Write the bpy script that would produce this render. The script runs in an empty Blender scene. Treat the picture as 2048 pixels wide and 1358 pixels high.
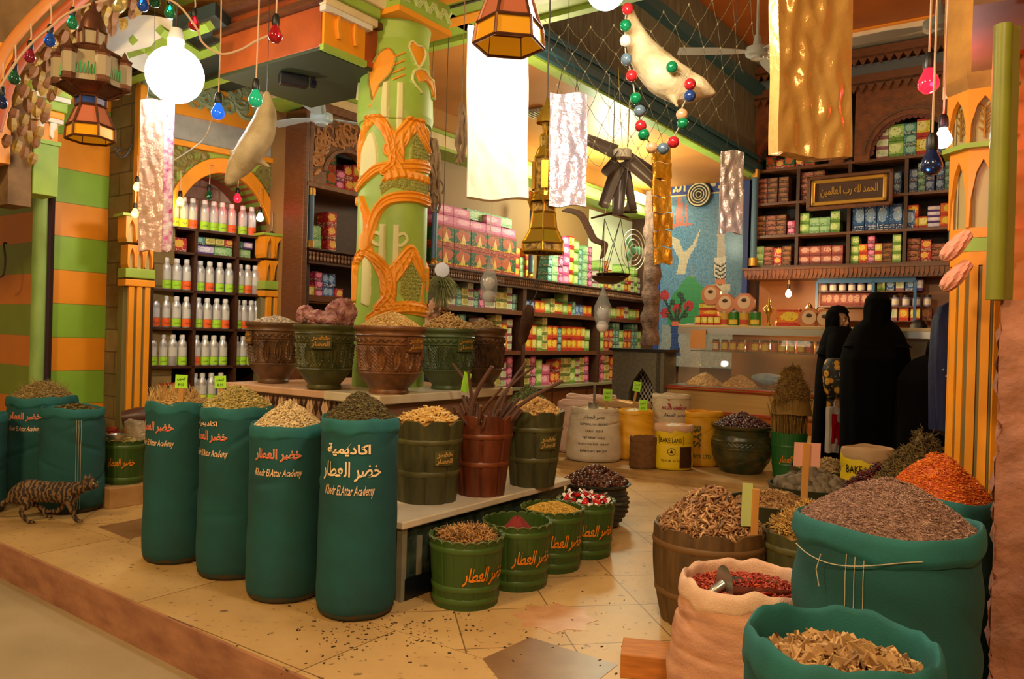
import bpy, math, random
import numpy as np
from mathutils import Vector, Matrix, Euler
R_=math.radians; PI=math.pi; TAU=2*PI
SC=bpy.context.scene; COL=bpy.context.collection
rnd=random.Random(7)
# ---------------- camera, world, light, exposure ----------------
FPX=1560.0; HC=1.22
cam_d=bpy.data.cameras.new('camera'); cam=bpy.data.objects.new('camera',cam_d); COL.objects.link(cam); SC.camera=cam
cam_d.sensor_width=36; cam_d.lens=FPX/2048*36; cam_d.clip_end=100
CR=(Matrix.Rotation(R_(90-0.2),3,'X')@Matrix.Rotation(0.028,3,'Z'))
cam.matrix_world=Matrix.Translation((0,0,HC))@CR.to_4x4()
SC.view_settings.view_transform='Standard'; SC.view_settings.look='None'; SC.view_settings.gamma=1
SC.view_settings.use_curve_mapping=False; SC.view_settings.exposure=0.26
w=bpy.data.worlds.new('night'); SC.world=w; w.use_nodes=True
w.node_tree.nodes['Background'].inputs[0].default_value=(1.0,0.62,0.27,1); w.node_tree.nodes['Background'].inputs[1].default_value=0.20
def ray(px,py): return CR@Vector(((px-1024)/FPX,-(py-679)/FPX,-1))
def P(px,py,d):
    r=ray(px,py); return Vector((0,0,HC))+r*(d/r.y)
def G(px,py,z=0.):
    r=ray(px,py); return Vector((0,0,HC))+r*((z-HC)/r.z)
def light(name,loc,power,col,size=.06,typ='POINT',rot=None,sy=None,spread=None):
    l=bpy.data.lights.new(name,typ); l.energy=power; l.color=col
    if typ=='AREA':
        l.size=size
        if sy: l.shape='RECTANGLE'; l.size_y=sy
        if spread: l.spread=spread
    else: l.shadow_soft_size=size
    o=bpy.data.objects.new(name,l); COL.objects.link(o); o.location=loc
    if rot: o.rotation_euler=rot
    return o
WARM=(1,.66,.34); COOL=(.86,.95,1.0)
LAMP1=P(350,150,4.25); LAMP2=P(1212,-20,2.62)
light('lamp_light_left',LAMP1,135,(.88,.97,.95),.10)
light('lamp_light_front',LAMP2,95,(1,.90,.74),.09)
light('street_fill_light',(.3,-1.2,3.6),330,(1,.68,.34),.25)  # added unseen source behind the camera, warms the shop front
light('street_fill_light_far',(-3.2,.2,3.9),420,(1,.70,.34),.3)  # second added unseen source, brightens the street and kerb
light('shelf_room_light',P(1225,400,9.0),105,(.93,1,.72),.2)
light('shelf_fill_light',P(1085,215,5.7),26,(1,.85,.55),.2)  # added fill for the near part of the long shelves, no fixture
light('cabinet_fill_light',P(1760,150,6.9),46,(1,.62,.30),.2)  # added warm fill above the back cabinet, no lamp hangs there
light('counter_fill_light',P(1560,600,8.9),34,(1,.60,.25),.05)  # added warm fill behind the counter, apart from the wall bulb
light('niche_fill_light',P(420,380,5.2),16,(1,.92,.8),.06)  # added fill that lifts the bottles in the niche
# ---------------- helpers ----------------
def lin(c):
    if isinstance(c,str): c=[int(c[i:i+2],16)/255 for i in (0,2,4)]
    return tuple((x/12.92 if x<=.04045 else ((x+.055)/1.055)**2.4) for x in c[:3])+(1,)
MATS={}
def nt(name):
    m=bpy.data.materials.new(name); m.use_nodes=True; t=m.node_tree
    return m,t,t.nodes['Principled BSDF']
def N(t,typ,**k):
    n=t.nodes.new('ShaderNode'+typ)
    for a,b in k.items():
        if a[0]=='i' and a[1:].isdigit(): n.inputs[int(a[1:])].default_value=b
        else: setattr(n,a,b)
    return n
def L(t,a,b): t.links.new(a,b)
def ramp(t,cols,const=False):
    r=N(t,'ValToRGB'); e=r.color_ramp.elements
    if const: r.color_ramp.interpolation='CONSTANT'
    n=len(cols)
    while len(e)<n: e.new(.5)
    for i,c in enumerate(cols): e[i].position=i/(n if const else max(1,n-1)); e[i].color=lin(c)
    return r
def mix(t,fac,a,b,mode='MIX'):
    m=N(t,'Mix',data_type='RGBA',blend_type=mode)
    for s,v in ((m.inputs[0],fac),(m.inputs[6],a),(m.inputs[7],b)):
        if hasattr(v,'is_linked') : L(t,v,s)
        else: s.default_value=v
    return m.outputs[2]
def mathn(t,op,a,b=None,c=None):
    m=N(t,'Math',operation=op)
    for i,v in enumerate((a,b,c)):
        if v is None: continue
        if hasattr(v,'is_linked'): L(t,v,m.inputs[i])
        else: m.inputs[i].default_value=v
    return m.outputs[0]
def mat(name,col='808080',rough=.6,metal=0,noise=None,bump=None,island=None,emit=None,trans=0,alpha=1,attr=None,spec=None,coat=0,sss=0):
    """noise=(scale,col2,amount[,stretch]) bump=(scale,strength[,dist])"""
    if name in MATS: return MATS[name]
    m,t,b=nt(name); out=None
    b.inputs['Roughness'].default_value=rough; b.inputs['Metallic'].default_value=metal
    b.inputs['Base Color'].default_value=lin(col)
    if spec is not None: b.inputs['Specular IOR Level'].default_value=spec
    if coat: b.inputs['Coat Weight'].default_value=coat; b.inputs['Coat Roughness'].default_value=.15
    tc=None
    if attr: a=N(t,'Attribute',attribute_name=attr); out=a.outputs['Color']
    if island:
        g=N(t,'NewGeometry'); r=ramp(t,island); L(t,g.outputs['Random Per Island'],r.inputs[0]); out=r.outputs[0]
    if noise or bump: tc=N(t,'TexCoord')
    if noise:
        s=tc.outputs['Object']
        if len(noise)>3: mp=N(t,'Mapping'); mp.inputs['Scale'].default_value=noise[3]; L(t,s,mp.inputs[0]); s=mp.outputs[0]
        n=N(t,'TexNoise'); n.inputs['Scale'].default_value=noise[0]; n.inputs['Detail'].default_value=6; L(t,s,n.inputs['Vector'])
        mr=N(t,'MapRange'); mr.inputs[1].default_value=.35; mr.inputs[2].default_value=.7; mr.inputs[4].default_value=noise[2]; L(t,n.outputs[0],mr.inputs[0])
        out=mix(t,mr.outputs[0],out if out else lin(col),lin(noise[1]))
    if out: L(t,out,b.inputs['Base Color'])
    if bump:
        n=N(t,'TexNoise'); n.inputs['Scale'].default_value=bump[0]; n.inputs['Detail'].default_value=5; L(t,tc.outputs['Object'],n.inputs['Vector'])
        bm=N(t,'Bump'); bm.inputs['Strength'].default_value=bump[1]; bm.inputs['Distance'].default_value=bump[2] if len(bump)>2 else .01
        L(t,n.outputs[0],bm.inputs['Height']); L(t,bm.outputs[0],b.inputs['Normal'])
    if emit: b.inputs['Emission Color'].default_value=lin(emit[0]); b.inputs['Emission Strength'].default_value=emit[1]
    if trans: b.inputs['Transmission Weight'].default_value=trans
    if alpha<1: b.inputs['Alpha'].default_value=alpha
    if sss: b.inputs['Subsurface Weight'].default_value=sss; b.inputs['Subsurface Radius'].default_value=(.02,.01,.005)
    MATS[name]=m; return m
def join(vfs):
    V=[];F=[];o=0
    for v,f in vfs:
        v=np.asarray(v,float).reshape(-1,3); V.append(v); F+= [tuple(i+o for i in q) for q in f]; o+=len(v)
    return (np.concatenate(V) if V else np.zeros((0,3)),F)
def xf(vf,loc=(0,0,0),rot=(0,0,0),sc=(1,1,1)):
    M=np.array(Euler(rot).to_matrix()); v=np.asarray(vf[0],float)*np.asarray(sc if hasattr(sc,'__len__') else (sc,)*3)
    return (v@M.T+np.asarray(loc,float),vf[1])
def mxf(vf,M):
    A=np.array(M); return (np.asarray(vf[0],float)@A[:3,:3].T+A[:3,3],vf[1])
def box(sx,sy,sz,c=(0,0,0)):
    V=[(x*sx/2+c[0],y*sy/2+c[1],z*sz/2+c[2]) for x in(-1,1) for y in(-1,1) for z in(-1,1)]
    return (np.array(V),[(0,1,3,2),(4,6,7,5),(0,4,5,1),(2,3,7,6),(0,2,6,4),(1,5,7,3)])
def bx(x0,x1,y0,y1,z0,z1): return box(x1-x0,y1-y0,z1-z0,((x0+x1)/2,(y0+y1)/2,(z0+z1)/2))
def grid(nu,nv,fn,cu=False,cv=False):
    """vectorised fn(U,V)->(x,y,z), U,V in 0..1 ; cu closes u"""
    u=np.arange(nu)/(nu if cu else nu-1); v=np.arange(nv)/(nv if cv else nv-1)
    U,Vv=np.meshgrid(u,v,indexing='ij'); X=fn(U,Vv)
    V=np.stack([np.broadcast_to(x,U.shape).ravel() for x in X],1); F=[]
    for i in range(nu if cu else nu-1):
        i2=(i+1)%nu
        for j in range(nv if cv else nv-1):
            j2=(j+1)%nv; F.append((i*nv+j,i2*nv+j,i2*nv+j2,i*nv+j2))
    return (V,F)
def prof_interp(prof,n):
    p=np.array(prof,float); d=np.r_[0,np.cumsum(np.hypot(*np.diff(p,axis=0).T))]; s=np.linspace(0,d[-1],n)
    return np.interp(s,d,p[:,0]),np.interp(s,d,p[:,1])
def lathe(prof,n=32,c=(0,0,0),res=None,disp=None):
    if res: r,z=prof_interp(prof,res)
    else: p=np.array(prof,float); r,z=p[:,0],p[:,1]
    k=len(r)
    def fn(U,V):
        j=np.rint(V*(k-1)).astype(int); rr=r[j]; zz=z[j]; th=U*TAU
        if disp is not None: rr=rr+disp(th,zz)*(rr>1e-4)
        return rr*np.cos(th)+c[0],rr*np.sin(th)+c[1],zz+c[2]
    return grid(n,k,fn,cu=True)
def tube(pts,r,n=6,closed=False):
    pts=[Vector(p) for p in pts]; k=len(pts); rr=r if hasattr(r,'__len__') else [r]*k
    V=[];F=[];up=None
    for i,p in enumerate(pts):
        a=pts[(i-1)%k] if (closed or i>0) else p; b=pts[(i+1)%k] if (closed or i<k-1) else p
        t=(b-a); t=t.normalized() if t.length>1e-9 else Vector((0,0,1))
        if up is None: up=Vector((0,0,1)) if abs(t.z)<.9 else Vector((1,0,0))
        s=t.cross(up); s=s.normalized() if s.length>1e-6 else t.orthogonal().normalized(); up=s.cross(t).normalized()
        for q in range(n):
            an=TAU*q/n; V.append(p+(s*math.cos(an)+up*math.sin(an))*rr[i])
    for i in range(k if closed else k-1):
        i2=(i+1)%k
        for q in range(n):
            q2=(q+1)%n; F.append((i*n+q,i*n+q2,i2*n+q2,i2*n+q))
    if not closed: F.append(tuple(range(n))[::-1]); F.append(tuple((k-1)*n+q for q in range(n)))
    return (np.array([v[:] for v in V]),F)
def smooth_pts(pts,n=8):
    """Catmull-Rom"""
    p=[Vector(q) for q in pts]; p=[p[0]*2-p[1]]+p+[p[-1]*2-p[-2]]; o=[]
    for i in range(1,len(p)-2):
        for k in range(n):
            t=k/n; o.append(.5*((2*p[i])+(-p[i-1]+p[i+1])*t+(2*p[i-1]-5*p[i]+4*p[i+1]-p[i+2])*t*t+(-p[i-1]+3*p[i]-3*p[i+1]+p[i+2])*t**3))
    return o+[p[-2]]
def ball(r,c=(0,0,0),nu=16,nv=10,sc=(1,1,1)):
    vf=lathe([(math.sin(PI*i/nv)*r,-math.cos(PI*i/nv)*r) for i in range(nv+1)],nu)
    return xf(vf,c,(0,0,0),sc)
def cyl(r,z0,z1,n=24,c=(0,0),r2=None): 
    r2=r if r2 is None else r2
    return lathe([(0,z0),(r,z0),(r2,z1),(0,z1)],n,(c[0],c[1],0))
def prism(poly,d,holes=None):
    """2D polygon (x,z) extruded along y from 0 to d; uses ngon faces"""
    n=len(poly); V=[(x,0,z) for x,z in poly]+[(x,d,z) for x,z in poly]
    F=[tuple(range(n)),tuple(range(2*n-1,n-1,-1))]+[(i,i+n,(i+1)%n+n,(i+1)%n) for i in range(n)]
    return (np.array(V,float),F)
def hprism(poly,z0,z1):
    n=len(poly); V=[(x,y,z0) for x,y in poly]+[(x,y,z1) for x,y in poly]
    F=[tuple(range(n))[::-1],tuple(range(n,2*n))]+[(i,(i+1)%n,(i+1)%n+n,i+n) for i in range(n)]
    return (np.array(V,float),F)
def mesh(name,vf,m,smooth=False,ang=None):
    me=bpy.data.meshes.new(name); me.from_pydata(np.asarray(vf[0]).tolist(),[],vf[1]); me.validate(); me.update()
    if m: 
        for mm in (m if isinstance(m,(list,tuple)) else [m]): me.materials.append(mm)
    if smooth:
        me.polygons.foreach_set('use_smooth',[True]*len(me.polygons))
        if ang: 
            try: me.set_sharp_from_angle(angle=R_(ang))
            except Exception: pass
    return me
def obj(name,vf,m,parent=None,loc=(0,0,0),rot=(0,0,0),smooth=False,ang=40,bev=0):
    me=vf if isinstance(vf,bpy.types.Mesh) else mesh(name,vf,m,smooth,ang)
    o=bpy.data.objects.new(name,me); COL.objects.link(o); o.location=loc; o.rotation_euler=rot
    if parent: o.parent=parent
    if bev: b=o.modifiers.new('bevel','BEVEL'); b.width=bev; b.segments=2; b.limit_method='ANGLE'; b.angle_limit=R_(35)
    return o
def tag(o,label,cat,group=None,kind=None):
    o['label']=label; o['category']=cat
    if group: o['group']=group
    if kind: o['kind']=kind
    return o
def E_(name,label,cat,loc=(0,0,0),rotz=0,group=None,rot=None):
    o=bpy.data.objects.new(name,None); COL.objects.link(o); o.location=loc; o.rotation_euler=rot or (0,0,rotz); o.empty_display_size=.05
    return tag(o,label,cat,group)
def struct(name,vf,m,loc=(0,0,0),rot=(0,0,0),parent=None,smooth=False,bev=0):
    o=obj(name,vf,m,parent,loc,rot,smooth,40,bev)
    if not parent: o['kind']='structure'
    return o
def dup(root,loc=None,rot=None,label=None,group=None):
    r=root.copy(); COL.objects.link(r)
    if loc is not None: r.location=loc
    if rot is not None: r.rotation_euler=rot
    if label: r['label']=label
    if group: r['group']=group
    for ch in list(root.children):
        c=ch.copy(); COL.objects.link(c); c.parent=r
        for g in list(ch.children):
            d=g.copy(); COL.objects.link(d); d.parent=c
    return r
class Fr:
    """vertical plane frame: s along the wall, n behind the plane (away from the viewer), z up"""
    def __init__(s,o,ang,flip=1):
        s.o=Vector((o[0],o[1],0)); a=R_(ang); s.u=Vector((math.sin(a),math.cos(a),0)); s.n=Vector((-math.cos(a),math.sin(a),0))*flip
        s.M=Matrix(((s.u.x,s.n.x,0,s.o.x),(s.u.y,s.n.y,0,s.o.y),(0,0,1,0),(0,0,0,1)))
        s.rz=math.atan2(s.u.y,s.u.x); s.flip=flip
    def sz(s,px,py,n=0.):
        r=ray(px,py); c=Vector((0,0,HC)); p0=s.o+s.n*n; t=((p0-c).dot(s.n))/r.dot(s.n); p=c+r*t
        return (p-s.o).dot(s.u),p.z
    def w(s,a,n,z): return s.o+s.u*a+s.n*n+Vector((0,0,z))
    def loc(s,a,n,z): return s.w(a,n,z)
# Arabic shaping through presentation forms, laid out right to left
AR={'ا':(0xFE8D,0xFE8E,0,0),'ب':(0xFE8F,0xFE90,0xFE91,0xFE92),'ة':(0xFE93,0xFE94,0,0),'خ':(0xFEA5,0xFEA6,0xFEA7,0xFEA8),'د':(0xFEA9,0xFEAA,0,0),'ر':(0xFEAD,0xFEAE,0,0),
'ض':(0xFEBD,0xFEBE,0xFEBF,0xFEC0),'ط':(0xFEC1,0xFEC2,0xFEC3,0xFEC4),'ع':(0xFEC9,0xFECA,0xFECB,0xFECC),'ك':(0xFED9,0xFEDA,0xFEDB,0xFEDC),'ل':(0xFEDD,0xFEDE,0xFEDF,0xFEE0),
'م':(0xFEE1,0xFEE2,0xFEE3,0xFEE4),'ه':(0xFEE9,0xFEEA,0xFEEB,0xFEEC),'ي':(0xFEF1,0xFEF2,0xFEF3,0xFEF4),'س':(0xFEB1,0xFEB2,0xFEB3,0xFEB4),'ن':(0xFEE5,0xFEE6,0xFEE7,0xFEE8),'و':(0xFEED,0xFEEE,0,0),'ق':(0xFED5,0xFED6,0xFED7,0xFED8),'ح':(0xFEA1,0xFEA2,0xFEA3,0xFEA4),'ف':(0xFED1,0xFED2,0xFED3,0xFED4),'ت':(0xFE95,0xFE96,0xFE97,0xFE98),'ش':(0xFEB5,0xFEB6,0xFEB7,0xFEB8),'ج':(0xFE9D,0xFE9E,0xFE9F,0xFEA0)}
def shape_ar(s):
    o=[]
    for i,c in enumerate(s):
        if c not in AR: o.append(c); continue
        f=AR[c]; pj=i>0 and s[i-1] in AR and AR[s[i-1]][2]; nj=f[2] and i<len(s)-1 and s[i+1] in AR
        o.append(chr(f[3] if pj and nj else f[1] if pj else f[2] if nj else f[0]))
    return ''.join(o[::-1])
TXT={}
def text(s,width=None,height=None,shear=0,bold=0,ext=0):
    """flat text mesh in x,z centred on the origin"""
    k=(s,bold,ext)
    if k not in TXT:
        c=bpy.data.curves.new('t','FONT'); c.body=s; c.resolution_u=1; c.offset=bold; c.extrude=ext
        o=bpy.data.objects.new('t',c); COL.objects.link(o); bpy.context.view_layer.update()
        me=bpy.data.meshes.new_from_object(o.evaluated_get(bpy.context.evaluated_depsgraph_get()))
        v=np.zeros(len(me.vertices)*3); me.vertices.foreach_get('co',v); v=v.reshape(-1,3)
        F=[tuple(p.vertices) for p in me.polygons]; bpy.data.objects.remove(o); bpy.data.curves.remove(c); bpy.data.meshes.remove(me)
        TXT[k]=(v,F)
    v,F=TXT[k]; v=v.copy(); v[:,0]+=v[:,1]*shear
    a=v.min(0);b=v.max(0); v-=(a+b)/2; sx=width/(b-a)[0] if width else None; sy=height/(b-a)[1] if height else None
    sx=sx or sy; sy=sy or sx; v[:,0]*=sx; v[:,1]*=sy
    return (np.stack([v[:,0],-v[:,2]*.01 if ext else v[:,2]*0,v[:,1]],1),F)
def wrap(vf,rfun,th0,z0,off=.003):
    """bend a flat x,z mesh round a surface r(theta,z) seen from outside; th0 is the facing angle"""
    v=np.asarray(vf[0]); th=th0.real+v[:,0]/rfun(th0,z0); z=z0+v[:,2]; r=rfun(th,z)+off-v[:,1]
    return (np.stack([r*np.cos(th),r*np.sin(th),z],1),vf[1])
NAME_AR=shape_ar('خضر العطار')
def wob(seed,amps=(.03,.015),fr=((2,3),(5,6))):
    q=random.Random(seed); T=[(q.randint(1,6),q.uniform(1,9),q.uniform(0,TAU),q.uniform(.3,1)) for _ in range(7)]
    def f(th,z):
        o=0
        for k,kz,ph,a in T: o=o+a*np.sin(k*th+kz*z*3+ph)
        return o/4
    return f
# ---- heaps of loose goods: one uncountable mass each ----
def piece(kind,q):
    if kind=='stick':
        return box(1,.12,.12)
    if kind=='leaf': return (np.array([(-.5,0,0),(0,-.22,.06),(.5,0,0),(0,.22,.06)]),[(0,1,2),(0,2,3)])
    if kind=='seed':
        return (np.array([(-.5,0,0),(.5,0,0),(0,-.25,0),(0,.25,0),(0,0,-.25),(0,0,.25)]),[(0,2,5),(2,1,5),(1,3,5),(3,0,5),(2,0,4),(1,2,4),(3,1,4),(0,3,4)])
    if kind=='ball':
        return ball(.5,nu=7,nv=5)
    if kind=='curl':
        a=[(math.cos(t)*.4,math.sin(t)*.4,t*.06) for t in np.linspace(0,3.4,6)]; return tube(a,[.07,.1,.12,.1,.08,.04],4)
    if kind=='chip':
        return xf(box(1,.55,.1),rot=(0,.2,0))
    if kind=='twig':
        return tube([(-.5,0,0),(-.1,.06,.04),(.25,-.03,.02),(.5,.05,0)],[.03,.04,.035,.02],4)
    if kind=='root':
        return tube([(-.5,0,0),(-.15,.1,.05),(.2,-.06,.02),(.5,.1,0)],[.05,.1,.09,.04],5)
    if kind=='wrap': return (np.array([(-.5,-.35,0),(.5,-.3,.1),(.45,.35,0),(-.5,.3,.08),(0,0,.22)]),[(0,1,4),(1,2,4),(2,3,4),(3,0,4)])
def heap(name,label,c,Rr,h,kind,n,size,m,seed=1,p=1.7,oval=1,tilt=.5,spiky=0,base=0.,sink=.0,basemat=None,rotz=0,cat='heap',lump=.06):
    q=random.Random(seed); g=np.random.default_rng(seed); wf=wob(seed)
    def hz(x,y):
        r=np.hypot(x,y)/Rr; th=np.arctan2(y,x); return h*(1-np.clip(r,0,1)**p)+lump*h*wf(th*1.0,r*.6)*np.clip(1.1-r,0,1)*2
    nr=14
    d=grid(28,nr,lambda U,V:(Rr*V*np.cos(TAU*U),Rr*V*np.sin(TAU*U),hz(Rr*V*np.cos(TAU*U),Rr*V*np.sin(TAU*U))-size*.2*(V<1)-.004-sink*(V>.98)),cu=True)
    pc=piece(kind,q); pv=np.asarray(pc[0],float); k=len(pv)
    r=np.sqrt(g.random(n))*(Rr*.985-size*(.42 if kind!='ball' else .3)); th=g.random(n)*TAU; x=r*np.cos(th); y=r*np.sin(th); z=hz(x,y)+size*.05
    yaw=g.random(n)*TAU; pit=(g.random(n)-.5)*2*tilt+ (spiky*(g.random(n)) if spiky else 0); s=size*(.6+.8*g.random(n))
    cy,sy,cp,sp=np.cos(yaw),np.sin(yaw),np.cos(pit),np.sin(pit); ro=g.random(n)*TAU; cr,sr=np.cos(ro),np.sin(ro)
    vx=pv[:,0][None]*s[:,None]; vy0=pv[:,1][None]*s[:,None]; vz0=pv[:,2][None]*s[:,None]
    vy=vy0*cr[:,None]-vz0*sr[:,None]; vz=vy0*sr[:,None]+vz0*cr[:,None]
    X1=vx*cp[:,None]-vz*sp[:,None]; Z1=vx*sp[:,None]+vz*cp[:,None]
    X=X1*cy[:,None]-vy*sy[:,None]+x[:,None]; Y=X1*sy[:,None]+vy*cy[:,None]+y[:,None]; Z=Z1+z[:,None]
    V=np.stack([X.ravel(),Y.ravel(),Z.ravel()],1); F=[tuple(a+i*k for a in f) for i in range(n) for f in pc[1]]
    # crumbs share one mesh with the body of the heap
    me=mesh(name,join([d,(V,F)]),m,smooth=(kind in('ball','curl','root','twig')))
    o=obj(name,me,None,None,(c[0],c[1],c[2]+base),(0,0,rotz)); o.scale=(1,oval,1); tag(o,label,cat,None,'stuff'); return o
# ---------------- materials of the setting ----------------
U=Vector((math.sin(R_(35)),math.cos(R_(35)),0)); Vv_=Vector((-math.cos(R_(35)),math.sin(R_(35)),0))
def uv(a,b,z=0.): return U*a+Vv_*b+Vector((0,0,z))
UVROT=math.atan2(U.y,U.x)
GREEN='9db648'; ORANGE='f09a1e'
m_green=mat('painted_green',GREEN,.5,noise=(9,'7fa32f',.5),bump=(40,.05))
m_orange=mat('painted_orange',ORANGE,.45,noise=(6,'d8861a',.5),bump=(40,.05))
m_cream=mat('painted_cream','e9d2a0',.55,noise=(8,'c9ae78',.6))
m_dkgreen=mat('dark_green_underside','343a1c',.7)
m_brown=mat('brown_wood','4a2a17',.45,noise=(14,'2e180c',.8,(1,1,9)))
m_brown2=mat('warm_brown_wood','6b3d1e',.4,noise=(14,'45240f',.8,(1,1,9)))
m_carved=mat('carved_brown_wood','7b4f2a',.45,noise=(30,'4d2c14',.8),bump=(60,.3))
m_gold=mat('aged_gold','b98a3a',.35,.7)
m_brass=mat('brass','c9a14a',.28,.9)
m_steel=mat('steel','b9b6ad',.28,.9)
m_wire=mat('wire','3a3630',.5)
m_cord=mat('twisted_cord','c8a888',.8)
m_black=mat('black_plastic','0d0c0d',.4)
m_white=mat('white_plaster','e6e1d2',.7,noise=(5,'c9bfa4',.6))
m_stone=mat('grey_stone','84806f',.9,noise=(7,'5b5648',.8),bump=(18,.4))
m_ceil=mat('orange_ceiling','c9853a',.5,noise=(2,'b06f2c',.6))
m_teal=mat('teal_moulding','2b5560',.5)
def floor_mat():
    m,t,b=nt('marble_floor'); b.inputs['Roughness'].default_value=.32
    tc=N(t,'TexCoord'); sep=N(t,'SeparateXYZ')
    mp=N(t,'Mapping'); mp.inputs['Rotation'].default_value=(0,0,-UVROT); L(t,tc.outputs['Object'],mp.inputs[0]); L(t,mp.outputs[0],sep.inputs[0])
    def br(rot,w,h,off,shift=0):
        q=N(t,'Mapping'); q.inputs['Rotation'].default_value=(0,0,rot); q.inputs['Location'].default_value=(shift,0,0); L(t,mp.outputs[0],q.inputs[0])
        k=N(t,'TexBrick',offset=off); L(t,q.outputs[0],k.inputs[0]); k.inputs['Scale'].default_value=1
        k.inputs['Color1'].default_value=lin('dcbc85'); k.inputs['Color2'].default_value=lin('d2b078'); k.inputs['Mortar'].default_value=lin('8a6a3c')
        k.inputs['Mortar Size'].default_value=.0032; k.inputs['Brick Width'].default_value=w; k.inputs['Row Height'].default_value=h; return k.outputs[0]
    A=br(R_(45),.43,.43,0,.05); Bq=br(0,.49,1.1,.0,-1.88)
    gt=mathn(t,'GREATER_THAN',sep.outputs[0],2.37)
    c=mix(t,gt,Bq,A)
    n=N(t,'TexNoise'); n.inputs['Scale'].default_value=2.2; n.inputs['Detail'].default_value=9; n.inputs['Roughness'].default_value=.65; L(t,tc.outputs['Object'],n.inputs[0])
    r=ramp(t,['a9854e','d9b983','f1dcb0']); r.color_ramp.elements[0].position=.3; r.color_ramp.elements[2].position=.72; L(t,n.outputs[0],r.inputs[0])
    c=mix(t,.55,c,r.outputs[0],'MULTIPLY')
    n2=N(t,'TexNoise'); n2.inputs['Scale'].default_value=26; n2.inputs['Detail'].default_value=8; L(t,tc.outputs['Object'],n2.inputs[0])
    r2=ramp(t,['5a4020','ffffff','ffffff']); r2.color_ramp.elements[0].position=.30; r2.color_ramp.elements[1].position=.38; L(t,n2.outputs[0],r2.inputs[0])
    c=mix(t,.7,c,r2.outputs[0],'MULTIPLY'); L(t,c,b.inputs[0])
    rr=N(t,'MapRange'); rr.inputs[3].default_value=.28; rr.inputs[4].default_value=.55; L(t,n.outputs[0],rr.inputs[0]); L(t,rr.outputs[0],b.inputs['Roughness'])
    return m
m_floor=floor_mat()
m_kerb=mat('worn_kerb_stone','b07a58',.85,noise=(5,'8a5840',.9,(1,1,3)),bump=(22,.5))
m_street=mat('street_paving','b09a74',.75,noise=(1.6,'94805c',.8),bump=(60,.25))
K0=G(0,1083); K1=G(606,1351); kd=(K0-K1).normalized()
KL=K1+kd*6.5; KR=K1-kd*3.6; kn=Vector((kd.y,-kd.x,0)); kn=kn if kn.y>0 else -kn
pl=[(KR.x,KR.y),((KR+kn*16).x,(KR+kn*16).y),((KL+kn*16).x,(KL+kn*16).y),(KL.x,KL.y)]
struct('floor',hprism(pl,-.35,0),m_floor)
kb=[(KR-kn*.012),(KR+kn*.0),(KL+kn*.0),(KL-kn*.012)]
struct('kerb',hprism([(p.x,p.y) for p in kb],-.3,-.004),m_kerb)
gq=[(-14,-8),(12,-8),(12,14),(-14,14)]
struct('ground',hprism(gq,-.4,-.19),m_street)
# inlaid tiles of the floor
def inlay(pts,m,h=.0015): 
    p=[G(*q) if len(q)==2 else Vector(q) for q in pts]; return struct('trim_1',hprism([(a.x,a.y) for a in p][::-1],-.01,h),m)
m_inlay=mat('brown_inlay','8f6a45',.35,noise=(9,'77522f',.7)); m_star=mat('pink_inlay','c58a5a',.35,noise=(12,'d9a878',.7))
inlay([(196,1054),(257,1078),(330,1062),(330,1028),(290,1036)],m_inlay)
inlay([(965,1318),(1060,1275),(1235,1330),(1180,1375),(1010,1375)],m_inlay)
sc_=G(1110,1235); inlay([(sc_.x+math.cos(a+.3)*(.19 if i%2 else .145),sc_.y+math.sin(a+.3)*(.19 if i%2 else .145),0) for i,a in enumerate(np.linspace(0,-TAU,17)[:-1])],m_star)
# ---------------- striped wall, door jamb and brick edge at the left ----------------
def striped_mat(name,g,o,z0,step):
    m,t,b=nt(name); b.inputs['Roughness'].default_value=.42
    tc=N(t,'TexCoord'); s=N(t,'SeparateXYZ'); L(t,tc.outputs['Object'],s.inputs[0])
    k=mathn(t,'MULTIPLY_ADD',s.outputs[2],1/step,-z0/step+40); f=mathn(t,'FLOORED_MODULO',k,2.0) ; st=mathn(t,'LESS_THAN',f,1.0)
    n=N(t,'TexNoise'); n.inputs['Scale'].default_value=5; n.inputs['Detail'].default_value=8; L(t,tc.outputs['Object'],n.inputs[0])
    c=mix(t,st,lin(o),lin(g)); fr=mathn(t,'FRACT',k); e=mathn(t,'LESS_THAN',fr,.025); c=mix(t,e,c,lin('8a8a30'))
    r=ramp(t,['c9b090','ffffff']); L(t,n.outputs[0],r.inputs[0]); c=mix(t,.5,c,r.outputs[0],'MULTIPLY'); L(t,c,b.inputs[0]); return m
m_strip=striped_mat('striped_paint','8fbf40','f59d22',1.12,.2485)
SW=Fr((-3.14,6.02),35)
s0,_=SW.sz(98,600); s1=0.0
struct('wall_left',xf(bx(s0-.0,s1,0,.25,0,4.2)),m_strip,SW.o,(0,0,SW.rz))
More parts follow.
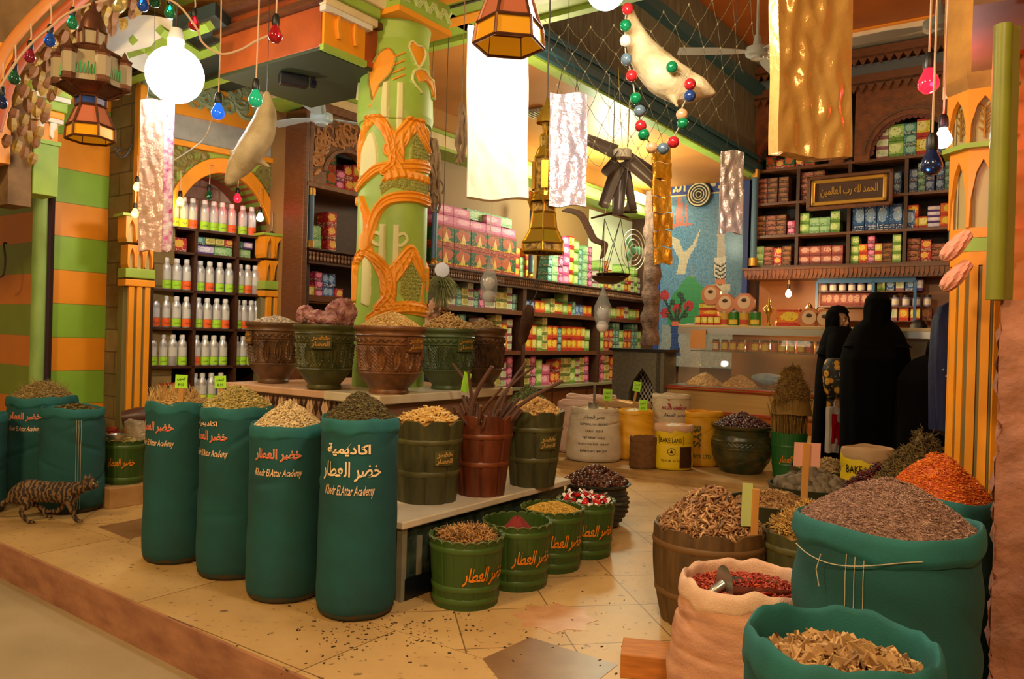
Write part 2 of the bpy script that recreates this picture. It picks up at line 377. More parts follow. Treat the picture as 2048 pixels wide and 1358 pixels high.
def brick_mat(name,c1,c2,mo,bw=.24,rh=.12,ms=.012):
    m,t,b=nt(name); b.inputs['Roughness'].default_value=.85; tc=N(t,'TexCoord')
    mp=N(t,'Mapping'); mp.inputs['Rotation'].default_value=(R_(90),0,0); L(t,tc.outputs['Object'],mp.inputs[0])
    k=N(t,'TexBrick'); L(t,mp.outputs[0],k.inputs[0]); k.inputs['Scale'].default_value=1; k.inputs['Brick Width'].default_value=bw; k.inputs['Row Height'].default_value=rh; k.inputs['Mortar Size'].default_value=ms
    k.inputs['Color1'].default_value=lin(c1); k.inputs['Color2'].default_value=lin(c2); k.inputs['Mortar'].default_value=lin(mo)
    n=N(t,'TexNoise'); n.inputs['Scale'].default_value=9; n.inputs['Detail'].default_value=8; L(t,tc.outputs['Object'],n.inputs[0])
    r=ramp(t,['8a8070','ffffff']); L(t,n.outputs[0],r.inputs[0]); c=mix(t,.8,k.outputs[0],r.outputs[0],'MULTIPLY'); L(t,c,b.inputs[0])
    bm=N(t,'Bump'); bm.inputs['Strength'].default_value=.6; bm.inputs['Distance'].default_value=.01; L(t,mathn(t,'SUBTRACT',n.outputs[0],k.outputs[1]),bm.inputs['Height']); L(t,bm.outputs[0],b.inputs['Normal']); return m
m_brick=brick_mat('tan_brick','a58c58','8f7848','6f5c38',.3,.17,.006)
m_wbrick=brick_mat('whitewashed_brick','d9b9a0','cdb09a','b39078',.35,.11,.01)
BW=Fr((-3.14,6.02),125)   # runs toward the street side from the striped wall end
b1,_=BW.sz(257,600)
struct('wall_brick',bx(0,b1+.1,0,.3,0,4.2),m_brick,BW.o,(0,0,BW.rz))
JW=Fr(P(97,600,5.95).to_2d(),125)
m_strip2=striped_mat('striped_paint_dark','7f9626','d9801a',1.12,.2485)  # same stripes in darker, more olive tones
ja,_=JW.sz(-420,600); struct('wall_left_jamb',bx(ja,0.0,.06,.3,0,2.45),m_strip2,JW.o,(0,0,JW.rz))
struct('wall_left_upper',bx(ja,0.0,.04,.3,2.45,4.2),m_stone,JW.o,(0,0,JW.rz))
# ---------------- wall A with the arched niche ----------------
A=Fr((-2.84,5.8),44)
a0=A.sz(262,600)[0]; a1=A.sz(600,600)[0]+.05
def arc(cx,cz,r,a0_,a1_,n=24,ry=None): 
    ry=ry or r; return [(cx+r*math.cos(a),cz+ry*math.sin(a)) for a in np.linspace(a0_,a1_,n)]
zsp=A.sz(420,505)[1]       # springing of the arch
aL=A.sz(335,500)[0]; aR=A.sz(545,500)[0]; ac=(aL+aR)/2; ar=(aR-aL)/2; zt=A.sz(445,345)[1]; ary=zt-zsp
AM=A.o,(0,0,A.rz)
def arch_panel(x0,x1,z0,z1,cx,rx,zs,ry,d,n=28):
    """wall slab with an arched hole, made of quads"""
    V=[];F=[]
    pts=[(cx-rx,z0)]+[(cx+rx*math.cos(a),zs+ry*math.sin(a)) for a in np.linspace(PI,0,n)]+[(cx+rx,z0)]
    out=[(x0,z0)]+[(x0+(x1-x0)*i/(n-1), z1) if 0<i<n-1 else ((x0,z1) if i==0 else (x1,z1)) for i in range(n)]+[(x1,z0)]
    for (a,b) in zip(pts,out): V+= [(a[0],0,a[1]),(b[0],0,b[1]),(a[0],d,a[1]),(b[0],d,b[1])]
    for i in range(len(pts)-1):
        k=4*i; F+=[(k,k+4,k+5,k+1),(k+2,k+3,k+7,k+6),(k,k+2,k+6,k+4)]
    return (np.array(V),F)
struct('wall_niche',arch_panel(a0,a1,0,3.6,ac,ar,zsp,ary,.30),m_green,*AM)
struct('wall_niche_back',bx(a0,a1,.46,.6,0,3.6),m_wbrick,*AM)
sof=grid(30,2,lambda u,v:(ac+ar*np.cos(PI*(1-u)),.0+v*.46,zsp+ary*np.sin(PI*(1-u))))
struct('trim_2',sof,mat('terracotta_soffit','b5603a',.6,noise=(9,'8f4428',.7)),*AM)
def band(cx,zs,r0,r1,k,y0,y1,n=40,a0_=0,a1_=PI):
    """arched moulding"""
    V=[];F=[]
    for a in np.linspace(a0_,a1_,n):
        c,s=math.cos(a),math.sin(a)
        for (r,y) in ((r0,y0),(r1,y0),(r1,y1),(r0,y1)): V.append((cx+r*c,y,zs+r*k*s))
    for i in range(n-1):
        for j in range(4): F.append((i*4+j,i*4+(j+1)%4,i*4+4+(j+1)%4,i*4+4+j))
    return (np.array(V),F)
struct('trim_3',band(ac,zsp,ar-.005,ar+.075,ary/ar,-.035,.01),m_orange,*AM,bev=.006)
# scrolling plaster arabesque carved on the green spandrels
def scrolls(seed,x0,x1,z0,z1,n,test,r=.012,y=-.012):
    q=random.Random(seed); o=[]
    k=0
    while k<n:
        cx=q.uniform(x0,x1); cz=q.uniform(z0,z1)
        if not test(cx,cz): k+=.2; continue
        k+=1; R=q.uniform(.05,.11); a=q.uniform(0,TAU); sg=q.choice((-1,1)); pts=[];rr=[]
        for i in range(18):
            t=i/17; rad=R*(1-t*.85); an=a+sg*t*7; px_=cx+rad*math.cos(an); pz=cz+rad*math.sin(an)
            if not test(px_,pz): break
            pts.append((px_,y,pz)); rr.append(r*(.5+1.1*math.sin(PI*min(1,t+.15))))
        if len(pts)>4: o.append(tube(pts,rr,5))
        for j in range(2):
            an=a+sg*j*2.2; bxp=cx+R*math.cos(an); bz=cz+R*math.sin(an)
            if test(bxp,bz): o.append(xf(ball(.02,nu=6,nv=4,sc=(1.8,.5,.8)),(bxp,y,bz),(0,an,0)))
    return join(o)
def in_spandrel(x,z): 
    return a0+.05<x<a1-.02 and zsp+.1<z<2.62 and ((x-ac)/(ar+.11))**2+((z-zsp)/(ary+.11))**2>1
m_relief=mat('olive_plaster_relief','857a3e',.6,noise=(30,'5f5a28',.6))
struct('trim_4',scrolls(3,a0,a1,zsp,2.62,210,in_spandrel,.014,-.016),m_relief,*AM,smooth=True)
zb=[A.sz(400,y)[1] for y in (270,238,212,182)]
struct('trim_5',bx(a0,a1,-.05,.0,2.62,2.66),m_orange,*AM)
struct('trim_6',bx(a0,a1,-.02,.0,2.66,2.86),mat('grey_band','a8a69c',.7,noise=(12,'8a8880',.6)),*AM)
struct('trim_7',bx(a0,a1,-.04,.0,2.86,3.35),m_orange,*AM)
struct('trim_8',scrolls(5,a0+.05,a1-.05,2.93,3.3,70,lambda x,z:a0<x<a1 and 2.92<z<3.3,.013,-.05),mat('grey_green_relief','8f9a70',.6),*AM,smooth=True)
struct('trim_9',join([bx(a0,a1,-.055,.0,3.08,3.11)]),m_orange,*AM)
# clustered pilasters flanking the niche
def pilaster(fr,s,z0,ztop,w_,name,tall=None):
    o=[];g=[];gr=[];ob=[]
    n0=-.14
    body=hprism([(s-w_/2,0),(s-w_/2,n0+.05),(s-w_/2+.05,n0),(s+w_/2-.05,n0),(s+w_/2,n0+.05),(s+w_/2,0)],z0,ztop)
    st=struct(name,body,mat('olive_pilaster','6e6438',.6),fr.o,(0,0,fr.rz))
    for k in(-1,0,1):
        o.append(bx(s+k*w_*.3-w_*.1,s+k*w_*.3+w_*.1,n0-.012,n0+.02,z0+.25,ztop-.1))
    a=obj('flute',join(o),m_orange,st,bev=.004)
    struct('band',join([bx(s-w_/2-.01,s+w_/2+.01,n0-.02,.0,ztop-.04,ztop+.03),bx(s-w_/2-.01,s+w_/2+.01,n0-.02,.0,z0,z0+.2)]),m_green,parent=st,bev=.006)
    struct('band',join([bx(s-w_/2-.01,s+w_/2+.01,n0-.022,.0,ztop-.1,ztop-.05),bx(s-w_/2-.01,s+w_/2+.01,n0-.022,.0,z0+.2,z0+.26)]),m_orange,parent=st,bev=.006)
    # flared stalactite capital
    cap=[];dk=[]
    for lev,(za,zc) in enumerate(((ztop+.03,ztop+.2),(ztop+.22,ztop+.4))):
        wd=w_/2+.03*lev
        for k in(-1,0,1):
            x=s+k*wd*.62; hw=wd*.33
            cap.append(prism([(x-hw,zc),(x-hw,za+.03),(x-hw*.75,za),(x-hw*.62,za+.05),(x-hw*.5,zc-.07),(x,zc-.02),(x+hw*.5,zc-.07),(x+hw*.62,za+.05),(x+hw*.75,za),(x+hw,za+.03),(x+hw,zc)],.14+.03*lev)); 
            cap[-1]=xf(cap[-1],(0,-.15-.035*lev,0)); 
            dk.append(bx(x-hw*.6,x+hw*.6,-.11-.03*lev,-.0,za,zc-.03))
    obj('capital',join(cap),m_orange,st); obj('capital_recess',join(dk),mat('gold_recess','b8a468',.5),st)
    struct('band',bx(s-w_/2-.05,s+w_/2+.05,-.2,0,ztop+.4,ztop+.42),m_green,parent=st)
    return st
zc1=A.sz(270,555)[1]
pilaster(A,A.sz(274,600,-.1)[0],0,A.sz(274,548)[1],.19,'pilaster')
pilaster(A,A.sz(547,600,-.1)[0],0,A.sz(547,572)[1],.22,'pilaster')
struct('pilaster',join([xf(bx(A.sz(274,300)[0]-.03,A.sz(274,300)[0]+.03,-.12,0,zc1+.42,3.0))]),m_orange,*AM,bev=.02)
# ---------------- wall B behind the long shelves; wall C/D ----------------
B=Fr((-1.69,6.3),35)
bE=B.sz(1292,640)[0]
struct('wall_back_left',bx(.0,bE+1.2,.25,.5,0,4.4),mat('tan_wall','8f6c3c',.7),B.o,(0,0,B.rz))
C=Fr((2.65,11.0),125)     # s runs to the right and nearer
c0=C.sz(1296,500)[0]; c1=C.sz(2040,500)[0]
m_dkwall=mat('dark_brown_wall','4a2a14',.7)
struct('wall_back',bx(c0-.9,c1+1,.0,.3,0,5.2),m_dkwall,C.o,(0,0,C.rz))
# cornice over wall B
for nm,z0,z1,dn,m in (('trim_10',3.02,3.05,-.05,m_green),('trim_11',3.05,3.17,-.03,m_cream),('trim_12',3.17,3.20,-.06,m_green)):
    struct(nm,bx(-.25,bE+1,dn,.3,z0,z1),m,B.o,(0,0,B.rz))
struct('wall_upper_left',bx(-.2,bE+1,.02,.22,3.2,3.5),mat('amber_wall','b87c2c',.6),B.o,(0,0,B.rz))
# ceilings
T0=G(1056,92,3.42); T1=G(1456,312,3.42); td=(T1-T0).normalized(); tn=Vector((-td.y,td.x,0))
T0=T0-td*2.6; T1=T1+td*3.5
cl=[T0,T1,T1+tn*9,T0+tn*9]
clip=[(p.x,p.y) for p in cl]
# left ceiling runs behind the facade beam only
q0=uv(4.39,-3.0); 
def ulimit(pts,umin):
    o=[]
    for i,p in enumerate(pts):
        q=pts[(i+1)%len(pts)]; a=p.dot(U)-umin; b=q.dot(U)-umin
        if a>=0: o.append(p)
        if a*b<0: o.append(p+(q-p)*(a/(a-b)))
    return o
cp=ulimit([Vector((p.x,p.y,0)) for p in cl],3.3)
struct('ceiling',hprism([(p.x,p.y) for p in cp],3.42,3.6),m_ceil)
TF=Fr(T0.to_2d(),math.degrees(math.atan2(td.x,td.y)),1); TL=(T1-T0).length
TM=TF.o,(0,0,TF.rz)
for nm,z0,z1,n0,n1,m in (('trim_13',3.36,3.40,.0,.12,m_green),('trim_14',3.38,3.55,-.03,.0,m_teal),('trim_15',3.43,3.50,-.06,.0,m_teal),('trim_16',3.55,3.60,-.05,.0,m_teal)):
    struct(nm,bx(.6,TL,n0,n1,z0,z1),m,*TM,bev=.005)
struct('wall_upper',bx(.8,TL,.0,.1,3.6,4.9),mat('grey_boards','75705c',.8,noise=(4,'4d4a3e',.8,(6,1,1))),*TM)
struct('beam',bx(.6,TL,-.1,.1,4.35,4.47),m_teal,*TM)
cr=ulimit([T0-tn*9,T1-tn*9,T1,T0],3.9)
struct('ceiling_right',hprism([(p.x,p.y) for p in cr],4.9,5.0),mat('rust_ceiling','b0652a',.5,noise=(2,'8f4a1c',.6)))
struct('wall_right',bx(0,9,0,.2,-.2,5),mat('dim_wall','5a3216',.8),uv(3.2,-3.2),(0,0,UVROT))
# facade beam with painted stripes, from the column both ways
fb=[];
def strip_uv(name,u0,u1,z,m,b0=-4.2,b1=3.2,th=.2,dz=0): 
    p=[uv(u0,b0),uv(u1,b0),uv(u1,b1),uv(u0,b1)]; return struct(name,hprism([(q.x,q.y) for q in p],z-dz,z+th),m)
CB=Vector((-.79,5.02,0)).dot(Vv_)
BL=CB+2.1; BR=CB-4.2
strip_uv('beam',3.30,4.39,3.36,m_green,BR,BL,.5)
strip_uv('trim_17',3.72,3.86,3.36,m_orange,BR,BL,.1,.006); strip_uv('trim_18',3.90,3.92,3.36,m_wire,BR,BL,.1,.008); strip_uv('trim_19',4.05,4.17,3.36,m_orange,BR,BL,.1,.006)
strip_uv('trim_20',4.33,4.40,3.36,m_green,BR,BL,.1,.03)
# ---------------- relief canvas: strokes and blobs drawn as a height field ----------------
def sd_poly(X,Y,pts):
    """distance to a polyline and nearest parameter 0..1"""
    p=np.array(pts,float); D=np.full(X.shape,1e9); Tt=np.zeros(X.shape); n=len(p)-1
    for i in range(n):
        a,b=p[i],p[i+1]; ab=b-a; t=np.clip(((X-a[0])*ab[0]+(Y-a[1])*ab[1])/max(1e-12,ab@ab),0,1)
        d=np.hypot(X-a[0]-t*ab[0],Y-a[1]-t*ab[1]); m=d<D; D=np.where(m,d,D); Tt=np.where(m,(i+t)/n,Tt)
    return D,Tt
def sm2(pts,n=6): return [(q.x,q.y) for q in smooth_pts([(a,b,0) for a,b in pts],n)]
def inside(X,Y,pts):
    c=np.zeros(X.shape,bool); n=len(pts)
    for i in range(n):
        (x0,y0),(x1,y1)=pts[i],pts[(i+1)%n]
        if y0==y1: continue
        c^=((y0>Y)!=(y1>Y))&(X<(x1-x0)*(Y-y0)/(y1-y0)+x0)
    return c
# ---------------- the painted column ----------------
CX,CY,CRD=-.79,5.02,.222
def col_z(py): return 1.22+(667.5-py)*(CY-CRD)/FPX
def col_x(px): 
    # arc coordinate (metres) of a picture column on the shaft facing the street corner
    v=max(-.97,min(.97,(px-771)/70.0)); return math.asin(v)*CRD
def cc(pts): return [(col_x(a),col_z(b)) for a,b in pts]
NU,NZ=420,760
zt_=3.17; zb_=.88
us=(np.arange(NU)/NU-.5)*TAU*CRD; zs=np.linspace(zb_,zt_,NZ); X,Z=np.meshgrid(us,zs,indexing='ij')
per=TAU*CRD/2
Xm=(X+per/2)%per-per/2      # the ornament repeats twice round the shaft
zr=col_z(232)
H=np.zeros(X.shape); K=np.zeros(X.shape,int)   # K 0 green 1 orange 2 cream 3 olive relief
q_=np.random.default_rng(4)
def stroke(pts,w0,w1,h,k,fold=0,sm=True):
    global H,K
    w0,w1=(w0*1.3,w1*1.3) if k==1 else (w0,w1); p=cc(sm2(pts) if sm else pts); D,T=sd_poly(Xm,Z,p); w_=w0+(w1-w0)*T; m=D<w_
    hh=h*np.clip((w_-D)/(.25*w_),0,1)**.5
    if fold: hh=hh*(1+.35*np.sin(D/w_*9+T*5))
    hh=hh*(Z<zr); m=m&(Z<zr); H=np.where(m,np.maximum(H,hh),H); K=np.where(m,k,K)
def blob(pts,h,k,sm=True,rough=0):
    global H,K
    p=cc(sm2(pts) if sm else pts); m=inside(Xm,Z,p); D,_=sd_poly(Xm,Z,p+[p[0]])
    hh=h*np.clip(D/.008,0,1)
    if rough: hh=hh*(.7+.5*np.sin(Xm*260+6*np.sin(Z*140))*np.sin(Z*230+5*np.sin(Xm*170)))
    H=np.where(m,np.maximum(H,hh),H); K=np.where(m,k,K)
# cream forked brackets
for a,s in ((752,-1),(779,1)):
    for y in (170,455):
        blob([(a-6,y-5),(a+6,y-5),(a+7,y+95),(a-7,y+95)],.012,2,False)
        stroke([(a,y+18),(a+s*14,y+12),(a+s*20,y+24),(a+s*10,y+36),(a,y+34)],.011,.011,.012,2)
blob([(706,300),(724,262),(738,300),(735,350),(706,350)],.010,2); blob([(716,520),(726,510),(732,540),(732,610),(716,610)],.010,2)
# olive carved medallions
blob([(803,275),(820,252),(836,262),(838,325),(818,332),(800,322)],.014,3,True,1)
blob([(790,545),(808,520),(828,545),(826,590),(806,610),(786,585)],.014,3,True,1)
blob([(742,372),(765,352),(800,348),(836,350),(838,380),(800,382),(770,376),(748,392)],.012,3,True,1)
# orange draperies tied in knots
for dy in (0,):
    stroke([(733,232),(733,190),(732,165)],.030,.045,.018,1,1)
    stroke([(733,205),(733,222)],.036,.036,.03,1,0)
    stroke([(706,330),(707,280),(722,238),(738,228)],.010,.018,.02,1,1)
    stroke([(733,232),(752,252),(764,285),(768,325),(752,345)],.02,.02,.022,1,1)
    stroke([(764,300),(790,262),(808,236),(822,262),(838,288)],.04,.022,.018,1,1)
    stroke([(703,372),(722,352),(742,338),(780,332),(838,322)],.02,.03,.016,1,1)
    stroke([(712,395),(724,440),(724,490)],.012,.03,.022,1,1)
    stroke([(838,392),(800,392),(760,402),(738,430),(726,478)],.028,.03,.02,1,1)
    stroke([(722,480),(722,492)],.036,.036,.034,1,0)
    stroke([(698,600),(700,545),(712,508),(728,503)],.012,.026,.02,1,1)
    stroke([(724,505),(748,525),(766,552),(766,590),(748,618)],.02,.022,.024,1,1)
    stroke([(768,560),(790,528),(808,500),(822,528),(834,556)],.04,.022,.018,1,1)
    stroke([(735,640),(760,622),(800,615),(838,618)],.025,.035,.018,1,1)
    stroke([(834,556),(830,590),(832,615)],.015,.015,.014,1,0)
def drape(dx,dy):
    base=[(722,497),(735,502),(752,515),(767,533),(790,515),(812,495),(832,520),(834,545),(812,514),(796,538),(784,562),(782,604),(835,606),(835,625),(780,622),(738,634),(752,600),(748,560),(735,530),(722,514),(708,530),(700,570),(698,605),(696,540),(706,510)]
    global H,K
    p=cc([(min(838,max(704,a+dx)) if dx else a,b+dy) for a,b in base]); m=inside(Xm,Z,p)&(Z<zr); D,_=sd_poly(Xm,Z,p+[p[0]])
    hh=.020*np.clip(D/.012,0,1)**.6*(1+.30*np.sin((Xm*150+Z*55)+3*np.sin(Z*22))); H=np.where(m,np.maximum(H,hh),H); K=np.where(m,1,K)
drape(0,0); drape(8,-266)
# upper bulge ornament
def ub(pts,h,k,w_=None):
    global H,K
    p=cc(sm2(pts))
    if w_: 
        D,_=sd_poly(Xm,Z,p); m=D<w_; hh=h*np.clip((w_-D)/(.4*w_),0,1)
    else:
        m=inside(Xm,Z,p); D,_=sd_poly(Xm,Z,p+[p[0]]); hh=h*np.clip(D/.008,0,1)
    m=m&(Z>zr+.01); H=np.where(m,np.maximum(H,hh),H); K=np.where(m,k,K)
leaf=[(730,200),(722,150),(735,110),(755,98),(768,118),(760,150),(742,175)]
ub([(722,215)]+leaf+[(727,215)],.014,1); ub(leaf,.022,3,.006)
for y in (112,128,144,158): ub([(765,y+4),(785,y-8)],.012,1,.006)
ub([(793,92),(800,78),(812,84),(822,82),(826,98),(812,128),(802,112)],.016,1); ub([(793,92),(800,78),(812,84),(822,82),(826,98),(812,128),(802,112),(793,92)],.024,2,.008)
ub([(838,110),(846,104),(850,118),(840,140)],.016,1)
ub([(812,160),(804,140),(818,128),(832,140),(842,136),(850,150),(848,168),(838,175),(834,158),(824,152)],.016,1)
ub([(815,180),(800,160),(804,138),(822,130),(834,142),(846,138),(852,158),(846,178),(838,165)],.024,2,.008)
R0=np.interp(Z,[zb_,zr-.02,zr-.015,zr+.03,zr+.2,zt_-.12,zt_],[CRD*1.03,CRD*.985,CRD*1.06,CRD*1.10,CRD*1.06,CRD*.9,CRD*.97])
RR=R0+H; TH=np.meshgrid((np.arange(NU)/NU-.5)*TAU,zs,indexing='ij')[0]
cth=math.atan2(-CY,-CX)   # toward the viewer
Vc=np.stack([CX+RR*np.cos(TH+cth),CY+RR*np.sin(TH+cth),Z],2).reshape(-1,3)
colE=E_('column','thick round column painted lime green with orange drapery relief, standing on the tiled platform','column',(0,0,0))
colm=[m_green,m_orange,mat('cream_relief','d9cf8a',.55),mat('olive_gilt_relief','a8a44c',.5,noise=(40,'7c8034',.6))]
fid=[[],[],[],[]]
for i in range(NU):
    i2=(i+1)%NU
    for j in range(NZ-1): fid[K[i,j]].append((i*NZ+j,i2*NZ+j,i2*NZ+j+1,i*NZ+j+1))
for k,nm in enumerate(('shaft','drapery_relief','bracket_relief','foliage_relief')):
    f=np.array(fid[k]); u_,inv=np.unique(f.ravel(),return_inverse=True)
    obj(nm,(Vc[u_],[tuple(r) for r in inv.reshape(-1,4).tolist()]),colm[k],colE,smooth=True,ang=60)
# square capital block with interlace
cbm=Matrix.Translation((CX,CY,0))@Matrix.Rotation(UVROT,4,'Z')
obj('capital_block',mxf(join([bx(-.235,.235,-.235,.235,3.19,3.36)]),cbm),m_green,colE,bev=.004)
obj('capital_rim',mxf(join([bx(-.245,.245,-.245,.245,3.16,3.195)]),cbm),m_orange,colE)
fret=[]
for sgn,ax in ((-1,0),(-1,1),(1,0),(1,1)):
    for i in range(9):
        a=-.2+i*.05; zz=3.275
        for k in range(3):
            c_=(a+.012*k-.012,0,zz+(.0)); bb=box(.007,.012,.10,(0,0,0)); bb=xf(bb,(a+.014*k-.014,sgn*.239,zz),(0,(.7 if i%2 else -.7),0))
            fret.append(bb if ax==0 else xf(bb,rot=(0,0,PI/2)))
obj('fretwork',mxf(join(fret),cbm),mat('pale_green_fret','c9d58a',.6),colE)
# ---------------- platforms ----------------
m_marble=mat('pale_marble_slab','e0cfae',.3,noise=(5,'c2a982',.7))
m_dmarble=mat('dark_green_marble','1f2a22',.25,noise=(14,'4c5a4a',.8))
m_lgrey=mat('grey_marble_edge','8f8770',.35,noise=(8,'6a644e',.7))
PC=Vector((-.475,3.55,0)); pu,pv=PC.dot(U),PC.dot(Vv_)
LT=E_('display_step','low tiered stand clad in dark green marble with a pale marble top','platform',uv(pu,pv),UVROT)
LEN=1.42; WID=2.1
LTZ=.37
obj('stand_body',bx(.0,LEN,0,WID,0,LTZ-.035),m_dmarble,LT)
obj('marble_top',bx(-.03,LEN+.03,-.03,WID,LTZ-.035,LTZ),m_marble,LT,bev=.006)
obj('plinth',bx(.012,LEN+.02,-.014,.05,0,.10),mat('black_marble','12161a',.25),LT)
obj('corner_strip',join([bx(-.012,.02,-.012,.02,0,LTZ-.035),bx(.10,.13,-.008,.02,.1,.28)]),m_lgrey,LT)
UC=P(762,700,4.18); cu_,cv_=UC.dot(U),UC.dot(Vv_)
UT=E_('upper_stand','upper tier of the stand with marble slabs over a diamond mosaic side','platform',uv(cu_,cv_),UVROT)
UZ=.885
obj('stand_body',bx(.03,1.2,.03,1.30,LTZ,UZ-.05),mat('dusky_tile','8f6a50',.5),UT)
obj('marble_slab',join([bx(-.02,1.22,-.02,.42,UZ-.05,UZ)]),m_marble,UT,bev=.006)
obj('marble_slab',join([bx(-.01,1.2,.425,1.36,UZ-.045,UZ-.004)]),mat('pinkish_marble_slab','dcae88',.35,noise=(6,'b98a64',.6)),UT,bev=.006)
dm=[];dm2=[]
for r in range(2):
    for i in range(30):
        y=.06+i*.043; zc=UZ-.05-.055-r*.105
        V_=[(.028,y,zc-.05),(.028,y+.019,zc),(.028,y,zc+.05),(.028,y-.019,zc)]
        (dm if (i+r)%3 else dm2).append((np.array(V_),[(0,3,2,1)]))
        if i%3==0: dm2.append((np.array([(a,b+.0215,c) for a,b,c in V_]),[(0,3,2,1)]))
obj('diamond_mosaic',xf(join(dm),(-.003,0,0)),mat('dark_brown_mosaic','3a2018',.35),UT); obj('diamond_mosaic',xf(join(dm2),(-.0035,0,0)),mat('cream_mosaic','d9b08a',.4),UT)
# ---------------- cloth sacks ----------------
m_tealc=mat('teal_canvas','12504e',.85,noise=(4,'143c3a',.8),bump=(260,.25,.004))
m_tealr=mat('teal_canvas_cuff','1e6a68',.8,noise=(9,'165250',.7),bump=(260,.25,.004))
m_footring=mat('dark_canvas_foot','2e3a28',.9,noise=(12,'4a3418',.9))  # darker brownish ring round the foot of each canvas sack
m_seam=mat('seam_thread','b7a98a',.8)
m_pinkt=mat('pink_paint','d8563c',.6); m_creamt=mat('cream_paint','efd0a0',.6); m_outl=mat('pale_outline_paint','f2c49a',.6); m_oraught=mat('orange_paint','e8820f',.5)
def sack(name,label,c,z0,R,H,seed,m=None,mr=None,cuff=.05,lean=(0,0),oval=1.,taper=0,fold=.05,dirt=True,tie=None,bul=.0,rot=0,ruf=0,cuffw=.006,pinch=0):
    m=m or m_tealc; mr=mr or m_tealr; q=wob(seed); q2=wob(seed+50); g=random.Random(seed)
    root=E_(name,label,'sack',(c[0],c[1],z0),rot)
    pr=lambda t: np.interp(t,[0,.015,.06,.14,.4,.8,1],[.80,.92,.985,1.0,.985+bul,.97-taper/2,.96-taper])
    cr=[(g.uniform(0,TAU),g.uniform(.3,.95),g.uniform(-.6,.6),g.uniform(.006,.014)) for _ in range(9)]
    def rf(th,z):
        th=np.asarray(th,float); t=np.clip(np.asarray(z,float)/H,0,1)
        r=R*pr(t)*(1+fold*.35*q(th,t*1.2)*(.4+t))*(1-pinch*np.exp(-((t-.93)/.05)**2))
        for a,tz,sl,am in cr:   # slanting creases
            d=np.angle(np.exp(1j*(th-a))); e=np.exp(-(d/.55)**2)*np.exp(-((t-tz-sl*d*.35)/.018)**2); r=r-am*R/.17*e*.7
        e=1/np.sqrt(np.cos(th)**2+(np.sin(th)/oval)**2); return r*e
    def topz(th): return H+.012*q2(th,.3)*R/.17+ruf*(np.sin(th*5+seed)*.6+np.sin(th*11+seed*2)*.35+np.sin(th*17)*.2)
    def fn(U_,V_):
        th=U_*TAU; t=V_; z=t*topz(th); r=rf(th,z)*np.where(V_<.001,0,1); z=np.where(V_<.001,0.0,z); return r*np.cos(th),r*np.sin(th),z
    def fb(U_,V_):
        # first ring closes the base
        return fn(U_,V_)
    body=obj('body',grid(72,64,fb,cu=True),m,root,smooth=True)
    if dirt:
        obj('foot_ring',grid(72,6,lambda a,b:((rf(a*TAU,b*.03+.002)+.0015)*np.cos(a*TAU),(rf(a*TAU,b*.03+.002)+.0015)*np.sin(a*TAU),.0+b*(.032+.01*q2(a*TAU*2,.5))),cu=True),m_footring,root,smooth=True)
    # folded-over cuff with thickness
    def cf(U_,V_):
        th=U_*TAU; tz=topz(th); w_=cuff*(1+.25*q(th*2,.2)); a=V_*PI*1.0
        k=np.interp(V_,[0,.3,.42,.5,.58,.75,1],[0,0,.2,.5,.8,1,1]); rr=rf(th,tz)
        out=rr+cuffw+.004*np.sin(th*7+seed)*.5; inn=rr-.012
        r=np.interp(V_,[0,.3,.4,.5,.62,.85,1],[0,0,.15,.5,.9,1,.45]); r=inn+(out-inn)*r+ .0
        z=tz+np.interp(V_,[0,.3,.4,.5,.6,.7,1],[-1.1,0,.012/cuff,.02/cuff,.0,-.3,-1.0])*w_
        return r*np.cos(th),r*np.sin(th),z
    obj('rolled_cuff',grid(96,16,cf,cu=True),mr,root,smooth=True)
    root['R']=R; root.rotation_euler=(lean[0],lean[1],rot)
    return root,rf,H
def sack_text(root,rf,face,z,s,w_,h,m,shear=0,bold=.012,off=.004,name='lettering',outline=None):
    vf=text(s,w_,h,shear,bold); vf=(vf[0]*np.array([1,1,1]),vf[1])
    if outline: obj('lettering_outline',wrap(text(s,w_*1.01,h*1.03,shear,bold+.028),rf,face,z,off-.001),outline,root)
    return obj(name,wrap(vf,rf,face,z,off),m,root)
LAT='Khedr El.Attar Academy'
def face_of(c,deg): return math.atan2(-c[1],-c[0])+R_(deg)    # deg>0 turns the print to the right in view
def teal(label,px,d,base,H,R,seed,txt=None,top=None,z0=0,**k):
    c=P(px,700,d); r,rf,H=sack('canvas_sack',label,(c.x,c.y),z0,R,H,seed,**k)
    if txt is not None:
        f=face_of(c,txt)
        if top=='white':
            sack_text(r,rf,f-.06,H-.105,shape_ar('اكاديمية'),.19,.062,m_creamt,bold=.03)
            sack_text(r,rf,f,H-.20,NAME_AR,.27,.085,m_creamt,bold=.016)
            sack_text(r,rf,f-.02,H-.285,LAT,.225,.055,m_outl,.35,.01)
        else:
            if top=='two': sack_text(r,rf,f-.1,H-.062,shape_ar('اكاديمية'),.15,.03,m_outl,bold=.02)
            zz=H-.11 if top!='two' else H-.125
            sack_text(r,rf,f,zz,NAME_AR,.215,.058,m_pinkt,bold=.006,off=.0045,outline=m_outl)
            sack_text(r,rf,f+.02,zz-.082,LAT,.22,.042,m_outl,.35,.012)
    return r,c,H,rf
S4=teal('tall teal canvas sack lettered in three lines, heaped with dark dried herbs',725,3.43,0,.835,.173,11,-14,'white')
S3=teal('teal canvas sack with pink lettering, filled with pale split seeds, beside the three-line lettered sack',582,3.62,0,.775,.176,12,-17)
S2=teal('teal canvas sack heaped with yellow-green stalks, beside the leftmost front sack',478,3.92,0,.82,.178,13,-50,'two')
S1=teal('leftmost of the four front teal sacks, holding straw-coloured dried stems',363,4.14,0,.815,.170,14,-47)
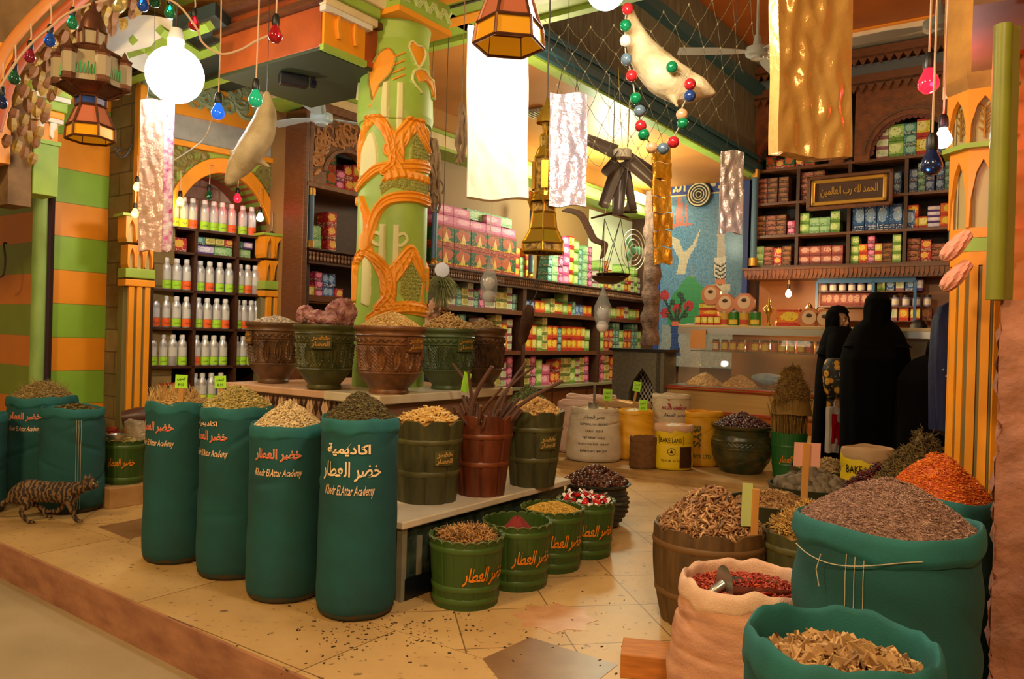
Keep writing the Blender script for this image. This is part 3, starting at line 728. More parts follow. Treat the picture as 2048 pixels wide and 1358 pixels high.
m_dkherb=mat('dark_herb_flakes',island=['2e2412','4a3a1c','6b5a30','8a7a48','3a3018'],rough=.8)
m_palesd=mat('pale_split_seed',island=['b08a50','d8b87c','e8d09c','8f7040','f0dcae'],rough=.7)
m_stalk=mat('green_stalk_cuts',island=['8a7a38','c2ac62','a89248','d8c27a','6e6028'],rough=.7)
m_straw=mat('straw_stems',island=['b98f4c','dcb470','a87c3a','e8c888'],rough=.7)
heap('herb_heap','mound of dark brown-green dried herb flakes on the nearest teal sack',(S4[1].x,S4[1].y,S4[2]-.01),.165,.125,'stick',5200,.016,m_dkherb,1,1.5)
heap('seed_heap','mound of pale cream split seeds on the teal sack with pink lettering',(S3[1].x,S3[1].y,S3[2]-.01),.168,.125,'seed',5000,.014,m_palesd,2,1.4)
heap('stalk_heap','mound of yellow-green cut stalks on the second teal sack from the left',(S2[1].x,S2[1].y,S2[2]-.01),.170,.115,'stick',3200,.034,m_stalk,3,1.5)
def stems(name,label,c,R,h,n,m,seed,r=.0016,spread=.5,fan=.0,cat='stems'):
    g=random.Random(seed); o=[]
    for i in range(n):
        a=g.uniform(0,TAU); rr=R*math.sqrt(g.random()); x,y=rr*math.cos(a),rr*math.sin(a); l=h*g.uniform(.45,1)*(1-.4*rr/R); b=g.uniform(0,TAU); s=spread*g.uniform(.1,1)*l
        ox,oy=(x*fan+math.cos(b)*s),(y*fan+math.sin(b)*s)
        o.append(tube([(x,y,-.03),(x+ox*.25,y+oy*.25,l*.5),(x+ox,y+oy,l)],[r,r,r*.5],4))
    return tag(obj(name,join(o),m,None,c),label,cat,None,'stuff')
heap('stem_heap','tangled straw-coloured stems filling the leftmost front sack',(S1[1].x,S1[1].y,S1[2]-.01),.162,.05,'twig',1500,.06,m_straw,4,1.5)
stems('dried_stems','upright straw stems sticking out of the leftmost front sack',(S1[1].x-.03,S1[1].y,S1[2]+.01),.13,.125,420,m_straw,5,.0016,.45)
# sacks at the left edge
L2=teal('teal canvas sack standing behind the walking cat, with seam lines down its side',150,5.16,0,.66,.198,15,fold=.07,pinch=.04)
L1=teal('teal canvas sack lettered in pink and cream against the striped wall, heaped with wiry herbs',87,5.44,0,.70,.222,16,-30,fold=.09,pinch=.05)
L0=teal('teal canvas sack cut off by the left edge of view',-42,5.0,0,.62,.17,17)
def seams(root,rf,face,H,n=3,gap=.012,z0=.03,r=.0013):
    o=[]
    for k in range(n):
        o.append(tube([( (rf(face+(k-1)*gap/.17,z)+.002)*math.cos(face+(k-1)*gap/.17),(rf(face+(k-1)*gap/.17,z)+.002)*math.sin(face+(k-1)*gap/.17),z) for z in np.linspace(z0,H-.02,30)],r,4))
    obj('seam_stitching',join(o),m_seam,root)
seams(L2[0],L2[3],face_of(L2[1],10),L2[2])
m_wiry=mat('wiry_herb',island=['8a7038','b39a5c','6b5428','c9b078'],rough=.8)
heap('herb_heap','wiry brown herb mound on the lettered sack by the striped wall',(L1[1].x,L1[1].y,L1[2]-.02),.205,.13,'twig',2600,.05,m_wiry,6,1.4)
stems('dried_stems','fine stems bristling from the heap by the striped wall',(L1[1].x,L1[1].y,L1[2]+.02),.15,.15,260,m_wiry,7,.0013,.8)
heap('herb_heap','low heap of brown leaves in the sack behind the cat',(L2[1].x,L2[1].y,L2[2]-.025),.185,.06,'leaf',1600,.02,mat('brown_leaf',island=['5a4a24','84703a','3f3218','a08a4c'],rough=.8),8,1.6)
# foreground right sacks
def big(px,d,z0,H,R,seed,label,**k):
    c=P(px,900,d); r,rf,H=sack('canvas_sack' if 'm' not in k else 'burlap_sack',label,(c.x,c.y),z0,R,H,seed,**k); return r,c,H,rf
F1=big(1776,2.06,0,.755,.232,21,'large teal canvas sack in the right foreground piled with greyish pink chopped herb',fold=.07,cuff=.055,cuffw=.01,pinch=.02)
seams(F1[0],F1[3],face_of(F1[1],-17),F1[2],r=.0012,gap=.016)
tw=[(F1[3](a,.73)+.016,a,.70+.02*math.sin(a*3)) for a in np.linspace(face_of(F1[1],-62),face_of(F1[1],20),16)]
obj('tie_string',join([tube([(r*math.cos(a),r*math.sin(a),z) for r,a,z in tw],.0014,5),tube([((.245)*math.cos(face_of(F1[1],-36)),(.245)*math.sin(face_of(F1[1],-36)),.70),(.25*math.cos(face_of(F1[1],-38)),.25*math.sin(face_of(F1[1],-38)),.66),(.248*math.cos(face_of(F1[1],-36)),.248*math.sin(face_of(F1[1],-36)),.62)],.0014,5)]),m_seam,F1[0])
m_pinkherb=mat('greyish_pink_herb',island=['6e4c42','8f6a5c','b38c78','5a3c30','c9a48e'],rough=.85)
heap('herb_heap','broad mound of greyish pink chopped herb on the large foreground sack',(F1[1].x,F1[1].y,F1[2]-.012),.225,.125,'stick',9000,.010,m_pinkherb,9,1.7)
F2=big(1692,1.60,-.19,.80,.188,22,'teal canvas sack at the bottom edge, half empty with wrinkled bark chips',ruf=.009,fold=.12,cuff=.07,cuffw=.012)
m_bark=mat('bark_chips',island=['7a5530','b08650','94693c','d0a870','5c3d20'],rough=.8)
heap('bark_heap','large tan bark and leaf chips inside the bottom-edge sack',(F2[1].x,F2[1].y,-.19+F2[2]-.06),.172,.055,'chip',700,.032,m_bark,10,1.3,tilt=.8)
m_burl=mat('pinkish_burlap','d39a74',.9,noise=(9,'a87458',.9,(1,1,3.5)),bump=(190,.5,.005)); m_burl2=mat('pale_burlap_cuff','e0b898',.9,noise=(20,'c99a78',.6),bump=(190,.5,.005))
F3=big(1503,2.50,0,.455,.250,23,'short pinkish burlap sack in the right foreground holding red dried peppers',m=m_burl,mr=m_burl2,ruf=.012,fold=.10,cuff=.06,cuffw=.016,dirt=False,taper=.17)
m_redp=mat('red_pepper_pods',island=['8a1f0c','b8341a','6b1608','cc5526','a02a10'],rough=.45)
heap('dried_red_peppers','small red dried pepper pods inside the pinkish burlap sack',(F3[1].x,F3[1].y,F3[2]-.032),.19,.035,'curl',1500,.022,m_redp,11,1.6)
# metal scoop in the pepper sack
sp=P(1492,1152,2.44)
sc=E_('metal_scoop','shiny metal scoop lying in the red peppers of the burlap sack','scoop',(sp.x-.0,sp.y,F3[2]-.022),R_(12))
def scoopf(u,v):
    a=(u-.5)*PI*.95; l=v*.17; r=.045*(1-.15*v); return l-.06, r*np.sin(a), .035-r*np.cos(a)+0*v
obj('bowl',xf(join([grid(14,8,scoopf)]),rot=(0,.12,0)),m_steel,sc,smooth=True)
obj('back_plate',xf(join([lathe([(0,0),(.045,.002)],20)]),(-.06,0,.03),(0,PI/2,0)),m_steel,sc)
obj('handle',tube([(-.06,0,.03),(-.085,0,.015),(-.11,0,-.02)],[.012,.012,.008],10),m_steel,sc,smooth=True); sc.scale=(1.25,1.25,1.25)
# ---------------- barrels and buckets ----------------
def stavebarrel(name,label,c,z0,R0,R1,H,n,scal,mo,mh,hoops=(.28,.72),plaque=None,seed=1,bulge=0,plk_m=None,cat='barrel',groove=.006,notch=False,letter=None,lm=None,rim=None):
    root=E_(name,label,cat,(c[0],c[1],z0)); k=10
    def rf(th,z):
        th=np.asarray(th,float); t=np.clip(np.asarray(z,float)/H,0,1.05); r=R0+(R1-R0)*t+bulge*np.sin(PI*t)
        ph=(th*n/TAU)%1; return r-groove*np.exp(-(np.minimum(ph,1-ph)/.05)**2)-.25*R1*(1/np.cos((ph-.5)*TAU/n)-1)
    def top(th):
        ph=(th*n/TAU)%1
        if notch: return H-scal*np.exp(-(np.minimum(ph,1-ph)/.16)**2)-.004*np.sin(ph*PI)
        return H-scal*(1-np.sqrt(np.clip(1-(2*ph-1)**2,0,1)))
    def fn(U_,V_):
        th=U_*TAU; tz=top(th); z=np.interp(V_,[0,.04,.62,.70,1],[0,0,1,1,.35])*tz
        r=rf(th,z); r=np.where(V_<.02,0,r); r=np.where(V_>.66,r-.014,r); return r*np.cos(th),r*np.sin(th),z
    obj('staves',grid(n*k,34,fn,cu=True),mo,root,smooth=True,ang=30)
    for t in hoops:
        hw=.014
        obj('hoop',grid(n*k,5,lambda a,b:((rf(a*TAU,t*H)+groove*np.exp(-(np.minimum((a*n)%1,1-(a*n)%1)/.05)**2)+.004*np.sin(b*PI)**.5)*np.cos(a*TAU),(rf(a*TAU,t*H)+groove*np.exp(-(np.minimum((a*n)%1,1-(a*n)%1)/.05)**2)+.004*np.sin(b*PI)**.5)*np.sin(a*TAU),t*H+(b-.5)*2*hw+0*a),cu=True),mh,root,smooth=True)
    if rim:   # thin raised lines and lighter scalloped edge
        obj('scalloped_rim',tube([((rf(a,H)+.001)*math.cos(a),(rf(a,H)+.001)*math.sin(a),float(top(a))) for a in np.linspace(0,TAU,n*k+1)[:-1]],.0035,5,True),rim,root)
    if plaque is not None:
        f=face_of(c,plaque[0]); pz=plaque[1]*H; w_=plaque[2]; h_=w_*.75
        g_=grid(10,8,lambda a,b:((a-.5)*w_,-.010+0*a,(b-.5)*h_)); obj('name_plaque',wrap(join([g_,bx(-w_/2,w_/2,-.009,.01,-h_/2,-h_/2+.004),bx(-w_/2,w_/2,-.009,.01,h_/2-.004,h_/2)]),lambda a,b:rf(a*0+f+.13,b),f,pz,.002),plk_m or mh,root)
        for s,dz in ((shape_ar('خضر'),.2),(shape_ar('العطار'),-.22)):
            obj('plaque_lettering',wrap(text(s,w_*.85,h_*.42,0,.05),lambda a,b:rf(a*0+f+.13,b),f,pz+dz*h_,.016),mat('worn_gilt_letters','b98f4a',.5),root)
    if letter: 
        sack_text(root,lambda a,b:rf(a*0+.5*TAU/n,b),face_of(c,letter[0]),letter[1]*H,NAME_AR,letter[2],letter[3],lm or m_oraught,.3,.02,.004)
    return root,rf
m_gwood=mat('green_stained_wood','4a4620',.5,noise=(6,'2f3018',.9,(5,5,.7)),bump=(30,.15)); m_gwoodh=mat('green_wood_hoop','5c5628',.5,noise=(14,'3a3516',.7))
m_rwood=mat('red_brown_wood','6b2f12',.42,noise=(6,'3f1a0a',.9,(5,5,.7)),bump=(30,.15)); m_rwoodh=mat('red_brown_hoop','7c3a18',.42,noise=(14,'522410',.7))
m_bwood=mat('brown_weathered_wood','66471f',.6,noise=(6,'3f2c12',.9,(5,5,.7)),bump=(30,.2)); m_bwoodh=mat('brown_weathered_hoop','6e4c24',.6)
m_gmet=mat('green_painted_tin','36511b',.38,noise=(4,'2a4014',.7),bump=(12,.06)); m_gmeth=mat('green_tin_bead','415c22',.38); m_wornrim=mat('worn_tin_edge','6c7440',.5,noise=(40,'3c4a20',.8))
b1c=P(856,900,4.03); b2c=P(964,900,4.22); b3c=P(1066,900,4.52)
stavebarrel('wooden_tub','olive green scalloped wooden tub with ginger-like roots, nearest on the marble step',b1c,LTZ,.155,.165+.02,.42,8,.028,m_gwood,m_gwoodh,(.36,.74),(28,.56,.10),notch=True,cat='tub')
stavebarrel('wooden_tub','reddish brown scalloped wooden tub holding long dark bark sticks, middle of the step',b2c,LTZ,.13,.178,.435,8,.030,m_rwood,m_rwoodh,(.40,.74),None,notch=True,cat='tub')
stavebarrel('wooden_tub','olive green scalloped wooden tub topped with leafy herbs, far end of the marble step',b3c,LTZ,.13,.182,.435,8,.028,m_gwood,m_gwoodh,(.36,.76),(30,.60,.10),notch=True,cat='tub')
m_ginger=mat('pale_ginger_root',island=['d8a84c','eac272','c08a34','f2d490'],rough=.6)
heap('root_heap','pale yellow ginger-like roots in the nearest tub on the step',(b1c.x,b1c.y,LTZ+.395),.165,.07,'root',420,.055,m_ginger,12,1.5,tilt=.5)
m_licor=mat('dark_bark_stick',island=['4a2c1c','6a4028','55321e','7a5238'],rough=.7)
g=random.Random(5)
for i in range(26):
    a=g.uniform(0,TAU); rr=.12*math.sqrt(g.random()); x,y=b2c.x+rr*math.cos(a),b2c.y+rr*math.sin(a)
    tall=i<7; h=(g.uniform(.2,.34) if tall else g.uniform(.06,.15)); dx=(x-b2c.x)*1.0+(g.uniform(-.22,.22) if tall else g.uniform(-.04,.04)); dy=(y-b2c.y)+g.uniform(-.05,.05)
    z0=LTZ+.33; r=g.uniform(.009,.015)
    pts=smooth_pts([(0,0,0),(dx*.15,dy*.2,h*.45),(dx*.45,dy*.6,h*.8),(dx,dy,h+.05)],4)
    tag(obj('bark_stick',tube(pts,[r*(1-.3*k/len(pts)) for k in range(len(pts))],7),m_licor,None,(x,y,z0),smooth=True),'dark curved bark stick standing in the reddish brown tub' if tall else 'short dark bark stub standing in the reddish brown tub','stick','bark sticks in the reddish tub')
m_chipw=mat('tan_wood_chips',island=['b98a44','d8ac64','94682e','e8c484'],rough=.7)
m_leafy=mat('grey_green_leaves',island=['4f5a30','6f7a48','3c4424','8a8f5c'],rough=.8)
heap('chip_heap','tan bark chips in the far tub on the step',(b3c.x,b3c.y,LTZ+.41),.165,.085,'chip',900,.03,m_chipw,13,1.4,tilt=.7)
c=P(1058,770,4.62); heap('leafy_bunch','grey-green leafy herb bunch lying on the far tub',(c.x,c.y,LTZ+.445),.13,.11,'leaf',2200,.028,m_leafy,14,1.3,tilt=1.2)
BK=[(936,3.59,.172,.150,.31,'dry twigs','nearest of the four green tin buckets, filled with dry brown twigs'),(1036,3.87,.172,.152,.315,'red powder','green tin bucket of dark red powder, second of the floor row'),
(1106,4.17,.170,.150,.32,'seeds','green tin bucket of golden seeds, third of the floor row'),(1172,4.44,.165,.145,.31,'candies','green tin bucket of red and white wrapped sweets, farthest of the floor row')]
for i,(px,d,R1,R0,H,_,lb) in enumerate(BK):
    c=P(px,1000,d)
    stavebarrel('tin_bucket',lb,c,0,R0,R1,H,20,.016,m_gmet,m_gmeth,(.12,.30,.86),None,i,0,cat='bucket',groove=.0015,letter=(34-i*3,.5,.22,.085),rim=m_wornrim)
bc=[P(px,1000,d) for px,d,*_ in BK]
m_twig=mat('dry_twigs',island=['6b4420','a87438','c99450','4f3014'],rough=.7)
heap('twig_heap','dry brown twigs heaped in the nearest tin bucket',(bc[0].x,bc[0].y,.272),.155,.055,'twig',900,.075,m_twig,15,1.4,tilt=.7,spiky=.3)
tag(obj('red_powder',grid(36,20,lambda u,v:(.158*v*np.cos(u*TAU),.158*v*np.sin(u*TAU),.085*np.exp(-(v*2.2)**2)+.004*np.sin(u*30+v*9)),cu=True),mat('dark_red_powder','8a2c24',.95,noise=(40,'6e1f1c',.8),bump=(120,.6)),None,(bc[1].x,bc[1].y,.245),smooth=True),'mound of dark red powder in the second tin bucket','spice powder',None,'stuff')
heap('golden_seed_heap','small golden seeds in the third tin bucket',(bc[2].x,bc[2].y,.29),.155,.05,'seed',4500,.011,mat('golden_seed',island=['b88620','e0b040','96691a','f0cc62'],rough=.6),16,1.6)
m_candy=mat('candy_wrapper',island=['c81018','f4e8e0','e02028','ffffff','d01820'],rough=.25)
g=random.Random(8)
cw=piece('wrap',g)
for i in range(46):
    a=g.uniform(0,TAU); rr=.135*math.sqrt(g.random()); s=.05
    red=xf(box(.034,.022,.014),rot=(0,0,0)); 
    if i==0:
        cand=E_('wrapped_sweet','red and white twist-wrapped sweet in the farthest tin bucket','sweet',group='wrapped sweets')
        obj('wrapper',join([xf(ball(.016,nu=8,nv=6,sc=(1.3,.9,.6)))]),mat('red_wrapper','c4141a',.25),cand); 
        obj('twisted_end',join([xf(cw,(-.03,0,0),(0,0,0),.028),xf(cw,(.03,0,0),(0,0,PI),.028)]),mat('white_wrapper','f2e6e0',.25),cand); k_=cand
    else: k_=dup(cand)
    k_.location=(bc[3].x+rr*math.cos(a),bc[3].y+rr*math.sin(a),.285+.035*(1-(rr/.14)**2)+g.uniform(0,.02)); k_.rotation_euler=(g.uniform(-.9,.9),g.uniform(-.9,.9),g.uniform(0,TAU))
# ---------------- carved clay planters on the upper stand ----------------
m_clay=mat('brown_carved_clay','6e4c2e',.42,noise=(16,'352013',.8)); m_clayr=mat('red_brown_carved_clay','80522c',.4,noise=(16,'45240f',.8)); m_clayg=mat('green_brown_carved_clay','585426',.42,noise=(16,'2c3418',.8)); m_clayg2=mat('dark_green_carved_clay','46542c',.42,noise=(16,'4f5226',.7))
def planter(label,px,d,R,H,m,pl,seed):
    c=P(px,700,d); root=E_('carved_planter',label,'planter',(c.x,c.y,UZ)); n=14
    def r0(t): return R*np.interp(t,[0,.03,.07,.10,.18,.26,.30,.31,.34,.70,.84,.87,.90,.925,.94,.97,1],[.52,.54,.50,.55,.68,.79,.83,.85,.80,.86,.90,.93,.92,.93,.98,1.0,.99])
    def rf(th,z):
        t=np.clip(np.asarray(z,float)/H,0,1); r=r0(t); th=np.asarray(th,float)+seed
        ph=(th*n/TAU)%1; x=(ph-.5)*2; y=(t-.52)/.18
        lens=np.abs(x)*1.5-(1-y*y)*.75; a=np.exp(-(lens/.14)**2); ins=(lens<0)
        hat=.5+.5*np.sin((ph*26+t*120)); ho=(1-ins)*(np.abs(y)<1)
        r=r+.010*a*(np.abs(y)<1.05)+.007*hat*ho+.007*np.exp(-(x/.12)**2)*ins*(np.abs(y)<.8)
        ph2=(th*28/TAU)%1; sc=np.exp(-(((t-.79)-.022*np.cos(ph2*TAU))/.012)**2); r=r+.010*sc
        r=r+.007*(np.exp(-((t-.73)/.008)**2)+np.exp(-((t-.86)/.008)**2)+np.exp(-((t-.32)/.01)**2)); return r
    def fn(U_,V_):
        z=np.interp(V_,[0,.02,.86,.90,1],[0,0,1,1,.80])*H; th=U_*TAU; r=rf(th,z); r=np.where(V_<.01,0,r); r=np.where(V_>.885,R*.90,r); return r*np.cos(th),r*np.sin(th),z
    obj('vessel',grid(280,110,fn,cu=True),m,root,smooth=True)
    if pl is not None:
        f=face_of(c,pl); w_=.115;h_=.082; rr=lambda a,b:R*.9+0*a
        obj('name_plaque',wrap(join([grid(10,6,lambda a,b:((a-.5)*w_,-.012+0*a,(b-.5)*h_)),bx(-w_/2,w_/2,-.012,.02,h_/2-.005,h_/2),bx(-w_/2,w_/2,-.012,.02,-h_/2,-h_/2+.005),bx(-w_/2,-w_/2+.004,-.012,.02,-h_/2,h_/2),bx(w_/2-.004,w_/2,-.012,.02,-h_/2,h_/2)]),rr,f,H*.74,0),m,root)
        gl=mat('gilt_letters','c28a30',.4,.3)
        for s,dz in ((shape_ar('خضر'),.22),(shape_ar('العطار'),-.2)): obj('plaque_lettering',wrap(text(s,w_*.86,h_*.42,0,.05),rr,f,H*.74+dz*h_,.016),gl,root)
    return c
pc3=planter('red-brown carved clay planter at the stand corner, filled with yellow grain',780,4.36,.207,.375,m_clayr,46,.1)
pc2=planter('green-brown carved planter holding large pink mineral rocks',650,4.60,.188,.375,m_clayg,-8,.4)
pc1=planter('dark brown carved planter at the left end, filled with small grey nuts',548,5.02,.182,.385,m_clay,-70,.9)
pc4=planter('dark green carved planter heaped with yellowish root sticks',895,4.82,.178,.375,m_clayg2,42,.25)
pc5=planter('brown carved planter at the far right end of the stand, filled with grey-brown chips',966,5.16,.160,.385,m_clay,None,.6)
PT=UZ+.375
heap('grain_heap','mound of small yellow grain in the corner planter',(pc3.x,pc3.y,PT-.02),.188,.10,'seed',5200,.011,mat('yellow_grain',island=['c49648','e8c478','a87c38','f4d898'],rough=.6),31,1.5)
heap('nut_heap','low mound of small grey-brown nuts in the leftmost planter',(pc1.x,pc1.y,PT-.01),.165,.055,'ball',700,.018,mat('grey_nut',island=['9a8468','b8a488','7c6850','cdb898'],rough=.6),32,1.5)
heap('root_stick_heap','mound of yellowish broken root sticks in the green planter',(pc4.x,pc4.y,PT-.02),.162,.10,'stick',1500,.04,mat('yellow_root_stick',island=['c49a54','9c7438','e0bc7c','6e4c24'],rough=.7),33,1.3,tilt=.8)
heap('chip_heap','mound of grey-brown bark chips in the far right planter',(pc5.x,pc5.y,PT-.02),.145,.075,'chip',800,.028,mat('grey_bark_chip',island=['8f7450','b89a70','6e5434','d0b488'],rough=.7),34,1.4,tilt=.8)
m_rock=mat('pink_mineral_rock','7e403c',.75,noise=(24,'d8a090',1.),bump=(34,1.,.03))
def rock(seed,s):
    q=wob(seed); g_=np.random.default_rng(seed); dirs=g_.normal(size=(26,3)); dirs/=np.linalg.norm(dirs,axis=1)[:,None]; hh=.6+.42*g_.random(26)
    vf=ball(1,nu=56,nv=36); v=vf[0]; n=v/np.linalg.norm(v,axis=1)[:,None]; r=np.min(np.where((n@dirs.T)>.1,hh/np.clip(n@dirs.T,.1,1),9),axis=1); r=np.minimum(r,1.15)
    r=r+.07*np.sin(n[:,0]*19+seed)*np.sin(n[:,1]*23)*np.sin(n[:,2]*17)
    return (n*r[:,None]*np.array(s),vf[1])
for lb,dx,dy,dz,s,sd in (('large pointed pink rock leaning right in the rock planter',.085,.0,.085,(.10,.085,.115),3),('low flat pink rock in front in the rock planter',-.02,-.055,.035,(.10,.08,.062),5),('rounded pink rock at the left of the rock planter',-.115,.01,.055,(.062,.06,.075),8)):
    tag(obj('mineral_rock',rock(sd,s),m_rock,None,(pc2.x+dx,pc2.y+dy,PT+dz-.015),(0,.2 if dx>0 else 0,0),smooth=True,ang=35),lb,'rock')
heap('dark_twig_mat','dark twigs scattered between the pink rocks in the planter',(pc2.x,pc2.y+.02,PT-.02),.165,.075,'twig',300,.06,mat('dark_twig',island=['3a2c18','5c4828','2a2010'],rough=.8),35,2)
# ---------------- printed cartons ----------------
CN={}
def carton(bg,band,oval,ink,kind=0):
    nm='printed_'+bg+band+oval
    if nm in MATS: return MATS[nm]
    m,t,b=nt(nm); b.inputs['Roughness'].default_value=.62
    tc=N(t,'TexCoord'); s=N(t,'SeparateXYZ'); L(t,tc.outputs['Generated'],s.inputs[0]); x,z=s.outputs[0],s.outputs[2]
    n=N(t,'TexNoise'); n.inputs['Scale'].default_value=7; n.inputs['Detail'].default_value=6; oi=N(t,'ObjectInfo')
    ad=N(t,'VectorMath',operation='ADD'); L(t,tc.outputs['Generated'],ad.inputs[0]); L(t,oi.outputs['Random'],ad.inputs[1]); L(t,ad.outputs[0],n.inputs[0])
    c=lin(bg); c=mix(t,mathn(t,'LESS_THAN',z,.24),c,lin(band)); c=mix(t,mathn(t,'GREATER_THAN',z,.88),c,lin(band))
    wx=mathn(t,'MULTIPLY',mathn(t,'SUBTRACT',n.outputs[0],.5),.55); x=mathn(t,'ADD',x,wx)
    dx=mathn(t,'MULTIPLY',mathn(t,'SUBTRACT',x,mathn(t,'MULTIPLY_ADD',oi.outputs['Random'],.35,.32)),2.6); dz=mathn(t,'MULTIPLY',mathn(t,'SUBTRACT',z,.6),3.6)
    rr=mathn(t,'ADD',mathn(t,'MULTIPLY',dx,dx),mathn(t,'MULTIPLY',dz,dz)); c=mix(t,mathn(t,'LESS_THAN',rr,1),c,lin(oval)); n3=N(t,'TexNoise'); n3.inputs['Scale'].default_value=11; L(t,ad.outputs[0],n3.inputs[0]); c=mix(t,mathn(t,'GREATER_THAN',n3.outputs[0],.64),c,lin(ink))
    ln=mathn(t,'LESS_THAN',mathn(t,'FRACT',mathn(t,'MULTIPLY',z,12)),.4); xx=mathn(t,'GREATER_THAN',n.outputs[0],.5); lo=mathn(t,'LESS_THAN',z,.22)
    c=mix(t,mathn(t,'MULTIPLY',mathn(t,'MULTIPLY',ln,xx),lo),c,lin(ink)); L(t,c,b.inputs[0]); MATS[nm]=m; return m
KIT={ # colour words, material, kind, width, height
'hen':('green and red',carton('0e5428','9c2410','b8501a','b87838'),'henna carton',.125,.17),
'pnk':('pink',carton('d77aa0','c45a88','eeb0c8','b43a6e'),'soap carton',.13,.10),
'grn':('pale green',carton('86b878','5f9a5c','a8cc98','e8f0d0'),'tea carton',.11,.09),
'yel':('yellow',carton('d8c83c','b8302a','e8e090','7a3020'),'herb carton',.085,.13),
'ora':('orange and yellow',carton('dc7a28','c43a22','e8cc40','a83018'),'herb carton',.10,.13),
'red':('red',carton('b81f22','8f1418','e0a838','f0e0c0'),'tea carton',.10,.12),
'wht':('white',carton('d8d4bc','9a5a6a','b8c8a0','4a5a4a'),'cream carton',.08,.075),
'lim':('lime green',carton('a8cc70','6f9a3c','d8e8a0','4a7030'),'tea carton',.10,.12),
'blu':('blue',carton('2f5fa0','1f3f78','8fb0d8','e8e8f0'),'medicine carton',.08,.13),
'bwn':('brown and gold',carton('5a1f18','3a120e','8f5a30','b08440'),'incense carton',.12,.065),
'mag':('magenta',carton('b83068','7a2048','e890b8','f0d8e0'),'soap carton',.09,.09),
'tea':('teal',carton('3f8a80','2a5f5c','90c0b0','e0e8d8'),'soap carton',.08,.08),
'crm':('cream',carton('d8cc90','7a8a40','b8a850','5a3a20'),'tea carton',.09,.085),
'ddr':('dark red',carton('6a1418','450c10','9a5a48','c09048'),'incense carton',.13,.065),
'sal':('salmon pink',carton('a0524a','7f3430','c89888','6a2020'),'soap carton',.11,.10),
'pur':('purple and white',carton('c8c0d8','5a3a88','e8e0f0','3a2060'),'soap carton',.12,.06)}
ORD='first second third fourth fifth sixth seventh eighth ninth tenth eleventh twelfth thirteenth fourteenth fifteenth sixteenth seventeenth eighteenth nineteenth twentieth'.split()
ORD+=['twenty-'+x for x in ORD[:9]]+['thirtieth']+['thirty-'+x for x in ORD[:9]]
BOXM={}
def put_box(fr,s,n,z,w_,h_,dep,key,label,group=None,tilt=0):
    cw_,m,kind=KIT[key][:3]; k=(key,round(w_,3),round(h_,3),dep)
    if k not in BOXM: BOXM[k]=mesh('carton',xf(box(w_-.003,dep,h_-.003),(0,0,h_/2)),m)
    o=obj(kind.replace(' ','_'),BOXM[k],None,None,fr.w(s,n+dep/2,z),(0,0,fr.rz+tilt)); return tag(o,label,kind.split()[-1] if 0 else 'box',group)
def fill(fr,s0,s1,z,ztop,n,keys,seed,where,sc=1.,maxrow=4,dep=.14,gap=.002,full=.9,cnt=[0]):
    g=random.Random(seed); s=s0; k=0
    while True:
        key=keys[k%len(keys)] if isinstance(keys,list) else g.choice(keys); cw_,m,kind,w_,h_=KIT[key]; w_*=sc; h_*=sc
        if s+w_>s1: break
        rows=max(1,min(maxrow,int((ztop-z)*(full if g.random()<.75 else full*.75)/h_)))
        for r in range(rows):
            lb=f"{cw_} {kind}, {ORD[k]} stack from left, {ORD[r]} up, {where}"
            put_box(fr,s+w_/2,n+g.uniform(0,.012),z+r*h_,w_,h_,dep,key,lb); cnt[0]+=1
        s+=w_+gap+(.015 if g.random()<.08 else 0); k+=1
# ---------------- long shelf unit along the left wall ----------------
def Bs(px,py=640): return B.sz(px,py)
zb1=Bs(1050,556)[1]; zb2=Bs(1100,627)[1]; zb3=Bs(1100,702)[1]; zb4=Bs(1140,768)[1]
sL=Bs(607)[0]; sP=[Bs(607)[0],Bs(703,600)[0],Bs(1046,640)[0],Bs(1196,650)[0],Bs(1292,650)[0]]
LSU=E_('long_shelf_unit','long dark wooden shelf unit with carved cornice running along the left wall','shelf unit',B.o,B.rz)
BT=.045
for s in sP[:1]+sP[2:]: obj('post',bx(s-.035,s+.035,-.02,.22,0,zb1+.0),m_brown,LSU,bev=.004)
for z in (zb2,zb3): obj('shelf_board',join([bx(sL,sP[-1],0,.22,z-.035,z),bx(sL,sP[-1],-.012,0,z-.045,z+.004)]),m_brown2,LSU)
obj('back_panel',bx(sL,sP[-1],.22,.24,.0,zb1),mat('dark_shelf_back','2a1a10',.7),LSU)
obj('base_cabinet',bx(sL,sP[-1],.0,.22,0,zb4-.03),m_brown,LSU); obj('base_edge',bx(sL,sP[-1],-.05,.22,zb4-.03,zb4),mat('pale_counter_edge','8a8a70',.4),LSU)
dr=E_
for k in range(9):
    s=sP[2]-1.0+k*.42
    if s+.4<sP[-1]: 
        q=obj('drawer',bx(s,s+.38,-.012,0,.12,zb4-.08),m_brown2,LSU,bev=.004); obj('knob',ball(.015,(s+.19,-.025,(zb4+.02)/2),10,6),m_brass,q)
co=[bx(sL,sP[-1],-.06,.24,zb1-.015,zb1),bx(sL,sP[-1],-.03,.22,zb1-.11,zb1-.015),bx(sL,sP[-1],-.045,.22,zb1-.125,zb1-.11)]
obj('cornice',join(co),m_brown,LSU)
ped=[];s=sL+.02
while s<sP[-1]-.02: ped.append(lathe([(0,-.04),(.009,-.035),(.013,-.015),(.006,.0),(.012,.012),(.012,.03),(0,.03)],6,(s,-.036,zb1-.062))); s+=.038
obj('cornice_beading',join(ped),m_carved,LSU,smooth=True)
LA=[ (sP[2]+.04,sP[3]-.04),(sP[3]+.04,sP[4]-.02)]
B1='long wall top bay'; 
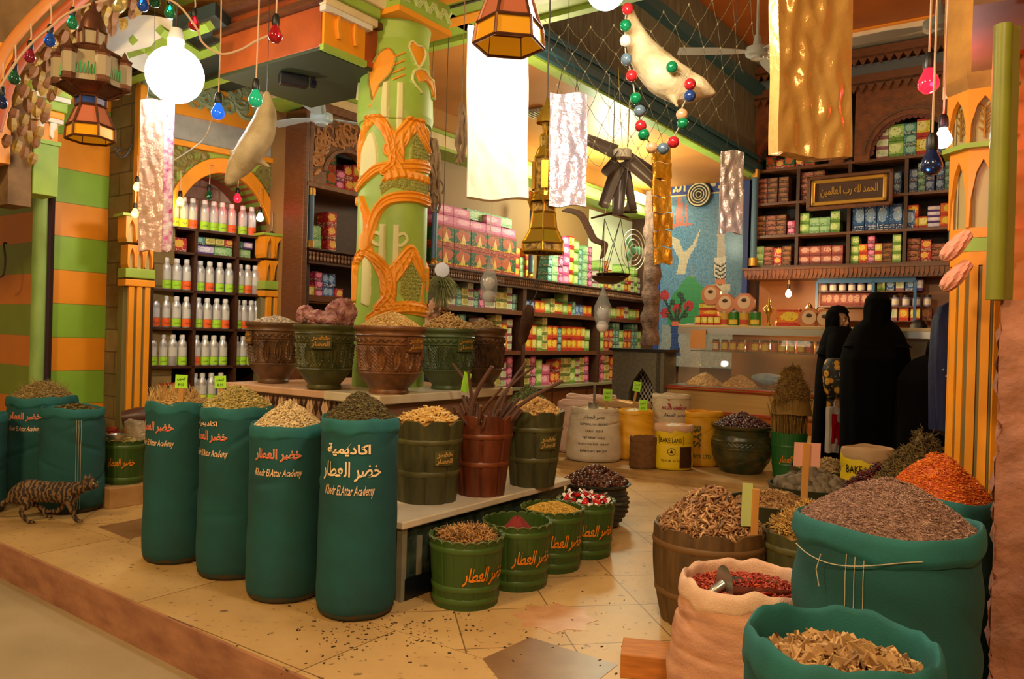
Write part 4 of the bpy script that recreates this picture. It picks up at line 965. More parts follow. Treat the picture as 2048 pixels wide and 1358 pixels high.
# below the cornice
left=(Bs(835)[0],sP[2]-.04)
fill(B,left[0],left[1],zb2,zb1-.125,.05,['mag','wht','wht','crm','crm','wht','tea','crm','wht','tea'],1,'upper shelf of left bay',1.18,7,full=1.06)
fill(B,LA[0][0],LA[0][1],zb2,zb1-.125,.05,['tea','blu','blu','ora','ora','lim','crm','yel','yel','lim','ora'],2,'upper shelf of middle bay',1.12,5,full=1.06)
fill(B,LA[1][0],LA[1][1],zb2,zb1-.125,.05,['yel','ora','wht','lim','lim'],3,'upper shelf of right bay',1.23,5,full=1.06)
fill(B,left[0]+.5,left[1],zb3,zb2-.05,.05,['wht','mag','tea','crm','ora'],4,'middle shelf of left bay',1.18,7,full=1.06)
fill(B,LA[0][0],LA[0][1],zb3,zb2-.05,.05,['ora','ora','yel','lim','crm','ora','ora','tea','ora','ora'],5,'middle shelf of middle bay',1.18,6,full=1.06)
fill(B,LA[1][0],LA[1][1],zb3,zb2-.05,.05,['tea','lim','red','red','tea'],6,'middle shelf of right bay',1.23,5,full=1.06)
fill(B,left[0]+.6,left[1],zb4,zb3-.05,.05,['mag','red','crm','wht'],7,'bottom shelf of left bay',1.29,6,full=1.06)
fill(B,LA[0][0],LA[0][1],zb4,zb3-.05,.05,['wht','crm','mag','lim','pnk','red','red','crm','crm','lim'],8,'bottom shelf of middle bay',1.29,6,full=1.06)
fill(B,LA[1][0],LA[1][1],zb4,zb3-.05,.05,['red','mag','crm','red'],9,'bottom shelf of right bay',1.40,5,full=1.06)
# on top of the cornice
def Bz(px,py): return B.sz(px,py)
hs0=Bz(877,500)[0]; hs1=Bz(1036,540)[0]; hw=(hs1-hs0)/5; hh=(Bz(905,448)[1]-zb1)/2.05
for k in range(5):
    for r in range(2):
        o=put_box(B,hs0+hw*(k+.5),.03,zb1+r*hh,hw-.004,hh,.16,'hen',f'green and red henna carton with a dome picture, {ORD[k]} from the left, {"upper" if r else "lower"} row')
        t_=obj('lettering',xf(text(shape_ar('حنا سوبر') if 0 else shape_ar('حنا فاتن'),hw*.7,.035,0,.03),(0,-.085,.05)),mat('yellow_print','e8d820',.5),o); 
        ff=obj('printed_dome',xf(lathe([(0,.12),(.006,.10),(.018,.07),(.034,.04),(.036,.0),(0,0)],12),(.01,-.081,.045),(0,0,0),(1,.05,1)),mat('golden_print','e0b050',.5),o)
    for r in range(2 if k in(0,1,3) else 1): put_box(B,hs0+hw*(k+.5),.05,zb1+2*hh+r*.10,hw-.004,.10,.14,'pnk',f'pink soap carton above the {ORD[k]} henna column, {ORD[r]} up')
    if k>=2: put_box(B,hs0+hw*(k+.5),.1,zb1+2*hh+.12,hw-.004,.11,.12,'grn',f'pale green tea carton behind the pink ones, {ORD[k]} column')
fill(B,Bz(828,480)[0],Bz(858,490)[0],zb1,zb1+.62,.05,['crm','yel','wht'],10,'on cornice behind column',1.,6,full=1)
fill(B,hs1+.02,Bz(1075,560)[0],zb1,zb1+.5,.05,['ora','grn'],11,'cornice beside henna cartons',.9,3)
fill(B,Bz(1108,540)[0],Bz(1200,560)[0],zb1,zb1+.75,.08,['tea','grn','mag','pnk','yel','lim'],12,'middle of cornice',1.2,5,full=.95)
fill(B,Bz(1205,560)[0],sP[-1]-.05,zb1,zb1+.45,.08,['wht','lim','red','yel','wht','lim'],13,'far right of cornice',1.1,3)
# turned posts over the cornice
for px,py,lb in ((868,500,'blue-grey turned wooden post with gilt ends left of the henna cartons'),(1060,560,'blue-grey turned wooden post above the middle of the long shelf')):
    s=Bz(px,py)[0]; r_=E_('turned_post',lb,'post',B.w(s,.0,zb1),B.rz)
    obj('post_shaft',cyl(.026,.07,.78,14),mat('blue_grey_paint','42607a',.45),r_,smooth=True)
    obj('gilt_base',lathe([(0,0),(.036,0),(.036,.03),(.024,.05),(.032,.07),(0,.07)],14),m_gold,r_); obj('gilt_capital',lathe([(0,.78),(.028,.78),(.024,.8),(.036,.83),(.036,.86),(0,.86)],14),m_gold,r_)
# ---------------- carved alcove at the left end of the long shelf ----------------
al0,al1=Bz(612,300)[0],Bz(760,300)[0]; za0=Bz(650,372)[1]; za1=Bz(650,215)[1]
ALC=E_('carved_alcove_frame','carved walnut frame with a round arch above the boxes left of the column','cabinet',B.o,B.rz)
acx=Bz(694,330)[0]; arx=Bz(694,330)[0]-Bz(648,330)[0]; zsp2=Bz(650,345)[1]; 
obj('arched_panel',xf(arch_panel(al0,al1+.25,za0,za1,acx,arx,zsp2,arx*.8,.08),(0,-.03,0)),m_carved,ALC)
obj('carving',xf(scrolls(9,al0+.03,al1,za0+.05,za1-.06,60,lambda x,z:al0+.03<x<al1+.2 and za0<z<za1-.08 and (((x-acx)/(arx+.05))**2+((z-zsp2)/(arx*.8+.05))**2>1 and not(z<zsp2 and abs(x-acx)<arx+.05)),.009,-.035),(0,0,0)),mat('light_walnut_carving','a8703c',.45),ALC,smooth=True)
obj('moulding',join([bx(al0-.03,al1+.25,-.06,.06,za1-.05,za1+.02),bx(al0-.0,al0+.04,-.05,.06,za0,za1),bx(al0-.03,al1+.25,-.05,.22,za0-.04,za0),xf(band(acx,zsp2,arx,arx+.035,.8,-.045,-.02),(0,0,0))]),m_carved,ALC,bev=.004)
obj('side_post',bx(al0-.05,al0-.0,-.05,.2,0,3.0),m_brown2,ALC,bev=.01)
obj('back_board',bx(al0,al1+.3,.22,.24,zb1,3.0),m_brown,ALC)
fill(B,al0+.16,al1+.1,za0,za1,.06,['ora','hen','mag','red'],14,'behind the carved arch',1.,2)
fill(B,Bz(633,450)[0],Bz(668,450)[0],zb1,za0-.08,.08,['grn','tea','grn'],15,'under the carved alcove',1.15,5)
fill(B,Bz(670,450)[0],Bz(706,450)[0],zb1,za0-.08,.08,['red','pnk','yel'],16,'under alcove beside column',.95,4)
fill(B,Bz(611,560)[0],Bz(706,560)[0],Bz(650,598)[1],zb1-.13,.05,['yel','yel','mag','blu','blu','red','red','red'],17,'below the left cornice',.85,3)
obj('shelf_board',bx(al0,al1+.2,0,.22,Bz(650,598)[1]-.04,Bz(650,598)[1]),m_brown2,LSU)
s=Bz(621,430)[0]; r_=E_('turned_post','blue-grey turned post with gilt ends under the carved alcove','post',B.w(s,.0,zb1),B.rz)
obj('post_shaft',cyl(.028,.06,za0-zb1-.1,14),MATS['blue_grey_paint'],r_,smooth=True); obj('gilt_base',cyl(.036,0,.06,14),m_gold,r_); obj('gilt_capital',cyl(.036,za0-zb1-.1,za0-zb1-.04,14),m_gold,r_)
# ---------------- bottle shelf inside the niche ----------------
def As(px,py,n=.0): return A.sz(px,py,n)
NS=E_('bottle_shelf','dark wooden shelf rack set in the arched niche, holding aluminium bottles','shelf unit',A.o,A.rz)
vx=[As(296,650)[0],As(382,650)[0],As(465,650)[0],As(517,640)[0]]
zr_=[As(420,y)[1] for y in (463,510,584,657,731,806)]
n0=-.06
for i,s in enumerate(vx): obj('upright',bx(s-.012,s+.012,n0,.28,.0,zr_[0]+(.0 if i else -.3)),m_brown,NS)
for z in zr_: obj('shelf_board',bx((vx[0] if z<zr_[1]-.01 else vx[0]+.18),vx[3]+(0 if z<zr_[0] else 0),n0,.28,z-.018,z),m_brown,NS)
obj('back_panel',bx(vx[0],vx[3],.28,.3,.0,zr_[1]),mat('rack_back','33241c',.7),NS)
m_alu=mat('brushed_aluminium','c9c9cc',.33,.45,noise=(30,'a8a8ac',.5,(1,1,.1))); m_cap=mat('white_cap','e0e0e0',.4); m_plab=mat('pale_paper_label','c8c8c4',.6)
STK={'o':('orange',mat('orange_sticker','f0621e',.6)),'l':('lime green',mat('lime_sticker','a8e030',.6)),'y':('yellow',mat('yellow_sticker','e4e838',.6)),'n':('no',None)}
def bottle(key):
    r=E_('aluminium_bottle','tmp','bottle')
    obj('bottle_body',lathe([(0,0),(.033,0),(.036,.004),(.036,.165),(.033,.182),(.020,.205),(.0185,.21),(0,.21)],22),m_alu,r,smooth=True,ang=50)
    obj('cap',lathe([(0,.208),(.020,.208),(.021,.212),(.021,.236),(.018,.242),(0,.242)],18),m_cap,r,smooth=True,ang=40)
    obj('paper_label',grid(14,2,lambda a,b:(.0365*np.sin((a-.5)*1.9),-.0365*np.cos((a-.5)*1.9),.075+b*.07)),m_plab,r,smooth=True)
    if key!='n':
        st=obj('price_sticker',grid(14,2,lambda a,b:(.037*np.sin((a-.5)*2.4),-.037*np.cos((a-.5)*2.4),.008+b*.062)),STK[key][1],r,smooth=True)
        t_=text(shape_ar({'o':'مسك','l':'ياسمين','y':'ورد'}[key]),.045,.022); v=t_[0]; obj('handwriting',(np.stack([.0378*np.sin(v[:,0]/.037),-.0378*np.cos(v[:,0]/.037),.038+v[:,2]],1),t_[1]),m_black,st)
    return r
proto={}
rowsA=[(0,[(341,'y'),(360,'y'),(378,'o'),(402,'l'),(420,'l'),(437,'l'),(456,'o'),(478,'l'),(496,'o')]),
(2,[(328,'l'),(349,'l'),(369,'o'),(396,'l'),(415,'o'),(435,'l'),(454,'l'),(476,'l'),(491,'o'),(506,'n')]),
(3,[(308,'o'),(329,'o'),(350,'l'),(370,'o'),(394,'l'),(412,'o'),(431,'l'),(448,'o'),(473,'l'),(486,'o'),(500,'n'),(511,'n')]),
(4,[(304,'l'),(325,'l'),(345,'n'),(364,'l'),(392,'o'),(410,'l'),(427,'l'),(445,'l'),(471,'l'),(485,'l'),(499,'l')]),
(5,[(391,'y'),(406,'y'),(424,'l'),(443,'l')])]
RN={0:'top shelf',2:'second bottle shelf',3:'third bottle shelf',4:'fourth bottle shelf',5:'lowest shelf'}
for row,bl in rowsA:
    for i,(px,k) in enumerate(bl):
        if k not in proto: proto[k]=bottle(k); b_=proto[k]; 
        else: b_=dup(proto[k])
        z=zr_[row]; b_.location=A.w(As(px,700,0)[0],.0,z); b_.rotation_euler=(0,0,A.rz+random.Random(i*7+row).uniform(-.3,.1))
        b_['label']=f"aluminium bottle with {STK[k][0]} sticker, {ORD[i]} from the left, {RN[row]} in the niche"; b_['group']='aluminium bottles in the niche'
fill(A,As(350,490)[0],As(386,490)[0]-.01,zr_[1],zr_[0]-.02,.0,['red'],20,'niche soap shelf, left',.95,2)
for i,(px,k) in enumerate(((401,'tea'),(421,'crm'),(441,'crm'),(457,'red'),(477,'tea'),(497,'pur'))): put_box(A,As(px,480)[0],.0,zr_[1]+.075,.075,.062,.1,k,f'{KIT[k][0]} soap bar box, {ORD[i]} in the upper row of the niche soap shelf')
for i,(px,k) in enumerate(((410,'pur'),(447,'grn'),(485,'grn'))): put_box(A,As(px,490)[0],.0,zr_[1],.145,.072,.1,k,f'long {KIT[k][0]} carton, {ORD[i]} in the lower row of the niche soap shelf')
for i,px in enumerate((310,331,349,366)): put_box(A,As(px,760)[0],-.02,zr_[5],.07,.17,.1,'hen',f'green and red tall carton, {ORD[i]} from the left on the lowest niche shelf')
for i,px in enumerate((469,481,493,505)): put_box(A,As(px,760)[0],-.02,zr_[5],.05,.17,.1,'blu',f'blue and red tall carton, {ORD[i]} at the right end of the lowest niche shelf')
# ---------------- mosaic wall panel ----------------
ms0,ms1=C.sz(1322,500,-.12)[0],C.sz(1487,500,-.12)[0]
mz0=C.sz(1400,735,-.12)[1]; mz1=C.sz(1400,330,-.12)[1]
MP=E_('mosaic_panel','tall blue mosaic picture of a green dome, minaret, flying bird and red roses','mosaic',C.w(0,-.12,0),C.rz)
W_,H_=ms1-ms0,mz1-mz0; nx=72; nz=int(nx*H_/W_)
def mp(px,py): s,z=C.sz(px,py,-.12); return ((s-ms0)/W_,(z-mz0)/H_)
def poly(*p): return [mp(*q) for q in p]
XX,ZZ=np.meshgrid((np.arange(nx)+.5)/nx,(np.arange(nz)+.5)/nz,indexing='ij')
g_=np.random.default_rng(1); CL=np.zeros((nx,nz,3)); CL[:]=(.10,.24,.42); CL*= (.7+.6*g_.random((nx,nz,1)))
def paint(m,c,j=.2):
    c=np.array(lin(c)[:3]); k=(1-j/2+j*g_.random((nx,nz,1))); CL[m]=(c*k)[m]
ins=lambda *p: inside(XX,ZZ,poly(*p))
dome=[(1335,650),(1335,615),(1345,590),(1365,565),(1383,548),(1395,562),(1412,580),(1420,600),(1425,650)]
paint(ins(*dome),'2f8a52'); paint(ins((1381,556),(1383,520),(1386,556)),'a87848')
paint(ins((1325,650),(1480,640),(1480,735),(1318,735)),'8f9aa0',.4)
paint(ins((1434,470),(1442,440),(1450,470),(1450,515),(1434,515)),'b8a898'); paint(ins((1428,515),(1454,513),(1452,570),(1430,572)),'d0c8bc'); paint(ins((1424,570),(1460,568),(1460,582),(1424,584)),'c8c0b0')
for k in range(5): paint(ins((1430,525+k*9),(1441,532+k*9),(1452,524+k*9),(1452,528+k*9),(1441,536+k*9),(1430,529+k*9)),'2a2020',.0)
paint(ins((1432,583),(1456,581),(1458,650),(1430,652)),'b8b4a8'); paint(ins((1430,560),(1452,558),(1452,568),(1430,570)),'c87858')
paint(ins((1340,470),(1358,480),(1368,505),(1385,490),(1402,455),(1392,492),(1378,515),(1370,548),(1352,548),(1360,520),(1346,495)),'c8b8a0')
for x in (1343,1352,1362,1371): paint(ins((x,405+abs(x-1365)),(x+4,402+abs(x-1365)),(x+5,452),(x,453)),'c86858')
paint(ins((1335,448),(1385,445),(1385,451),(1336,455)),'c86858'); paint(ins((1355,390),(1361,388),(1362,452),(1356,453)),'c86858')
for x,y in ((1329,591),(1355,618),(1378,612),(1331,626)): paint(np.hypot((XX-mp(x,y)[0])*W_,(ZZ-mp(x,y)[1])*H_)<.075,'a8202c',.6)
for p in (((1350,650),(1330,600)),((1350,650),(1352,620)),((1352,650),(1376,615)),((1350,648),(1334,628)),((1354,640),(1366,590))):
    D,_=sd_poly(XX*W_,ZZ*H_,[(mp(*q)[0]*W_,mp(*q)[1]*H_) for q in p]); paint(D<.018,'1c3a24',.3)
for x,y in ((1360,590),(1345,605),(1338,615),(1366,600),(1370,630)): paint(np.hypot((XX-mp(x,y)[0])*W_,(ZZ-mp(x,y)[1])*H_)<.04,'1c3a24',.4)
paint(ins((1340,650),(1362,650),(1356,680),(1362,712),(1338,712),(1344,680)),'1f3f80'); paint(ins((1344,643),(1358,643),(1358,652),(1344,652)),'c86848')
V=[];F=[];cc_=[]
gx,gz=W_/nx,H_/nz
for i in range(nx):
    for j in range(nz):
        b=len(V); x0,z0=ms0+i*gx,mz0+j*gz; e=.07
        V+=[(x0+e*gx,0,z0+e*gz),(x0+gx*(1-e),0,z0+e*gz),(x0+gx*(1-e),0,z0+gz*(1-e)),(x0+e*gx,0,z0+gz*(1-e))]; F.append((b,b+1,b+2,b+3)); cc_.append(CL[i,j])
ml_=mat('glass_tesserae',attr='tile',rough=.22)
ot=obj('tesserae',xf((np.array(V),F),(0,-.004,0)),ml_,MP)
at=ot.data.color_attributes.new('tile','FLOAT_COLOR','CORNER'); at.data.foreach_set('color',np.repeat(np.c_[np.array(cc_),np.ones(len(cc_))],4,axis=0).ravel().astype(np.float32))
obj('grout_bed',bx(ms0,ms1,0,.03,mz0,mz1),mat('grey_grout','7a8890',.8),MP)
m_blu=mat('blue_frame_paint','2b3f8f',.45)
zt0=mz1-.42
obj('frame',join([bx(ms0-.07,ms0,-.03,.05,mz0,mz1+.06),bx(ms1,ms1+.07,-.03,.05,mz0,mz1+.06),bx(ms0,ms1,-.03,.05,mz1,mz1+.06)]),m_blu,MP)
obj('inscription_band',bx(ms0,ms1,-.015,0,zt0,mz1),mat('deep_blue_tile','24357f',.35),MP)
obj('inscription_edge',join([bx(ms0,ms1,-.02,-.01,zt0,zt0+.02),bx(ms0,ms1,-.02,-.01,mz1-.02,mz1)]),mat('pale_gold_line','c8b888',.4),MP)
obj('lettering',xf(text(shape_ar('لا اله الا الله'),W_*.92,.30,0,.015),((ms0+ms1)/2,-.02,(zt0+mz1)/2)),MATS['pale_gold_line'],MP)
# round black and cream basket hung on the mosaic
p=C.sz(1398,389,-.2); bs=E_('woven_disc','round black and cream coiled disc hanging over the mosaic','wall basket',C.w(p[0],-.2,p[1]),C.rz)
for k,(r0,r1,c) in enumerate(((0,.035,0),(.035,.05,1),(.05,.075,0),(.075,.09,1),(.09,.115,0),(.115,.13,1),(.13,.155,0),(.155,.175,1),(.175,.19,0))):
    obj('coil',xf(lathe([(r0,0),(r0,.02),((r0+r1)/2,.028-.06*r0),(r1,.02),(r1,0)],40),(0,0,0),(PI/2,0,0),(.92,.92,1)),(m_black,mat('cream_straw','c8b898',.7))[c],bs,smooth=True)
# ---------------- big dark cabinet on the back wall ----------------
D_=C; nD=-.62
def Ds(px,py,n=nD): return C.sz(px,py,n)
dx_=[Ds(1507,450)[0],Ds(1594,450)[0],Ds(1697,450)[0],Ds(1810,450)[0],Ds(1908,450)[0]]
dz_=[Ds(1700,y)[1] for y in (527,463,394,323)]
ARC_T=Ds(1700,150)[1]
DC=E_('back_cabinet','tall dark carved cabinet with arched tops crowded with boxes on the back wall','cabinet',C.w(0,nD,0),C.rz)
for s in dx_: obj('upright',bx(s-.02,s+.02,0,.4,dz_[0],dz_[3]+.02),m_brown,DC)
for z in dz_: obj('shelf_board',bx(dx_[0],dx_[-1],-.01,.4,z-.03,z),m_brown2,DC)
obj('back_panel',bx(dx_[0]-.1,dx_[-1]+.1,.4,.43,dz_[0],ARC_T+.4),mat('dark_shelf_back','2a1a10',.7),DC)
m_amb=mat('amber_carved_wood','7a3e12',.4,noise=(14,'4c240a',.8),bump=(50,.2))
def Dx(px,py): return Ds(px,py)
rx=(Ds(1905,300)[0]-Ds(1735,300)[0])/2; cxR=Ds(1735,300)[0]+rx+.03; spz=dz_[3]+.05
for cx_ in (cxR,dx_[0]+rx+.02):
    obj('arched_panel',xf(arch_panel(cx_-rx-.17,cx_+rx+.17,dz_[3]-.02,ARC_T-.15,cx_,rx,spz,rx*.95,.06),(0,-.03,0)),m_amb,DC)
    o_=[]
    for a in np.linspace(.05,PI-.05,22):
        o_.append(xf(cyl(.035,-.012,.012,10),(cx_+(rx-.01)*math.cos(a),.0,spz+(rx*.95-.01)*math.sin(a)),(PI/2,0,0)))
    obj('scalloped_edge',join(o_),mat('red_brown_edge','5c1f0c',.5),DC)
    obj('arch_moulding',xf(band(cx_,spz,rx+.05,rx+.08,.97,-.05,-.02),(0,0,0)),m_brown2,DC)
for z in (ARC_T-.18,ARC_T+.13):
    obj('valance',join([bx(dx_[0]-.3,dx_[-1]+.2,-.12,.3,z,z+.12)]+[xf(prism([(-.045,.03),(-.045,0),(-.02,-.05),(0,-.085),(.02,-.05),(.045,0),(.045,.03)],.02),(dx_[0]-.25+i*.095,-.12,z)) for i in range(int((dx_[-1]-dx_[0]+.4)/.095))]),m_brown2,DC)
obj('lattice_screen',join([bx(dx_[0]-.3,dx_[-1]+.2,-.0,.02,ARC_T-.05,ARC_T+.1)]),mat('grey_screen','5c626c',.6),DC)
obj('top_ledge',bx(dx_[0]-.4,dx_[-1]+.3,-.2,.4,ARC_T+.32,ARC_T+.42),m_white,DC)
obj('cornice_box',bx(dx_[0]-.4,dx_[-1]+.3,-.25,.4,ARC_T+.42,ARC_T+.8),m_orange,DC)
zc=dz_[0]-.03; zcb=Ds(1700,556)[1]
pd=[]; s=dx_[0]-.05
obj('cornice',join([bx(dx_[0]-.1,dx_[-1]+.05,-.1,.4,zc-.03,zc),bx(dx_[0]-.05,dx_[-1]+.0,-.06,.3,zcb,zc-.03)]),m_brown2,DC)
while s<dx_[-1]: pd.append(xf(prism([(-.022,.1),(-.022,.04),(0,-.02),(.022,.04),(.022,.1)],.02),(s,-.085,zcb+.02))); s+=.05
obj('cornice_pendants',join(pd),m_amb,DC)
for px in (1511,1905):
    s=Ds(px,450)[0]; obj('side_column',join([cyl(.04,dz_[0]+.1,dz_[3]-.1,14,(s,-.05))]),MATS['blue_grey_paint'] if px<1600 else mat('dark_column','1c2630',.4),DC,smooth=True)
    obj('gilt_cap',cyl(.055,dz_[0],dz_[0]+.1,14,(s,-.05)),m_gold,DC); obj('gilt_cap',cyl(.055,dz_[3]-.1,dz_[3],14,(s,-.05)),m_gold,DC)
CD=Fr(C.w(0,nD,0).to_2d(),125)
fl=lambda a,b,r,keys,sd,wh,sc=1.,mr=4,full=.93: fill(CD,a+.025,b-.02,dz_[r],(dz_[r+1]-.03 if r<3 else dz_[3]+.5),.03,keys,sd,wh,sc,mr,full=full,dep=.18)
cl0,cl1,cl2,cl3,cl4=dx_
fl(cl0,cl1,2,['ddr','bwn','bwn','ddr'],30,'cabinet top left cell',1.0,5); fl(cl0,cl1,1,['bwn','ddr','bwn','mag'],31,'cabinet second left cell',1.,4); fl(cl0,cl1,0,['grn','ddr','red','bwn'],32,'cabinet bottom left cell',.95,4)
fl(cl1,cl2,2,['ddr','bwn','ddr'],33,'cabinet top cell behind plaque',1.1,5); fl(cl1,cl2,1,['lim','grn','grn','lim','grn'],34,'cabinet green box cell',1.1,4,.75); fl(cl1,cl2,0,['sal','sal','sal','sal','sal'],35,'cabinet pink box cell',1.15,3)
fl(cl2,cl3,2,['pur','blu','pur'],36,'cabinet top third cell',1.,4); fl(cl2,cl3,0,['lim','ora','mag','yel','bwn'],38,'cabinet bottom third cell',.9,4)
for i in range(5): put_box(CD,cl2+.1+i*.135,.03,dz_[1],.13,.30 if i<4 else .22,.16,'blu',f'tall bright blue carton, {ORD[i]} of five in the cabinet beside the framed plaque')
fl(cl3,cl4,2,['blu','tea','blu','blu','tea'],39,'cabinet top right cell',1.05,4); fl(cl3,cl4,1,['ora','yel','pur','ora'],40,'cabinet yellow box cell',1.05,4); fl(cl3,cl4,0,['ddr','red','ddr'],41,'cabinet bottom right cell',1.05,4)
fl(cl2+.25,cl4-.1,3,['wht','lim','tea','yel','blu','grn'],42,'under the right cabinet arch',1.6,3,1.0); fl(cl0+.1,cl1+.3,3,['hen','red','hen','red'],43,'under the left cabinet arch',1.0,1)
# framed plaque hanging before the cabinet
p=C.sz(1699,382,-1.0); FP=E_('framed_plaque','carved brown picture frame with gilt calligraphy hanging before the back cabinet','framed plaque',C.w(p[0],-1.0,p[1]),rot=(0,R_(0),C.rz-.04))
w_=.44*8.9/9.3; hw_,hh_=.47,.20
for nm,a,b,dd,m in (('outer_frame',hw_,hh_,.05,m_brown2),('inner_frame',hw_-.06,hh_-.05,.065,m_gold)):
    obj(nm,join([bx(-a,a,-dd,0,b-.045,b),bx(-a,a,-dd,0,-b,-b+.045),bx(-a,-a+.045,-dd,0,-b,b),bx(a-.045,a,-dd,0,-b,b)]),m,FP,bev=.01)
obj('plaque_panel',bx(-hw_+.05,hw_-.05,-.03,-.01,-hh_+.05,hh_-.05),m_brown,FP); obj('lettering',xf(text(shape_ar('الحمد لله رب العالمين'),.62,.12,0,.02),(0,-.04,0)),m_gold,FP)
# ---------------- back counter shelves with jars (blue framed case) ----------------
z0_=Ds(1700,640)[1]
s1_,s2_,s3_=Ds(1633,600)[0],Ds(1745,600)[0],Ds(1830,600)[0]; zz=[Ds(1700,y)[1] for y in (562,582,612,640)]
BC=E_('blue_framed_case','blue framed glass-fronted shelf with jars and boxes under the dark cabinet','shelf unit',C.w(0,nD,0),C.rz)
m_bb=mat('bright_blue_metal','1c5f9a',.4)
obj('frame',join([bx(s1_,s3_,.02,.05,zz[0]-.02,zz[0]+.05),bx(s1_-.02,s1_+.01,.02,.05,z0_-.4,zz[0]),bx(s2_-.015,s2_+.015,.02,.05,z0_-.4,zz[0]),bx(s3_-.02,s3_+.01,.02,.05,z0_-.4,zz[0])]),m_bb,BC)
for z in zz[1:]: obj('shelf_board',bx(s1_,s3_,.05,.35,z-.012,z),m_brown2,BC)
obj('back_panel',bx(Ds(1500,600)[0],dx_[-1]+.5,.36,.4,0,zc),mat('amber_back_wall','8f5218',.4),BC)
m_gl=mat('clear_glass','dfe8e0',.05,0,trans=.9,spec=.5)
m_lid=mat('dark_lid','2a2420',.4); 
def jar(label,loc,h,r,mc,ml,lidm,rz=0,lab=None,group=None):
    e=E_('glass_jar',label,'jar',loc,rz,group)
    obj('jar_body',lathe([(0,0),(r*.95,0),(r,.1*h),(r,.72*h),(r*.8,.83*h),(0,.83*h)],14),mc,e,smooth=True,ang=50)
    obj('lid',lathe([(0,.82*h),(r*.86,.82*h),(r*.86,h),(0,h)],14),lidm,e,smooth=True,ang=50)
    if ml: obj('jar_label',grid(8,2,lambda a,b:((r+.001)*np.sin((a-.5)*1.8),-(r+.001)*np.cos((a-.5)*1.8),h*(.15+.5*b))),ml,e,smooth=True)
    return e
m_j1=mat('violet_jar','8a80a8',.25); m_j2=mat('amber_honey','a85a10',.15,coat=.5); m_yl=mat('yellow_label','d8b840',.5); m_wl=mat('white_label','d8d0c0',.5); m_rl=mat('red_label','b8442a',.5); m_pl=mat('peach_tin','c8805c',.4)
for r,(za,keys) in enumerate(((zz[1],'v'),(zz[2],'p'),)):
    n=6 if r==0 else 8
    for i in range(n):
        s=s1_+.06+i*(s2_-s1_-.1)/(n-1); p=CD.w(s,.12,za)
        if r==0: jar(f'small violet jar, {ORD[i]} from the left on the top of the blue case',p,.12,.045,m_j1,m_wl,m_lid,CD.rz)
        else: put_box(CD,s,.1,za,.085,.16,.1,'sal',f'salmon tall carton, {ORD[i]} from the left in the middle of the blue case')
for i,k in enumerate(('lim','blu','wht','blu','pur')): put_box(CD,s2_+.07+i*.1,.1,zz[1],.085,.14,.1,k,f'{KIT[k][0]} small carton, {ORD[i]} from left in the top right of the blue case')
for i in range(5): jar(f'small white-labelled jar, {ORD[i]} from left on the right middle of the blue case',CD.w(s2_+.12+i*.11,.12,zz[2]),.13,.045,m_j1,m_wl,m_lid,CD.rz)
for i,k in enumerate(('wht','ora','yel','bwn')): put_box(CD,s2_+.2+i*.12,.1,zz[3],.1,.15,.1,k,f'{KIT[k][0]} carton, {ORD[i]} from left at the lower right of the blue case')
# glowing small bulb by the mirror
def simple_bulb(name,label,loc,col,power,r=.028,cordlen=.0,strength=20,glass=None):
    e=E_(name,label,'light bulb',loc)
    obj('glass_bulb',lathe([(0,-r*2.6),(r*.5,-r*2.5),(r*.95,-r*1.9),(r,-r*1.4),(r*.8,-r*.7),(r*.42,-r*.1),(r*.4,r*.2),(0,r*.2)],16),mat('lit_'+name+'_'+col,col,.2,emit=(col,strength)) if strength else glass,e,smooth=True)
    obj('socket',lathe([(0,r*.1),(r*.5,r*.1),(r*.55,r*1.6),(r*.3,r*1.9),(0,r*1.9)],12),m_black,e,smooth=True,ang=40)
    if cordlen: obj('cord',tube([(0,0,r*1.8),(.004,.002,cordlen*.5),(0,0,cordlen)],.004,5),m_cord,e)
    if power: light(name+'_glow',(loc[0],loc[1],loc[2]-r*1.5),power,lin(col)[:3],.03)
    return e
p=C.sz(1577,588,-.9); simple_bulb('wall_lamp','glowing lamp bulb on the amber wall behind the counter',C.w(p[0],-.9,p[1]+.05),'ffd0a0',14,.035,.12,30)
# ---------------- glass display counter ----------------
KF=Fr((2.44,8.0),125)
def Ks(px,py,n=0.): return KF.sz(px,py,n)
ks0=Ks(1334,790)[0]; ks1=Ks(1860,790)[0]; kz=[Ks(1500,y)[1] for y in (657,670,704,780,828)]
KC=E_('display_counter','steel and glass display counter with red trim strips below the mosaic','counter',KF.o,KF.rz)
kd_=.62; zT,zT2,zM,zR,zB=kz
obj('steel_front',bx(ks0,ks1,0,kd_,zB,zR-.02),mat('brushed_steel_warm','d8b070',.34,.4,noise=(3,'a88850',.5,(.3,1,8))),KC)
obj('red_trim',join([bx(ks0-.03,ks1,-.03,kd_,zR-.04,zR),bx(ks0-.03,ks1,-.03,kd_,zB-.04,zB)]),mat('red_trim','a8301c',.35,.2),KC,bev=.006)
obj('gold_trim',join([bx(ks0-.03,ks1,-.035,-.028,zR-.024,zR-.014),bx(ks0-.03,ks1,-.035,-.028,zB-.024,zB-.014)]),m_brass,KC)
gk0=Ks(1375,690)[0]
m_pane=mat('thin_pane','e8e0d0',.03,0,alpha=.16,spec=.8)
obj('front_glass',xf(grid(2,12,lambda a,b:(ks0+.12+a*(ks1-ks0-.12),.0+b*b*.10,zR+(zT-zR)*b)),(0,0,0)),m_pane,KC)
obj('side_glass',prism([(0,0),(kd_,0),(kd_,1),(.1,1)],.004) if 0 else (np.array([(ks0+.12,0,zR),(ks0+.12,kd_,zR),(ks0+.12,kd_,zT),(ks0+.12,.1,zT)]),[(0,1,2,3)]),m_pane,KC)
